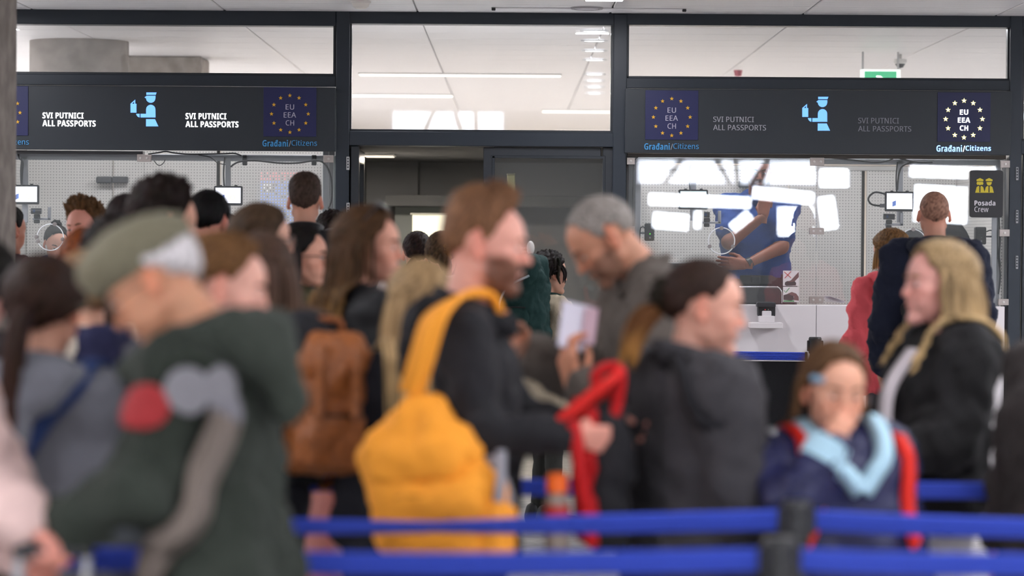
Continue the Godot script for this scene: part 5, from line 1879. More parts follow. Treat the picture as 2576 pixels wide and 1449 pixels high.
	if o.get("legs", "") != "":
		legs_and_shoes(node, k, w, o.legs, o.get("shoes", "#232325"))

	# eyes and brows
	if o.get("face", false):
		for s in [-1.0, 1.0]:
			var e := Shape.new()
			e.ball(Vector3.ZERO, Vector3.ONE * 0.0118, Color(0.55, 0.52, 0.5), 16, 20)
			for i in e.v.size():
				var dz := e.v[i].z / 0.0118
				if dz > 0.8:
					e.col[i] = Color(0.02, 0.02, 0.02) if dz > 0.965 else lin(o.get("iris", "#5a4632"))
			var placed_at: Transform3D = ht * Transform3D(Basis.IDENTITY, Vector3(0.031 * s, 0.004, 0.0778))
			var e2 := Shape.new().add([e.v, e.n, e.ix, e.col], Color.WHITE, placed_at)
			var em := StandardMaterial3D.new()
			em.vertex_color_use_as_albedo = true
			em.roughness = 0.12
			part("eye", e2, em, node, true)
			var br := PackedVector3Array()
			for q in [[0.014, 0.0245, 0.098], [0.028, 0.0295, 0.0935], [0.042, 0.0285, 0.0815], [0.05, 0.023, 0.071]]:
				br.append(ht * Vector3(q[0] * s, q[1], q[2]))
			var hair_hex: String = o.get("brow", "#3a2a20")
			part("eyebrow", Shape.new().tube(br, PackedFloat32Array([0.003 * hs, 0.0038 * hs, 0.0032 * hs, 0.0016 * hs]), 7, lin(hair_hex)), tresses(), node, true)

	# hair
	var hr: Dictionary = o.get("hair", {})
	if not hr.is_empty():
		var gain: float = hr.get("gain", 0.6)
		var hc := lin(hr.col, gain)
		var hair := Shape.new()
		cap_of_hair(hair, kind, hr.get("edge", SHORT), hr.get("tall", Vector3(0.022, 0.010, 0.012)), hc, hr.get("rough", 0.25), hr.get("curl", 0.0), ht, hr.get("front", 0.0), hr.get("seed", crown.x * 10.0))
		for lk in hr.get("locks", []):
			var l2: Dictionary = lk.duplicate()
			l2["col"] = lin(lk.get("col", hr.col), gain)
			if lk.has("tip"):
				l2["tip"] = lin(lk.tip, gain * 1.2)
			locks(hair, kind, ht, dress, l2)
		if hr.has("bun"):
			var bn: Array = hr.bun
			var fb := Field.new(Vector3(-0.09, -0.09, -0.09), Vector3(0.09, 0.09, 0.09), 0.007)
			fb.egg(Vector3.ZERO, bn[1], 0.01)
			hair.add(fb.nets(strand_fine(), 0.02), lin(bn[2], gain), ht * Transform3D(Basis.IDENTITY, bn[0]))
		part("hair", hair, tresses(), node, true)
	return out


var fine: FastNoiseLite
func strand_fine() -> FastNoiseLite:
	if fine == null:
		fine = FastNoiseLite.new()
		fine.seed = 21
		fine.frequency = 40.0
	return fine


# a strap that lies on the clothes: knots are in the person's own frame
func worn_strap(s: Shape, dress: Field, knots: Array, width: float, thick: float, off := 0.008, tint := Color.WHITE) -> void:
	var line := smoothed(knots, 8)
	var laid := PackedVector3Array()
	var nor := []
	for p in line:
		var q := dress.lay(p, off) if dress.sample(p) < 0.12 else p
		laid.append(q)
		nor.append(dress.slope(q))
	for n in 2:
		var copy := laid.duplicate()
		for i in range(1, laid.size() - 1):
			laid[i] = (copy[i - 1] + copy[i] * 2.0 + copy[i + 1]) / 4.0
	var across := PackedVector3Array()
	for i in laid.size():
		var f := (laid[mini(i + 1, laid.size() - 1)] - laid[maxi(i - 1, 0)]).normalized()
		var a := f.cross(nor[i])
		across.append(a.normalized() if a.length() > 0.05 else Vector3.RIGHT)
	s.strap(laid, across, width, thick, tint)


# where the line of sight through a point of the photograph meets a person's clothes, in the person's own frame
func met(p: Dictionary, px: float, py: float) -> Vector3:
	var inv := (p.node as Node3D).transform.affine_inverse()
	var d0 := STAND - (p.node as Node3D).position.z
	var d := d0 - 0.5
	while d < d0 + 0.4:
		var q := inv * at(px, py, d)
		if (p.dress as Field).sample(q) < 0.004:
			return q
		d += 0.008
	return inv * at(px, py, d0 - 0.15)


# ---------------------------------------------------------------- bags and other things people carry
# a soft bag made as one skin; half sizes in metres, `where` its middle and turn in the scene
func bag(label: String, category: String, called: String, where: Transform3D, half: Vector3, m: Material, o: Dictionary = {}) -> Node3D:
	var n := thing(called, label, category, where.origin)
	n.transform = where
	var f := Field.new(-half - Vector3.ONE * 0.08, half + Vector3.ONE * 0.1, 0.012)
	var r: float = o.get("round", 0.06)
	f.brick(Vector3(0, -half.y * 0.12, 0), Vector3(half.x, half.y * 0.88, half.z), r, 0.02)
	f.brick(Vector3(0, half.y * 0.45, -0.01), Vector3(half.x * float(o.get("neck", 0.86)), half.y * 0.55, half.z * 0.85), r * 0.9, 0.05)
	part("body", Shape.new().add(f.nets(folds, o.get("crease", 0.022), where.origin)), m, n, true)
	if o.has("pocket"):
		var q: Vector3 = o.pocket
		var g := Field.new(Vector3(-half.x, -half.y, -0.04), Vector3(half.x, half.y, 0.12), 0.011)
		g.brick(Vector3.ZERO, q, 0.025, 0.01)
		part("pocket", Shape.new().add(g.nets(folds, 0.014, where.origin * 2.0), Color.WHITE, Transform3D(Basis.IDENTITY, Vector3(0, -half.y + q.y + 0.02, half.z - 0.005))), o.get("pocket_mat", m), n, true)
		part("pocket_zip", rod([Vector3(-q.x * 0.85, -half.y + q.y * 2.0 + 0.012, half.z + q.z * 0.75), Vector3(0, -half.y + q.y * 2.0 + 0.016, half.z + q.z * 0.95), Vector3(q.x * 0.85, -half.y + q.y * 2.0 + 0.012, half.z + q.z * 0.75)], 0.004), paint("#1d1c1b", 0.5), n, true)
	if o.has("flap"):
		var g2 := Field.new(-half - Vector3.ONE * 0.06, half + Vector3.ONE * 0.08, 0.012)
		g2.brick(Vector3(0, half.y * 0.66, 0.008), Vector3(half.x * 0.93, half.y * 0.36, half.z * 0.98), r * 0.8, 0.02)
		part("flap", Shape.new().add(g2.nets(folds, 0.02, where.origin * 3.0)), o.flap, n, true)
	part("handle", rod([Vector3(-0.045, half.y * 0.98, -half.z * 0.3), Vector3(-0.035, half.y + 0.035, -half.z * 0.3), Vector3(0.035, half.y + 0.035, -half.z * 0.3), Vector3(0.045, half.y * 0.98, -half.z * 0.3)], 0.009), o.get("strap_mat", m), n, true)
	if o.has("piping"):
		part("piping", rod(o.piping, 0.006), o.piping_mat, n, true)
	return n


# the place on the back of a person where a bag sits: y in metres above the floor
func on_back(p: Dictionary, y: float, x: float, depth: float, turn := 0.0, tilt := 0.0) -> Transform3D:
	var z := -0.45
	while z < 0.0 and (p.dress as Field).sample(Vector3(x, y, z)) > 0.004:
		z += 0.006
	var t := Transform3D(Basis.from_euler(Vector3(tilt, PI + turn, 0)), Vector3(x, y, z - depth - 0.008))
	return (p.node as Node3D).transform * t


func shoulder_straps(n: Node3D, p: Dictionary, y: float, m: Material, width := 0.055, sides := [1.0, -1.0]) -> void:
	var k: float = p.k
	var rel: Transform3D = n.transform.affine_inverse() * (p.node as Node3D).transform
	for s in sides:
		var sh := Shape.new()
		worn_strap(sh, p.dress, [Vector3(0.05 * s, y + 0.1, -0.2), Vector3(0.085 * s, 1.43 * k, -0.12), Vector3(0.105 * s, 1.47 * k, -0.02), Vector3(0.12 * s, 1.38 * k, 0.12), Vector3(0.135 * s, 1.22 * k, 0.14), Vector3(0.16 * s, 1.08 * k, 0.08), Vector3(0.15 * s, 1.0 * k, -0.1)], width, 0.014, 0.01)
		sh.v = rel * sh.v
		sh.n = Transform3D(rel.basis.orthonormalized(), Vector3.ZERO) * sh.n
		part("shoulder_strap", sh, m, n, true)


func eyeglasses(p: Dictionary, lens_m: Material, frame_hex: String, up := 0.0, back := 0.0) -> void:
	var ht: Transform3D = p.ht
	var t := ht * Transform3D(Basis(Vector3.RIGHT, -0.9 if up > 0.0 else 0.0), Vector3(0, up, -back))
	for s in [-1.0, 1.0]:
		var ring := PackedVector3Array()
		for k in 25:
			var a := TAU * k / 24.0
			ring.append(t * Vector3(0.032 * s + cos(a) * 0.026, 0.003 + sin(a) * 0.021, 0.107 - absf(cos(a) * 0.5 + 0.5 * s) * 0.004))
		part("glasses_rim", Shape.new().tube(ring, 0.0018, 6, Color.WHITE, null, 1.0, false), paint(frame_hex, 0.3), p.node, true)
		part("glasses_lens", Shape.new().ball(Vector3.ZERO, Vector3(0.0255, 0.0205, 0.001)).add([PackedVector3Array(), PackedVector3Array(), PackedInt32Array()]), lens_m, p.node, true).transform = t * Transform3D(Basis.IDENTITY, Vector3(0.032 * s, 0.003, 0.106))
		part("glasses_temple", Shape.new().tube(smoothed([t * Vector3(0.058 * s, 0.008, 0.103), t * Vector3(0.077 * s, 0.012, 0.05), t * Vector3(0.079 * s, 0.008, -0.02)], 5), 0.0022, 6), paint(frame_hex, 0.3), p.node, true)
	part("glasses_bridge", Shape.new().tube(PackedVector3Array([t * Vector3(-0.007, 0.008, 0.108), t * Vector3(0.007, 0.008, 0.108)]), 0.0018, 6), paint(frame_hex, 0.3), p.node, true)


func cuffs(p: Dictionary, side: int, r: float, m: Material, length := 0.06) -> void:
	var arm: Array = p.arms[side]
	var f: Vector3 = (arm[2] - arm[1]).normalized()
	var q := PackedVector3Array([arm[2] - f * length, arm[2] - f * length * 0.5, arm[2] + f * 0.004])
	part("cuff", Shape.new().tube(q, PackedFloat32Array([r * 1.06, r * 1.1, r]), 18), m, p.node, true)


# ---------------------------------------------------------------- the crowd, from the front of the picture to the counters
func crowd() -> void:
	near_people()
	middle_people()
	far_people()


func near_people() -> void:
	# old man in a flat cap
	var olive := cloth("#282d27", 0.9, 0.7, 0.2)
	var om := person({"label": "old man in a flat olive cap and dark green jacket, looking down", "crown": [318, 580], "s": 1160, "yaw": -108, "look": [14, 26, 0], "lean": 9, "w": 0.86, "head": 1.0, "face": true, "hair_top": 0.012,
		"skin": "#c98f70", "hair": {"gain": 0.75, "col": "#d9d3d4", "tall": Vector3(0.006, 0.016, 0.018), "edge": BACK, "rough": 0.3}, "brow": "#b7b2b0",
		"top": {"col": "#3c443a", "mat": olive, "puff": 0.022, "hem": 0.74, "hood": "#333832", "hood_size": 1.15, "folds": 0.026}, "left": {"to": Vector3(0.26, 1.02, 0.30)}, "right": {"to": Vector3(-0.2, 1.05, 0.32)}, "legs": "#2b2d33", "beard": "#cfc7c3", "beard_strength": 0.35})
	var ht: Transform3D = om.ht
	var cap := Field.new(Vector3(-0.14, -0.02, -0.16), Vector3(0.14, 0.19, 0.2), 0.008)
	cap.egg(Vector3(0, 0.075, -0.012), Vector3(0.098, 0.075, 0.125), 0.01)
	cap.egg(Vector3(0, 0.095, 0.03), Vector3(0.094, 0.05, 0.11), 0.03)
	cap.cap(Vector3(-0.045, 0.058, 0.115), Vector3(0.045, 0.058, 0.115), 0.012, 0.012, 0.02)
	cap.cap(Vector3(-0.032, 0.045, 0.15), Vector3(0.032, 0.045, 0.15), 0.008, 0.008, 0.02)
	cap.trim(0.032)
	part("flat_cap", Shape.new().add(cap.nets(folds, 0.008), Color.WHITE, ht), cloth("#6f6a58", 0.95, 0.9, 0.3), om.node, true)
	eyeglasses(om, glass(0.1), "#3a3532")
	# red patch, highlights painted as grey discs, and a bag strap
	var nd: Node3D = om.node
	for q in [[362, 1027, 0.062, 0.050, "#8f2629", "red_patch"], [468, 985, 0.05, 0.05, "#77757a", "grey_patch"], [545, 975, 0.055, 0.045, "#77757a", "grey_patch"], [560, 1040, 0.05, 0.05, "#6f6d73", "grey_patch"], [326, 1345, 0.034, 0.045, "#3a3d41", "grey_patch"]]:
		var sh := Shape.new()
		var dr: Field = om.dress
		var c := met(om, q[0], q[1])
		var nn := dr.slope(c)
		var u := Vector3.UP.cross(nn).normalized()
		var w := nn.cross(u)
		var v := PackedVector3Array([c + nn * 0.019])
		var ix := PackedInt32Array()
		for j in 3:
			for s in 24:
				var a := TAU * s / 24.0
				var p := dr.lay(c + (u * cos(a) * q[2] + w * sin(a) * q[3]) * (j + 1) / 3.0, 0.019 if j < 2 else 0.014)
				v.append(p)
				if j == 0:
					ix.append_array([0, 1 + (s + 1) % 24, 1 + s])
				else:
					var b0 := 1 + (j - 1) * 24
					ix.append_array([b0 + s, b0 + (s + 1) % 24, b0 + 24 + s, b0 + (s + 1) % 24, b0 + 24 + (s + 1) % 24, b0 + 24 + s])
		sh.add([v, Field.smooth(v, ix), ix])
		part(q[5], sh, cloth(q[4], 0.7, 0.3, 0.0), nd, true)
	var st := thing("shoulder_bag", "dark shoulder bag with a broad taupe strap on the old man's back", "bag", (om.node as Node3D).position, (om.node as Node3D).rotation.y)
	var ss := Shape.new()
	worn_strap(ss, om.dress, [met(om, 556, 1050), met(om, 516, 1140), met(om, 472, 1235), met(om, 432, 1330), met(om, 395, 1430), met(om, 375, 1480)], 0.085, 0.01, 0.026)
	part("strap", ss, cloth("#7c7068", 0.9, 0.6, 0.2), st, true)
	var bf := Field.new(Vector3(0.1, 0.3, -0.3), Vector3(0.5, 0.82, 0.16), 0.014)
	bf.brick(Vector3(0.33, 0.58, -0.06), Vector3(0.08, 0.16, 0.15), 0.05, 0.02)
	part("body", Shape.new().add(bf.nets(folds, 0.02)), cloth("#26282b", 0.8, 0.5, 0.1), st, true)

	# the hand with the suitcase at the left edge
	var pk := person({"label": "person in a pale pink sleeve at the left edge, gripping a suitcase handle", "kind": "f", "crown": [-240, 540], "s": 1160, "yaw": 62, "top": {"col": "#c9aca6", "puff": 0.035, "hem": 0.78, "folds": 0.035}, "hair": {"col": "#5a4030", "edge": LONG, "tall": Vector3(0.02, 0.02, 0.02)},
		"skin": "#cf8f80", "left": {"to": Vector3(0.02, 0.95, 0.34)}, "right": {"to": Vector3(-0.05, 1.0, 0.42), "pose": "grip", "palm": Vector3(0, -1, -0.2), "fingers": Vector3(0.2, -0.3, 1), "pole": Vector3(-0.6, -0.7, -0.4)}, "legs": "#23252c"})
	var hw: Vector3 = (pk.node as Node3D).transform * (pk.hand_r as Transform3D) * Vector3(0, 0.085, 0.02)
	var sc := thing("suitcase", "dark suitcase with a long grey handle at the bottom left", "suitcase", Vector3(hw.x, 0, hw.z), 0.2)
	part("shell", Shape.new().box(Vector3(-0.2, 0.05, -0.13), Vector3(0.2, 0.62, 0.11), 0.04), paint("#24262b", 0.45), sc, true)
	for s in 5:
		part("ridge", Shape.new().box(Vector3(-0.15 + s * 0.07, 0.1, 0.1), Vector3(-0.13 + s * 0.07, 0.57, 0.118), 0.006), paint("#2b2d33", 0.45), sc, true)
	for sx in [-0.07, 0.07]:
		part("handle_tube", Shape.new().tube(PackedVector3Array([Vector3(sx, 0.6, -0.1), Vector3(sx, hw.y - 0.01, -0.1 * 0)]), 0.011, 10), paint("#a7a8ac", 0.35, 0.5), sc, true)
	part("grip", Shape.new().box(Vector3(-0.085, hw.y - 0.022, -0.018), Vector3(0.085, hw.y + 0.012, 0.018), 0.008), paint("#222326", 0.5), sc, true)
	for q2 in [[-0.15, -0.08], [0.15, -0.08], [-0.15, 0.07], [0.15, 0.07]]:
		part("wheel", Shape.new().lathe(PackedVector2Array([Vector2(0.0, -0.012), Vector2(0.025, -0.012), Vector2(0.025, 0.012), Vector2(0.0, 0.012)]), 18, Color.WHITE, Transform3D(Basis(Vector3.BACK, PI / 2), Vector3(q2[0], 0.026, q2[1]))), paint("#1a1a1c", 0.6), sc, true)

	# woman with a dark ponytail, seen from behind
	var pt := person({"label": "woman with a long dark ponytail and grey top, seen from behind", "kind": "f", "crown": [112, 636], "s": 1030, "yaw": 168, "skin": "#c89078", "w": 0.84, "head": 0.98, "hair_top": 0.022,
		"hair": {"col": "#35221a", "edge": LONG, "tall": Vector3(0.022, 0.03, 0.03), "rough": 0.3, "locks": [{"n": 26, "root": Vector3(0.0, 0.0, -0.128), "spread": 0.02, "len": 0.50, "r": 0.014, "off": 0.02, "col": "#3a241b", "tip": "#4a2a1c", "aim": Vector3(0.1, -0.2, -1)}]},
		"top": {"col": "#686970", "hem": 0.7, "puff": 0.014, "hood": "#6d6e75", "hood_size": 0.9}, "legs": "#23252c"})
	var cb := thing("crossbody_bag", "navy bag on a broad blue strap across the back of the grey top", "bag", (pt.node as Node3D).position, (pt.node as Node3D).rotation.y)
	var cs := Shape.new()
	worn_strap(cs, pt.dress, [Vector3(-0.13, 1.34, 0.1), Vector3(-0.14, 1.39, 0.0), Vector3(-0.12, 1.3, -0.16), Vector3(-0.02, 1.17, -0.2), Vector3(0.1, 1.02, -0.18), Vector3(0.17, 0.94, -0.08), Vector3(0.19, 0.88, 0.0)], 0.062, 0.008, 0.01)
	part("strap", cs, cloth("#2c3f6e", 0.85, 0.5, 0.2), cb, true)
	var cf := Field.new(Vector3(0.1, 0.58, -0.26), Vector3(0.46, 0.98, 0.2), 0.013)
	cf.brick(Vector3(0.285, 0.78, -0.02), Vector3(0.05, 0.12, 0.14), 0.035, 0.02)
	part("body", Shape.new().add(cf.nets(folds, 0.014)), cloth("#232c47", 0.85, 0.5, 0.1), cb, true)

	# woman behind the old man, with highlighted hair
	person({"label": "woman with tied-up light brown hair looking right, close behind the old man", "kind": "f", "crown": [582, 584], "s": 1020, "yaw": 76, "look": [14, 10, 0], "face": true, "skin": "#dba493", "hair_top": 0.025,
		"hair": {"col": "#7d5836", "edge": BACK, "tall": Vector3(0.026, 0.022, 0.03), "rough": 0.45, "bun": [Vector3(0, 0.09, -0.105), Vector3(0.045, 0.04, 0.045), "#8a6238"]}, "top": {"col": "#4a4b52", "hem": 0.8, "puff": 0.02, "hood": "#55555c"}, "legs": "#23252c"})
	# dark-haired person cut by the left edge
	person({"label": "person with black hair and black clothes cut off by the left edge", "kind": "f", "crown": [-45, 592], "s": 940, "yaw": 150, "look": [30, 0, 0], "skin": "#d0968a", "hair": {"col": "#17120f", "edge": LONG, "tall": Vector3(0.02, 0.03, 0.035)}, "top": {"col": "#1b1b1e", "hem": 0.8, "puff": 0.02}, "legs": "#1f2026"})
	# cream coat with a navy scarf
	var cc := person({"label": "person in a cream padded coat with a navy scarf, behind the old man's cap", "kind": "f", "crown": [216, 628], "s": 860, "yaw": -140, "hair_top": 0.022, "skin": "#cf9a82", "w": 1.0, "hair": {"col": "#9a7350", "edge": BACK, "tall": Vector3(0.022, 0.02, 0.024), "rough": 0.4}, "top": {"col": "#d8cdbd", "puff": 0.045, "hem": 0.72, "folds": 0.035, "collar": 0.0, "name": "coat"}, "legs": "#2b2b30"})
	var sf := Field.new(Vector3(-0.26, 1.1 * cc.k, -0.3), Vector3(0.26, 1.6 * cc.k, 0.25), 0.014)
	for n in 12:
		var a0 := TAU * n / 12.0
		var a1 := TAU * (n + 1) / 12.0
		for lev in 2:
			var y0: float = (1.43 + 0.055 * lev) * cc.k
			sf.cap(Vector3(sin(a0) * 0.1, y0, -0.02 + cos(a0) * 0.1), Vector3(sin(a1) * 0.1, y0 + 0.01, -0.02 + cos(a1) * 0.1), 0.04, 0.04, 0.02)
	sf.cap(Vector3(0.03, 1.43 * cc.k, -0.13), Vector3(0.08, 1.26 * cc.k, -0.19), 0.05, 0.045, 0.03)
	part("scarf", Shape.new().add(sf.nets(folds, 0.02)), cloth("#23243f", 0.95, 0.8, 0.3), cc.node, true)


func middle_people() -> void:
	# man with the yellow backpack
	var bm := person({"label": "man with short ginger-brown hair and beard in a black jacket, with the yellow backpack", "crown": [1222, 468], "s": 930, "yaw": 86, "look": [0, 4, 0], "face": true, "skin": "#d99b8a", "head": 1.07, "hair_top": 0.035, "w": 0.98,
		"hair": {"gain": 0.85, "col": "#7a563d", "tall": Vector3(0.035, 0.006, 0.008), "front": 0.014, "rough": 0.35}, "beard": "#5e3a26", "beard_strength": 0.9, "brow": "#6b472f",
		"top": {"col": "#222124", "puff": 0.006, "hem": 0.76, "hood": "#1d1c1f", "hood_size": 0.85, "folds": 0.022}, "right": {"to": Vector3(-0.22, 1.13, 0.27), "pose": "grip", "palm": Vector3(0.9, 0.2, 0.1), "fingers": Vector3(0.25, -0.15, 1)}, "left": {"to": Vector3(0.14, 1.12, 0.34), "pose": "hold"}, "legs": "#1f2127"})
	var c := at(1092, 1205, 7.42)
	var tr := Transform3D(Basis.from_euler(Vector3(-0.08, deg_to_rad(-22), 0.04)), c)
	var yellow := cloth("#f09c30", 0.75, 0.45, 0.1)
	var yb := thing("backpack", "bright yellow backpack hanging from one shoulder of the man in black", "backpack", c)
	yb.transform = tr
	var yf := Field.new(Vector3(-0.3, -0.3, -0.2), Vector3(0.3, 0.32, 0.22), 0.012)
	yf.brick(Vector3(0.012, -0.095, 0), Vector3(0.168, 0.1, 0.1), 0.06, 0.03)
	yf.cap(Vector3(-0.035, 0.165, -0.02), Vector3(-0.085, 0.0, 0), 0.05, 0.105, 0.05)
	yf.cap(Vector3(-0.02, 0.15, -0.02), Vector3(0.09, -0.04, 0), 0.05, 0.09, 0.05)
	part("body", Shape.new().add(yf.nets(folds, 0.02, c)), yellow, yb, true)
	var ff := Field.new(Vector3(-0.3, -0.1, -0.2), Vector3(0.3, 0.32, 0.22), 0.012)
	ff.cap(Vector3(-0.035, 0.165, -0.01), Vector3(-0.092, 0.055, 0.012), 0.056, 0.108, 0.04)
	ff.cap(Vector3(-0.02, 0.15, -0.01), Vector3(0.035, 0.06, 0.012), 0.056, 0.1, 0.05)
	ff.trim(-0.015)
	part("flap", Shape.new().add(ff.nets(folds, 0.02, c * 2.0)), yellow, yb, true)
	var lg := cloth("#8f8d94", 0.7, 0.3, 0.0)
	part("grey_edge", rod([Vector3(-0.03, 0.205, -0.05), Vector3(0.03, 0.17, -0.055), Vector3(0.1, 0.09, -0.065), Vector3(0.17, -0.02, -0.07), Vector3(0.185, -0.14, -0.075)], 0.015), lg, yb, true)
	part("front_zip", rod([Vector3(-0.1, -0.06, 0.1), Vector3(-0.03, -0.045, 0.106), Vector3(0.05, -0.05, 0.104), Vector3(0.11, -0.065, 0.1)], 0.004), cloth("#b5761a", 0.6, 0.2, 0.0), yb, true)
	var sp := Field.new(Vector3(0.08, -0.25, -0.12), Vector3(0.3, 0.02, 0.14), 0.011)
	sp.brick(Vector3(0.185, -0.13, 0.01), Vector3(0.035, 0.075, 0.06), 0.03, 0.01)
	part("side_pocket", Shape.new().add(sp.nets(folds, 0.012)), yellow, yb, true)
	part("side_strap", rod([Vector3(0.2, -0.06, 0.05), Vector3(0.205, 0.0, 0.045), Vector3(0.2, 0.07, 0.03)], 0.014), lg, yb, true)
	var line := [at(1035, 990, 7.45), at(1062, 900, 7.44), at(1092, 805, 7.46), at(1135, 758, 7.55), at(1185, 742, 7.66), at(1235, 752, 7.72), at(1262, 800, 7.66)]
	var acr := PackedVector3Array()
	var pl := smoothed(line, 8)
	for k in pl.size():
		var f := float(k) / pl.size()
		acr.append(Vector3(1, 0.25, 0.1).lerp(Vector3(0.15, 0.25, 1), smoothstep(0.25, 0.75, f)))
	part("shoulder_strap", Shape.new().strap(pl, acr, 0.068, 0.016), yellow, yb)

	# the blonde behind him
	person({"label": "person with long straight blonde hair facing away behind the man with the yellow backpack", "kind": "f", "crown": [1058, 650], "s": 870, "yaw": 205, "skin": "#d8a490", "hair_top": 0.02, "hair": {"gain": 0.8, "col": "#a98a63", "edge": LONG, "tall": Vector3(0.02, 0.024, 0.028), "locks": [{"n": 110, "from": 70.0, "len": 0.48, "off": 0.006, "r": 0.009, "tip": "#c2a376"}]}, "top": {"col": "#25252b", "puff": 0.012, "hem": 0.72}, "legs": "#2a2b33"})

	# grey-haired man reading a booklet
	var gm := person({"label": "man with cropped grey hair in a taupe jacket, bent over the booklet in his hand", "crown": [1462, 511], "s": 828, "yaw": -80, "lean": 12, "look": [0, 27, 0], "face": true, "skin": "#c98e72", "head": 1.04, "hair_top": 0.008,
		"hair": {"gain": 1.0, "col": "#8d857f", "tall": Vector3(0.008, 0.006, 0.007), "rough": 0.2}, "beard": "#5a4a40", "beard_strength": 0.6, "brow": "#4a3d35",
		"top": {"col": "#5d554f", "puff": 0.028, "hem": 0.76, "high": true, "folds": 0.026, "cuff": 0.86}, "left": {"to": Vector3(0.17, 1.2, 0.34), "pose": "hold", "palm": Vector3(-0.6, 0.1, -1), "fingers": Vector3(-0.1, 1, 0.25), "pole": Vector3(0.5, -1, 0)}, "right": {"to": Vector3(-0.02, 1.29, 0.46), "pose": "hold", "palm": Vector3(1, 0, -0.3), "fingers": Vector3(0.1, 0.6, 0.6)}, "legs": "#2d2c2e"})
	cuffs(gm, 0, 0.046, cloth("#3c3d47", 0.9, 0.6, 0.2), 0.09)
	var hp: Vector3 = (gm.node as Node3D).transform * (gm.hand_l as Transform3D) * Vector3(0.01, 0.15, 0.045)
	var bk := thing("passport_booklet", "pale lilac passport booklet held up by the grey-haired man", "booklet", hp)
	var bt := Transform3D(Basis.from_euler(Vector3(-0.25, 0.35, -0.22)), hp)
	bk.transform = bt
	part("cover", Shape.new().box(Vector3(-0.05, -0.05, -0.004), Vector3(0.045, 0.095, -0.001), 0.001), paint("#c9c3d6", 0.5), bk, true)
	part("page", Shape.new().box(Vector3(-0.047, -0.047, -0.001), Vector3(0.042, 0.092, 0.003), 0.001), paint("#d9d4e2", 0.6), bk, true)
	part("edge_sheet", Shape.new().box(Vector3(0.02, -0.03, 0.003), Vector3(0.062, 0.085, 0.005), 0.001, Color.WHITE, Transform3D(Basis(Vector3.UP, -0.4), Vector3.ZERO)), paint("#c3a2ae", 0.6), bk, true)

	# woman in the dark coat with the red backpack
	var fw := person({"label": "woman with a dark bun in a charcoal coat, seen from behind and looking right", "kind": "f", "crown": [1778, 650], "s": 930, "yaw": 112, "look": [-24, 6, 0], "face": true, "skin": "#d59c88", "hair_top": 0.018, "w": 1.26, "head": 1.0,
		"hair": {"col": "#3d2c25", "edge": BACK, "tall": Vector3(0.018, 0.014, 0.02), "rough": 0.3, "bun": [Vector3(0.0, 0.03, -0.118), Vector3(0.05, 0.05, 0.036), "#2b1f1c"], "locks": [{"n": 22, "root": Vector3(0.0, -0.01, -0.135), "spread": 0.022, "len": 0.17, "r": 0.014, "off": 0.02, "col": "#6b4526", "tip": "#a5753f", "aim": Vector3(0, -0.4, -1)}]},
		"top": {"col": "#3a383b", "puff": 0.035, "hem": 0.55, "folds": 0.024, "name": "coat", "collar": 0.07, "belly": 1.12}, "legs": "#26262b"})
	var cst := Shape.new()
	var nb := thing("strap_bag", "black bag hanging on a long strap across the charcoal coat", "bag", (fw.node as Node3D).position, (fw.node as Node3D).rotation.y)
	worn_strap(cst, fw.dress, [Vector3(0.06, 1.38, -0.14), Vector3(-0.06, 1.4, -0.16), Vector3(-0.15, 1.33, -0.14), Vector3(-0.24, 1.2, -0.06), Vector3(-0.26, 1.05, 0.03), Vector3(-0.28, 0.9, 0.05)], 0.045, 0.01, 0.01)
	part("strap", cst, cloth("#1d1c20", 0.8, 0.5, 0.1), nb, true)
	part("buckle", Shape.new().lathe(PackedVector2Array([Vector2(0.0, 0.006), Vector2(0.012, 0.005), Vector2(0.016, 0.0), Vector2(0.0, -0.004)]), 18, Color.WHITE, Transform3D(Basis(Vector3(0, 0.3, 1).cross(Vector3(-1, 0, 0)).normalized(), PI / 2), (fw.dress as Field).lay(Vector3(-0.23, 1.14, 0.02), 0.022))), paint("#9b9a9c", 0.35, 0.7), nb, true)
	var nf := Field.new(Vector3(-0.6, 0.5, -0.16), Vector3(-0.2, 0.95, 0.25), 0.013)
	nf.brick(Vector3(-0.375, 0.72, 0.05), Vector3(0.05, 0.15, 0.13), 0.035, 0.02)
	part("body", Shape.new().add(nf.nets(folds, 0.014)), cloth("#1d1c20", 0.8, 0.5, 0.1), nb, true)
	# red backpack between the two
	var rc := at(1520, 1195, 7.64)
	var rt := Transform3D(Basis.from_euler(Vector3(0.04, deg_to_rad(-82), -0.04)), rc)
	var redm := cloth("#b41216", 0.6, 0.35, 0.1)
	var blackm := cloth("#232225", 0.85, 0.5, 0.1)
	var rb := bag("red and black backpack held between the man in black and the charcoal coat", "backpack", "backpack", rt, Vector3(0.12, 0.2, 0.055), blackm, {"round": 0.045, "neck": 0.9, "strap_mat": redm, "crease": 0.02, "pocket": Vector3(0.115, 0.19, 0.022), "pocket_mat": redm})
	var r2 := smoothed([at(1405, 1070, 7.5), at(1440, 1040, 7.5), at(1490, 1000, 7.5), at(1530, 968, 7.5), at(1562, 938, 7.52)], 6)
	var ra := PackedVector3Array()
	for k in r2.size():
		ra.append(Vector3(0.5, 0.8, 0.3))
	part("carry_strap", Shape.new().strap(r2, ra, 0.05, 0.014), cloth("#d8241f", 0.55, 0.3, 0.1), rb)
	part("top_loop", rod([at(1508, 985, 7.54), at(1500, 945, 7.54), at(1530, 925, 7.54), at(1560, 935, 7.53), at(1556, 1000, 7.54), at(1545, 1045, 7.54)], 0.017), redm, rb)
	part("edge_strap", rod([at(1440, 1060, 7.49), at(1452, 1120, 7.48), at(1462, 1200, 7.48), at(1480, 1300, 7.49), at(1490, 1370, 7.5)], 0.02), redm, rb)
	var wb := at(1402, 1290, 7.5)
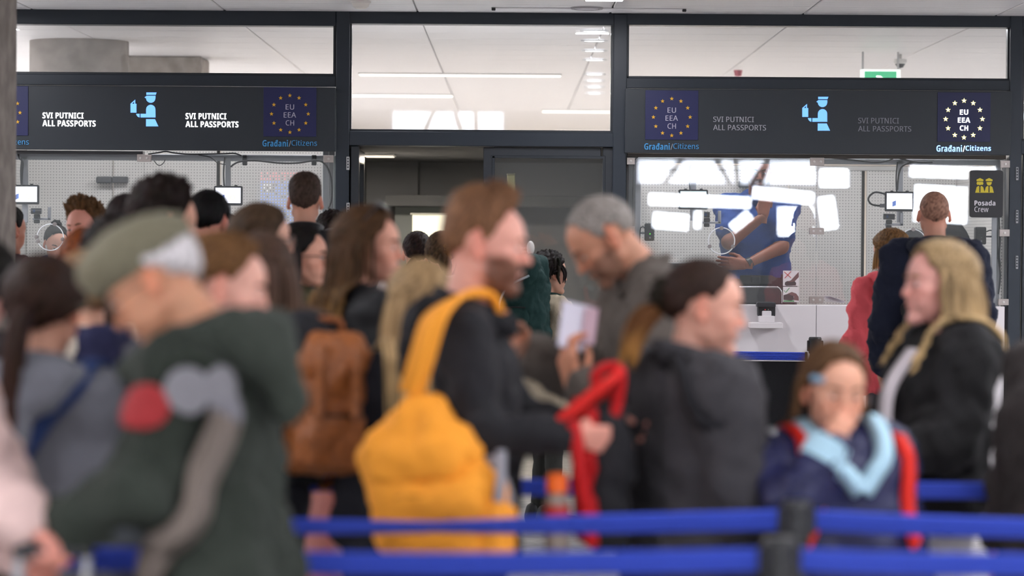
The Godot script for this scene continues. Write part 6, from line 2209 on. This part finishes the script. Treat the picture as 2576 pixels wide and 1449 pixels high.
	var bo := thing("water_bottle", "small bottle with an orange cap and red label beside the red backpack", "bottle", wb + Vector3(0, -0.1, 0))
	part("flask", Shape.new().lathe(PackedVector2Array([Vector2(0.0, 0.0), Vector2(0.03, 0.0), Vector2(0.033, 0.02), Vector2(0.033, 0.13), Vector2(0.02, 0.155)]), 20), paint("#8d8076", 0.3), bo, true)
	part("label", Shape.new().lathe(PackedVector2Array([Vector2(0.0335, 0.06), Vector2(0.034, 0.062), Vector2(0.034, 0.118), Vector2(0.0335, 0.12)]), 20), paint("#b12a20", 0.5), bo, true)
	part("cap", Shape.new().lathe(PackedVector2Array([Vector2(0.02, 0.15), Vector2(0.029, 0.155), Vector2(0.029, 0.195), Vector2(0.022, 0.203), Vector2(0.0, 0.205)]), 20), paint("#f06a1c", 0.45), bo, true)

	# girl with her hand at her nose
	var shell := cloth("#25274a", 0.24, 1.0, 0.0)
	var gi := person({"label": "girl in a shiny navy jacket with a light blue collar, hand on her nose", "kind": "c", "crown": [2108, 858], "s": 955, "yaw": 20, "sway": 5, "look": [-6, 8, -8], "face": true, "skin": "#d29a80", "head": 0.95, "hair_top": 0.02, "w": 0.92, "iris": "#4a3424",
		"hair": {"col": "#6a4c33", "edge": LONG, "tall": Vector3(0.02, 0.016, 0.022), "rough": 0.35, "locks": [{"n": 44, "from": 96.0, "len": 0.17, "off": 0.003, "r": 0.007, "wave": 0.003}]}, "brow": "#5a4230",
		"top": {"col": "#2b2d52", "mat": shell, "puff": 0.028, "hem": 0.62, "folds": 0.034, "collar": 0.0}, "right": {"to": Vector3(-0.115, 1.125, 0.185), "pose": "hold", "fingers": Vector3(0.5, 0.7, -0.02), "palm": Vector3(0.65, 0.1, -0.8), "pole": Vector3(-0.6, -1, 0.3)}, "legs": "#2a2c3a"})
	var ice := cloth("#a9cbdb", 0.85, 0.5, 0.3)
	cuffs(gi, 1, 0.055, ice, 0.06)
	var kk: float = gi.k
	for s in [-1.0, 1.0]:
		var lap := Shape.new()
		worn_strap(lap, gi.dress, [Vector3(0.03 * s, 1.5 * kk, -0.1), Vector3(0.085 * s, 1.5 * kk, -0.05), Vector3(0.095 * s, 1.47 * kk, 0.03), Vector3(0.075 * s, 1.42 * kk, 0.1), Vector3(0.04 * s, 1.38 * kk, 0.13), Vector3(0.004 * s, 1.32 * kk, 0.15)], 0.05, 0.02, 0.012)
		part("collar_lining", lap, ice, gi.node, true)
	part("hair_clip", Shape.new().add(clip_shape(), Color.WHITE, gi.ht * Transform3D(Basis.from_euler(Vector3(0.2, -0.75, 0.3)), Vector3(-0.078, 0.045, 0.06))), paint("#6f93ab", 0.3), gi.node, true)
	var gb := thing("backpack", "child's backpack with bright red straps on the girl in navy", "backpack", Vector3.ZERO)
	gb.transform = on_back(gi, 1.12 * kk, 0.0, 0.075)
	var gf := Field.new(Vector3(-0.2, -0.24, -0.12), Vector3(0.2, 0.24, 0.14), 0.013)
	gf.brick(Vector3.ZERO, Vector3(0.13, 0.18, 0.07), 0.05, 0.02)
	part("body", Shape.new().add(gf.nets(folds, 0.016)), cloth("#c4202a", 0.7, 0.4, 0.1), gb, true)
	var rel: Transform3D = gb.transform.affine_inverse() * (gi.node as Node3D).transform
	for s in [1.0, -1.0]:
		var sh := Shape.new()
		worn_strap(sh, gi.dress, [Vector3(0.06 * s, 1.3 * kk, -0.2), Vector3(0.1 * s, 1.43 * kk, -0.1), Vector3(0.125 * s, 1.43 * kk, -0.02), Vector3(0.135 * s, 1.36 * kk, 0.08), Vector3(0.14 * s, 1.24 * kk, 0.13), Vector3(0.16 * s, 1.12 * kk, 0.1)], 0.048, 0.014, 0.014)
		sh.v = rel * sh.v
		sh.n = Transform3D(rel.basis.orthonormalized(), Vector3.ZERO) * sh.n
		part("shoulder_strap", sh, cloth("#dc2a1e", 0.65, 0.4, 0.1), gb, true)

	# blonde woman in black
	var bw := person({"label": "blonde woman in a black jacket facing left, on the right of the queue", "kind": "f", "crown": [2372, 600], "s": 830, "yaw": -76, "look": [0, -2, 0], "face": true, "skin": "#dca094", "hair_top": 0.022, "head": 1.0, "w": 0.98, "iris": "#4d5a66",
		"hair": {"gain": 0.8, "col": "#a08560", "edge": LONG, "tall": Vector3(0.022, 0.018, 0.024), "rough": 0.3, "locks": [{"n": 150, "from": 70.0, "len": 0.37, "off": 0.005, "r": 0.0085, "tip": "#c9a877", "wave": 0.002}]}, "brow": "#8a6d4d",
		"top": {"col": "#1c1b1c", "puff": 0.032, "hem": 0.85, "folds": 0.028}, "left": {"to": Vector3(0.2, 1.0, 0.28), "pose": "hold"}, "right": {"to": Vector3(-0.12, 1.02, 0.3), "pose": "hold"}, "legs": "#b9b6bc"})
	part("shirt_front", Shape.new().strap(smoothed([Vector3(0.0, 1.43 * bw.k, 0.085), Vector3(0.0, 1.3 * bw.k, 0.165), Vector3(0.0, 1.15 * bw.k, 0.175), Vector3(0.0, 1.0 * bw.k, 0.16)], 6), PackedVector3Array(range(19).map(func(_i): return Vector3(1, 0, 0))), 0.07, 0.02), cloth("#d3c9cc", 0.9, 0.4, 0.2), bw.node, true)
	# cut by the right edge
	person({"label": "person in a dark coat with a cream fleece collar cut off by the right edge", "kind": "f", "crown": [2722, 640], "s": 900, "yaw": -60, "skin": "#d0988a", "w": 1.05, "hair": {"col": "#3a2a22", "edge": LONG, "tall": Vector3(0.02, 0.02, 0.02)}, "top": {"col": "#302b2a", "puff": 0.05, "hem": 0.7, "collar": 0.11, "collar_mat": cloth("#d6cdc6", 0.95, 1.0, 0.3), "folds": 0.03}, "legs": "#26262a"})

	# tan backpack and its wearer
	var tb := person({"label": "woman with long brown hair in a black hooded jacket wearing the tan leather backpack", "kind": "f", "crown": [655, 580], "s": 870, "yaw": -138, "look": [-8, 4, 0], "skin": "#d5a08c", "hair_top": 0.018, "hair": {"col": "#5d463a", "edge": LONG, "tall": Vector3(0.018, 0.02, 0.022), "locks": [{"n": 120, "from": 80.0, "len": 0.34, "off": 0.007, "r": 0.0085, "tip": "#7a5f4c"}]},
		"top": {"col": "#1f1f23", "puff": 0.03, "hem": 0.99, "hood": "#222226", "hood_size": 1.3, "folds": 0.03}, "left": {"to": Vector3(0.16, 1.06, 0.26)}, "right": {"to": Vector3(-0.16, 1.06, 0.26)}, "legs": "#23242a"})
	var lc := at(818, 1015, 8.15)
	var leather := StandardMaterial3D.new()
	leather.albedo_color = Color("#a8602a")
	leather.albedo_texture = grain
	leather.uv1_triplanar = true
	leather.uv1_scale = Vector3(3, 3, 3)
	leather.roughness = 0.5
	leather.normal_enabled = true
	leather.normal_texture = weave
	leather.normal_scale = 0.5
	var lb := bag("tan leather backpack with a flap and front pocket among the queue", "backpack", "backpack", Transform3D(Basis.from_euler(Vector3(0.04, deg_to_rad(24), -0.05)), lc), Vector3(0.112, 0.2, 0.085), leather, {"round": 0.055, "neck": 0.9, "flap": leather, "strap_mat": leather, "crease": 0.025, "pocket": Vector3(0.088, 0.08, 0.03)})
	for sx in [-0.06, 0.05]:
		var a3 := PackedVector3Array(range(19).map(func(_i): return Vector3(1, 0, 0)))
		part("flap_strap", Shape.new().strap(smoothed([Vector3(sx, 0.205, 0.02), Vector3(sx, 0.15, 0.095), Vector3(sx, 0.05, 0.108), Vector3(sx, -0.03, 0.125)], 6), a3, 0.03, 0.008), leather, lb, true)
	shoulder_straps(lb, tb, 1.25, leather, 0.045)

	# woman with sunglasses in her hair
	var sg := person({"label": "woman with long brown hair, sunglasses on her head and a pink pleated skirt", "kind": "f", "crown": [925, 514], "s": 780, "yaw": 116, "look": [-32, 0, 0], "face": true, "skin": "#d79a84", "hair_top": 0.025, "hair": {"col": "#5a3f28", "edge": LONG, "tall": Vector3(0.025, 0.022, 0.028), "rough": 0.3, "locks": [{"n": 150, "from": 96.0, "len": 0.58, "off": 0.006, "r": 0.0088, "tip": "#a67a3e", "wave": 0.003}, {"n": 24, "from": 62.0, "len": 0.22, "off": 0.004, "r": 0.008}]}, "brow": "#4a3324",
		"top": {"col": "#1f1f21", "rough": 0.6, "puff": 0.015, "hem": 0.98, "folds": 0.022}, "legs": "#d3a08a", "shoes": "#2a2422"})
	var sk := Shape.new()
	var sv := PackedVector3Array()
	var si := PackedInt32Array()
	for j in 17:
		var g := j / 16.0
		for s in 144:
			var a := TAU * s / 144.0
			var r: float = lerpf(0.14, 0.235, g) * sg.k + (0.012 + 0.012 * g) * (absf(fposmod(s / 4.0, 1.0) - 0.5) * 4.0 - 1.0)
			sv.append(Vector3(sin(a) * r, lerpf(1.06, 0.52, g) * sg.k, cos(a) * r * 0.85))
	for j in 16:
		for s in 144:
			var p := j * 144 + s
			var q := j * 144 + (s + 1) % 144
			si.append_array([p, p + 144, q, q, p + 144, q + 144])
	sk.add([sv, Field.smooth(sv, si), si])
	part("skirt", sk, cloth("#c4847c", 0.8, 0.4, 0.2), sg.node, true)
	var su := thing("sunglasses", "dark sunglasses pushed up into the long brown hair", "sunglasses", Vector3.ZERO)
	su.transform = (sg.node as Node3D).transform
	eyeglasses({"node": su, "ht": sg.ht}, paint("#14151a", 0.08), "#2a2b33", 0.062, 0.02)


func clip_shape() -> Array:
	var f := Field.new(Vector3(-0.03, -0.03, -0.02), Vector3(0.03, 0.03, 0.02), 0.004)
	f.egg(Vector3(-0.008, 0.004, 0), Vector3(0.014, 0.012, 0.006), 0.004)
	f.egg(Vector3(0.01, -0.003, 0), Vector3(0.013, 0.011, 0.006), 0.004)
	return f.nets()


func far_people() -> void:
	person({"label": "tall man with thick dark hair behind the olive cap, facing away to the right", "crown": [416, 440], "s": 760, "yaw": 142, "look": [-22, 4, 0], "face": true, "skin": "#d2977f", "head": 1.04, "hair_top": 0.04, "hair": {"col": "#2a1e1a", "tall": Vector3(0.04, 0.022, 0.024), "curl": 0.012, "rough": 0.5}, "beard": "#2a1e1a", "beard_strength": 0.5, "top": {"col": "#1f1f24", "puff": 0.02, "hem": 0.8}, "legs": "#24252b"})
	person({"label": "woman with big dark brown hair between the tall man and the auburn hair", "kind": "f", "crown": [293, 536], "s": 800, "yaw": 176, "hair_top": 0.03, "skin": "#cf9a84", "hair": {"col": "#1f1512", "edge": LONG, "tall": Vector3(0.03, 0.04, 0.04), "curl": 0.014, "locks": [{"n": 90, "from": 80.0, "len": 0.36, "off": 0.015, "r": 0.01, "wave": 0.006}]}, "top": {"col": "#22222a", "puff": 0.02, "hem": 0.8}, "legs": "#24252b"})
	person({"label": "person with long auburn hair beside the smiling curly-haired man", "kind": "f", "crown": [214, 572], "s": 640, "yaw": 190, "hair_top": 0.02, "skin": "#cf9a84", "hair": {"col": "#7a3c14", "edge": LONG, "tall": Vector3(0.02, 0.03, 0.03), "locks": [{"n": 100, "from": 80.0, "len": 0.36, "off": 0.01, "r": 0.009, "tip": "#8a4616"}]}, "top": {"col": "#2a2430", "hem": 0.8}, "legs": "#24252b"})
	person({"label": "person with dark cropped hair, only its top seen left of the tall man", "crown": [318, 487], "s": 600, "yaw": 180, "hair_top": 0.02, "hair": {"col": "#2b2120", "tall": Vector3(0.02, 0.014, 0.015)}, "top": {"col": "#26262c", "hem": 0.8}, "legs": "#24252b"})
	person({"label": "man with dense black hair in front of the middle screen, seen from behind", "crown": [528, 478], "s": 590, "yaw": 168, "look": [0, 10, 0], "hair_top": 0.024, "skin": "#c98878", "hair": {"col": "#100e0f", "tall": Vector3(0.024, 0.016, 0.018), "rough": 0.3}, "top": {"col": "#18181c", "puff": 0.02, "hem": 0.8, "hood": "#18181c"}, "legs": "#24252b"})
	person({"label": "man with dark hair, ear showing, half hidden by the black-haired man", "crown": [568, 536], "s": 500, "yaw": 160, "hair_top": 0.02, "skin": "#cf8f7a", "hair": {"col": "#2a211d", "tall": Vector3(0.02, 0.012, 0.012)}, "top": {"col": "#2a2a30", "hem": 0.8}, "legs": "#24252b"})
	var gw := person({"label": "woman with long light brown hair and glasses looking right, below the tall man in leather", "kind": "f", "crown": [657, 508], "s": 720, "yaw": 112, "face": true, "skin": "#dba792", "hair_top": 0.022, "hair": {"col": "#54402f", "edge": LONG, "tall": Vector3(0.022, 0.024, 0.026), "locks": [{"n": 110, "from": 76.0, "len": 0.4, "off": 0.007, "r": 0.009, "tip": "#8a6d50"}]}, "top": {"col": "#3c3a40", "puff": 0.015, "hem": 0.8}, "legs": "#24252b"})
	eyeglasses(gw, glass(0.1), "#2b2522")
	var leather := StandardMaterial3D.new()
	leather.albedo_color = Color("#1b1b1e")
	leather.roughness = 0.42
	leather.normal_enabled = true
	leather.normal_texture = weave
	leather.normal_scale = 0.35
	leather.uv1_triplanar = true
	leather.uv1_scale = Vector3(6, 6, 6)
	person({"label": "tall man with a dark fade haircut in a black leather jacket, seen from behind", "crown": [768, 432], "s": 510, "yaw": 180, "hair_top": 0.028, "skin": "#c88f78", "head": 1.0, "hair": {"gain": 1.1, "col": "#3a2c25", "tall": Vector3(0.028, 0.006, 0.006), "rough": 0.35}, "top": {"col": "#1b1b1e", "mat": leather, "puff": 0.022, "hem": 0.84, "folds": 0.022, "collar": 0.06}, "legs": "#26272d"})
	var dg := person({"label": "woman with black hair and dark glasses in an olive top, looking right", "kind": "f", "crown": [757, 562], "s": 640, "yaw": 84, "face": true, "skin": "#d39a84", "hair_top": 0.02, "hair": {"col": "#191312", "edge": LONG, "tall": Vector3(0.02, 0.02, 0.024), "locks": [{"n": 90, "from": 80.0, "len": 0.24, "off": 0.006, "r": 0.009}]}, "top": {"col": "#3d3a24", "puff": 0.03, "hem": 0.8, "high": true}, "legs": "#24252b"})
	eyeglasses(dg, glass(0.15), "#1b1a1c")
	person({"label": "person with dark wavy hair, only the top seen right of the man in leather", "kind": "f", "crown": [836, 527], "s": 470, "yaw": 180, "hair_top": 0.022, "hair": {"col": "#2c211e", "edge": LONG, "tall": Vector3(0.022, 0.022, 0.022), "curl": 0.01}, "top": {"col": "#2c2c33", "hem": 0.8}, "legs": "#24252b"})
	person({"label": "curly-haired young man laughing, facing the camera in front of the left booth", "crown": [212, 497], "s": 515, "yaw": -22, "look": [-6, 2, 6], "face": true, "skin": "#dd9a88", "hair_top": 0.034, "hair": {"gain": 0.95, "col": "#5c4128", "tall": Vector3(0.034, 0.012, 0.014), "curl": 0.022, "rough": 0.5, "front": 0.012}, "brow": "#6a4a32", "top": {"col": "#33343c", "hem": 0.8}, "legs": "#24252b"})
	person({"label": "man in a maroon hooded top half hidden by the concrete pillar", "crown": [22, 514], "s": 480, "yaw": 160, "look": [-18, 8, 0], "face": true, "hair_top": 0.02, "skin": "#c98c76", "hair": {"col": "#1f1a18", "tall": Vector3(0.02, 0.008, 0.008)}, "top": {"col": "#43161e", "hem": 0.8, "puff": 0.02, "hood": "#3b141b", "hood_size": 1.1}, "legs": "#24252b"})
	person({"label": "woman with a dark brown ponytail facing the open door", "kind": "f", "crown": [1050, 581], "s": 450, "yaw": 186, "hair_top": 0.016, "head": 0.95, "hair": {"col": "#33231f", "edge": BACK, "tall": Vector3(0.016, 0.014, 0.02), "rough": 0.35, "locks": [{"n": 24, "root": Vector3(0.03, -0.03, -0.12), "spread": 0.016, "len": 0.3, "r": 0.012, "off": 0.015, "wave": 0.006, "aim": Vector3(0.6, -0.3, -1)}]}, "top": {"col": "#b9a9a2", "hem": 0.85, "puff": 0.012}, "legs": "#2c2d33"})
	var br := person({"label": "woman with a brown braid and a cream fleece facing the open door", "kind": "f", "crown": [1112, 581], "s": 480, "yaw": 172, "hair_top": 0.018, "head": 0.97, "hair": {"col": "#5d4630", "edge": BACK, "tall": Vector3(0.018, 0.016, 0.022), "rough": 0.4, "locks": [{"n": 10, "root": Vector3(-0.02, 0.02, -0.12), "spread": 0.012, "len": 0.16, "r": 0.013, "off": 0.016, "wave": 0.01, "tip": "#a07840", "aim": Vector3(-0.5, -0.6, -0.6)}]}, "top": {"col": "#d6c9ba", "puff": 0.035, "hem": 0.85, "hood": "#d9cdc0", "hood_size": 1.4, "folds": 0.02}, "legs": "#2c2d33"})
	var plait := Shape.new()
	for n in 9:
		for s in 3:
			var q: Vector3 = br.ht * Vector3(-0.045 + 0.012 * sin(n * 1.6 + s * 2.1), 0.06 - n * 0.02, -0.115 - 0.004 * s)
			plait.ball(q, Vector3(0.013, 0.012, 0.012), lin("#8a6a3c" if (n + s) % 2 else "#5d4326"), 6, 8)
	part("plait", plait, tresses(), br.node, true)
	# traveller with the green rucksack
	var gp := person({"label": "traveller with curly dark hair and a beige shirt carrying the green rucksack", "kind": "f", "crown": [1380, 630], "s": 440, "yaw": 118, "hair_top": 0.02, "skin": "#c99a84", "hair": {"col": "#231a18", "edge": LONG, "tall": Vector3(0.02, 0.02, 0.03), "curl": 0.014, "locks": [{"n": 30, "len": 0.12, "off": 0.01, "r": 0.011, "wave": 0.008}]}, "top": {"col": "#b3a58f", "hem": 0.62, "puff": 0.02, "flare": 0.02, "folds": 0.03, "name": "coat"}, "legs": "#3a3b38"})
	var greenm := cloth("#1e3a38", 0.8, 0.5, 0.1)
	var rk := bag("dark green rucksack with pale piping on the traveller before the door", "backpack", "backpack", Transform3D(Basis.from_euler(Vector3(0.0, deg_to_rad(-24), 0.02)), at(1312, 765, 16.1)), Vector3(0.15, 0.27, 0.12), greenm, {"round": 0.07, "neck": 0.8, "flap": greenm, "crease": 0.03, "pocket": Vector3(0.1, 0.12, 0.03), "piping": [Vector3(0.11, 0.16, 0.14), Vector3(-0.02, 0.09, 0.16), Vector3(-0.06, -0.04, 0.165), Vector3(0.04, -0.2, 0.15)], "piping_mat": paint("#a9bcc2", 0.4)})
	for q2 in [Vector3(-0.05, 0.3, 0.02), Vector3(0.06, 0.315, 0.0)]:
		part("white_roll", Shape.new().ball(q2, Vector3(0.02, 0.04, 0.03), Color.WHITE, 8, 12), paint("#d9d4cf", 0.6), rk, true)
	shoulder_straps(rk, gp, 1.2, greenm, 0.05)

	# pair at the right booth
	var co := person({"label": "woman with bobbed light brown hair in a coral hooded top at the right counter", "kind": "f", "crown": [2236, 574], "s": 462, "yaw": 196, "look": [24, 10, 0], "face": true, "skin": "#d49a86", "hair_top": 0.022, "w": 0.95, "hair": {"gain": 0.95, "col": "#6e5031", "edge": LONG, "tall": Vector3(0.022, 0.022, 0.026), "rough": 0.4, "locks": [{"n": 170, "from": 66.0, "len": 0.165, "off": 0.006, "r": 0.006, "tip": "#8c6a40"}]},
		"top": {"col": "#dd5a62", "puff": 0.018, "hem": 0.84, "hood": "#de5d65", "hood_size": 1.5, "folds": 0.03, "name": "hoodie"}, "legs": "#6d6c72", "left": {"to": Vector3(0.2, 0.98, 0.18)}, "right": {"to": Vector3(-0.2, 0.98, 0.2)}})
	var sb := thing("crossbody_bag", "small brown bag on a thin strap across the coral hooded top", "bag", (co.node as Node3D).position, (co.node as Node3D).rotation.y)
	var sbs := Shape.new()
	worn_strap(sbs, co.dress, [Vector3(0.12, 1.36, 0.05), Vector3(0.06, 1.38, -0.12), Vector3(-0.02, 1.2, -0.18), Vector3(-0.12, 1.06, -0.15), Vector3(-0.19, 0.97, -0.02)], 0.018, 0.006, 0.008)
	part("strap", sbs, paint("#4a2f22", 0.6), sb, true)
	part("pouch", Shape.new().box(Vector3(-0.27, 0.82, -0.08), Vector3(-0.21, 0.97, 0.1), 0.02), paint("#54362a", 0.6), sb, true)
	var nm := person({"label": "man with a shaven head in a navy hooded top and black backpack, seen from behind", "crown": [2350, 480], "s": 490, "yaw": 180, "hair_top": 0.004, "skin": "#c78c76", "head": 1.0, "hair": {"gain": 1.0, "col": "#8c6757", "edge": BACK, "tall": Vector3(0.004, 0.0025, 0.0025), "rough": 0.1}, "top": {"col": "#1c2030", "puff": 0.028, "hem": 0.84, "hood": "#1b1f2e", "hood_size": 1.0, "folds": 0.028, "name": "hoodie"}, "legs": "#22242b", "left": {"to": Vector3(0.24, 1.0, 0.14)}, "right": {"to": Vector3(-0.24, 1.0, 0.14)}})
	var kb := cloth("#232326", 0.8, 0.5, 0.1)
	var bb := bag("black backpack with white piping worn by the man with the shaven head", "backpack", "backpack", on_back(nm, 1.14, 0.045, 0.085), Vector3(0.14, 0.24, 0.085), kb, {"round": 0.055, "neck": 0.85, "crease": 0.02, "pocket": Vector3(0.105, 0.1, 0.03), "piping": [Vector3(-0.09, 0.2, 0.085), Vector3(-0.095, 0.1, 0.092), Vector3(-0.10, -0.02, 0.095), Vector3(-0.105, -0.12, 0.095)], "piping_mat": paint("#d5d5d8", 0.4)})
	shoulder_straps(bb, nm, 1.25, kb, 0.06)

	# officers in the booths
	var blue := cloth("#1a3a75", 0.85, 0.5, 0.2)
	var of := person({"label": "border officer in a blue polo shirt behind the right glass, hand at his chin", "crown": [1907, 384], "s": 384, "floor": 0.3, "yaw": -6, "look": [8, 8, 0], "face": true, "skin": "#7c4c3b", "hair_top": 0.006, "w": 1.12, "hair": {"col": "#2a1e1a", "tall": Vector3(0.006, 0.004, 0.004)}, "beard": "#30211b", "beard_strength": 0.6,
		"top": {"col": "#21498f", "mat": blue, "puff": 0.018, "hem": 0.98, "short": true, "folds": 0.02, "name": "shirt", "collar": 0.045}, "legs": "#17181b", "brow": "#20160f",
		"right": {"to": Vector3(0.045, 1.49, 0.2), "pose": "grip", "fingers": Vector3(0.1, 0.9, -0.05), "palm": Vector3(0.2, 0.1, -1), "pole": Vector3(-0.5, -1, 0.5)}, "left": {"to": Vector3(-0.06, 1.18, 0.27), "pose": "relax", "fingers": Vector3(-1, 0.05, 0.0), "palm": Vector3(0, 0, -1), "pole": Vector3(0.9, -0.5, 0.15)}})
	var wr: Array = of.arms[0]
	var wdir: Vector3 = (wr[2] - wr[1]).normalized()
	part("wristwatch", Shape.new().tube(PackedVector3Array([wr[2] - wdir * 0.035, wr[2] - wdir * 0.005]), 0.036, 16), paint("#18181b", 0.4), of.node, true)
	part("belt", Shape.new().tube(PackedVector3Array([Vector3(0, 1.0 * of.k, 0), Vector3(0, 0.95 * of.k, 0)]), 0.148, 28, Color.WHITE, Vector3(1, 0, 0), 1.35), paint("#151517", 0.5), of.node, true)
	part("belt_buckle", Shape.new().box(Vector3(-0.03, 0.955 * of.k, 0.145), Vector3(0.03, 0.995 * of.k, 0.158), 0.006), paint("#33363a", 0.3, 0.6), of.node, true)
	for q3 in [[0.2, 0.93, 0.06, 0.05, 0.1, 0.05], [0.21, 0.9, -0.04, 0.05, 0.13, 0.05], [-0.2, 0.95, 0.04, 0.05, 0.07, 0.05]]:
		var pf := Field.new(Vector3(-0.32, 0.7, -0.2), Vector3(0.32, 1.2, 0.2), 0.012)
		pf.brick(Vector3(q3[0], q3[1] * of.k, q3[2]), Vector3(q3[3], q3[4], q3[5]), 0.025, 0.01)
		part("belt_pouch", Shape.new().add(pf.nets(folds, 0.02)), paint("#141416", 0.6), of.node, true)
	person({"label": "border officer with dark hair in a bun, low behind the left glass", "kind": "f", "crown": [145, 567], "s": 388, "floor": 0.3, "yaw": 20, "look": [0, 20, 0], "face": true, "skin": "#c9957f", "hair_top": 0.012, "hair": {"col": "#1e1917", "edge": BACK, "tall": Vector3(0.012, 0.01, 0.014), "bun": [Vector3(0, 0.125, -0.06), Vector3(0.035, 0.03, 0.035), "#1e1917"]}, "top": {"col": "#21498f", "hem": 0.8, "name": "shirt"}, "legs": "#1b1c20"})
	person({"label": "border officer with black hair, mostly hidden behind the man with the shaven head", "kind": "f", "crown": [2306, 580], "s": 384, "floor": 0.3, "yaw": 10, "look": [0, 24, 0], "face": true, "skin": "#c9957f", "hair_top": 0.015, "hair": {"col": "#121011", "edge": LONG, "tall": Vector3(0.015, 0.02, 0.02)}, "top": {"col": "#1d2c52", "hem": 0.8, "name": "shirt"}, "legs": "#1b1c20"})
	for e in [[2384, 590, "black office chair behind the man with the shaven head"]]:
		var p := at(e[0], e[1], 19.1)
		var ch := thing("office_chair", e[2], "chair", Vector3(p.x, 0.3, p.z))
		var bf := Field.new(Vector3(-0.28, -0.35, -0.1), Vector3(0.28, 0.35, 0.1), 0.014)
		bf.egg(Vector3.ZERO, Vector3(0.17, 0.26, 0.05), 0.01)
		part("backrest", Shape.new().add(bf.nets(), Color.WHITE, Transform3D(Basis.IDENTITY, Vector3(0, p.y - 0.3 - 0.15, 0))), cloth("#1a1a1d", 0.8, 0.5, 0.1), ch, true)
		part("seat", Shape.new().box(Vector3(-0.23, 0.5, -0.05), Vector3(0.23, 0.58, 0.4), 0.03), cloth("#1a1a1d", 0.8, 0.5, 0.1), ch, true)
		part("back_stem", Shape.new().tube(smoothed([Vector3(0, 0.5, 0.1), Vector3(0, 0.5, -0.06), Vector3(0, 0.8, -0.07), Vector3(0, 1.0, -0.05)], 5), 0.022, 8), paint("#1a1a1d", 0.5), ch, true)
		part("column", Shape.new().tube(PackedVector3Array([Vector3(0, 0.06, 0.15), Vector3(0, 0.5, 0.15)]), 0.028, 12), paint("#232326", 0.4), ch, true)
		for k in 5:
			var a := TAU * k / 5.0
			part("foot", Shape.new().tube(PackedVector3Array([Vector3(0, 0.08, 0.15), Vector3(sin(a) * 0.28, 0.04, 0.15 + cos(a) * 0.28)]), PackedFloat32Array([0.025, 0.018]), 8), paint("#1a1a1d", 0.5), ch, true)


func _ready() -> void:
	begin()
	lights()
	shell()
	booth_wall()
	booths()
	signs()
	barriers()
	crowd()
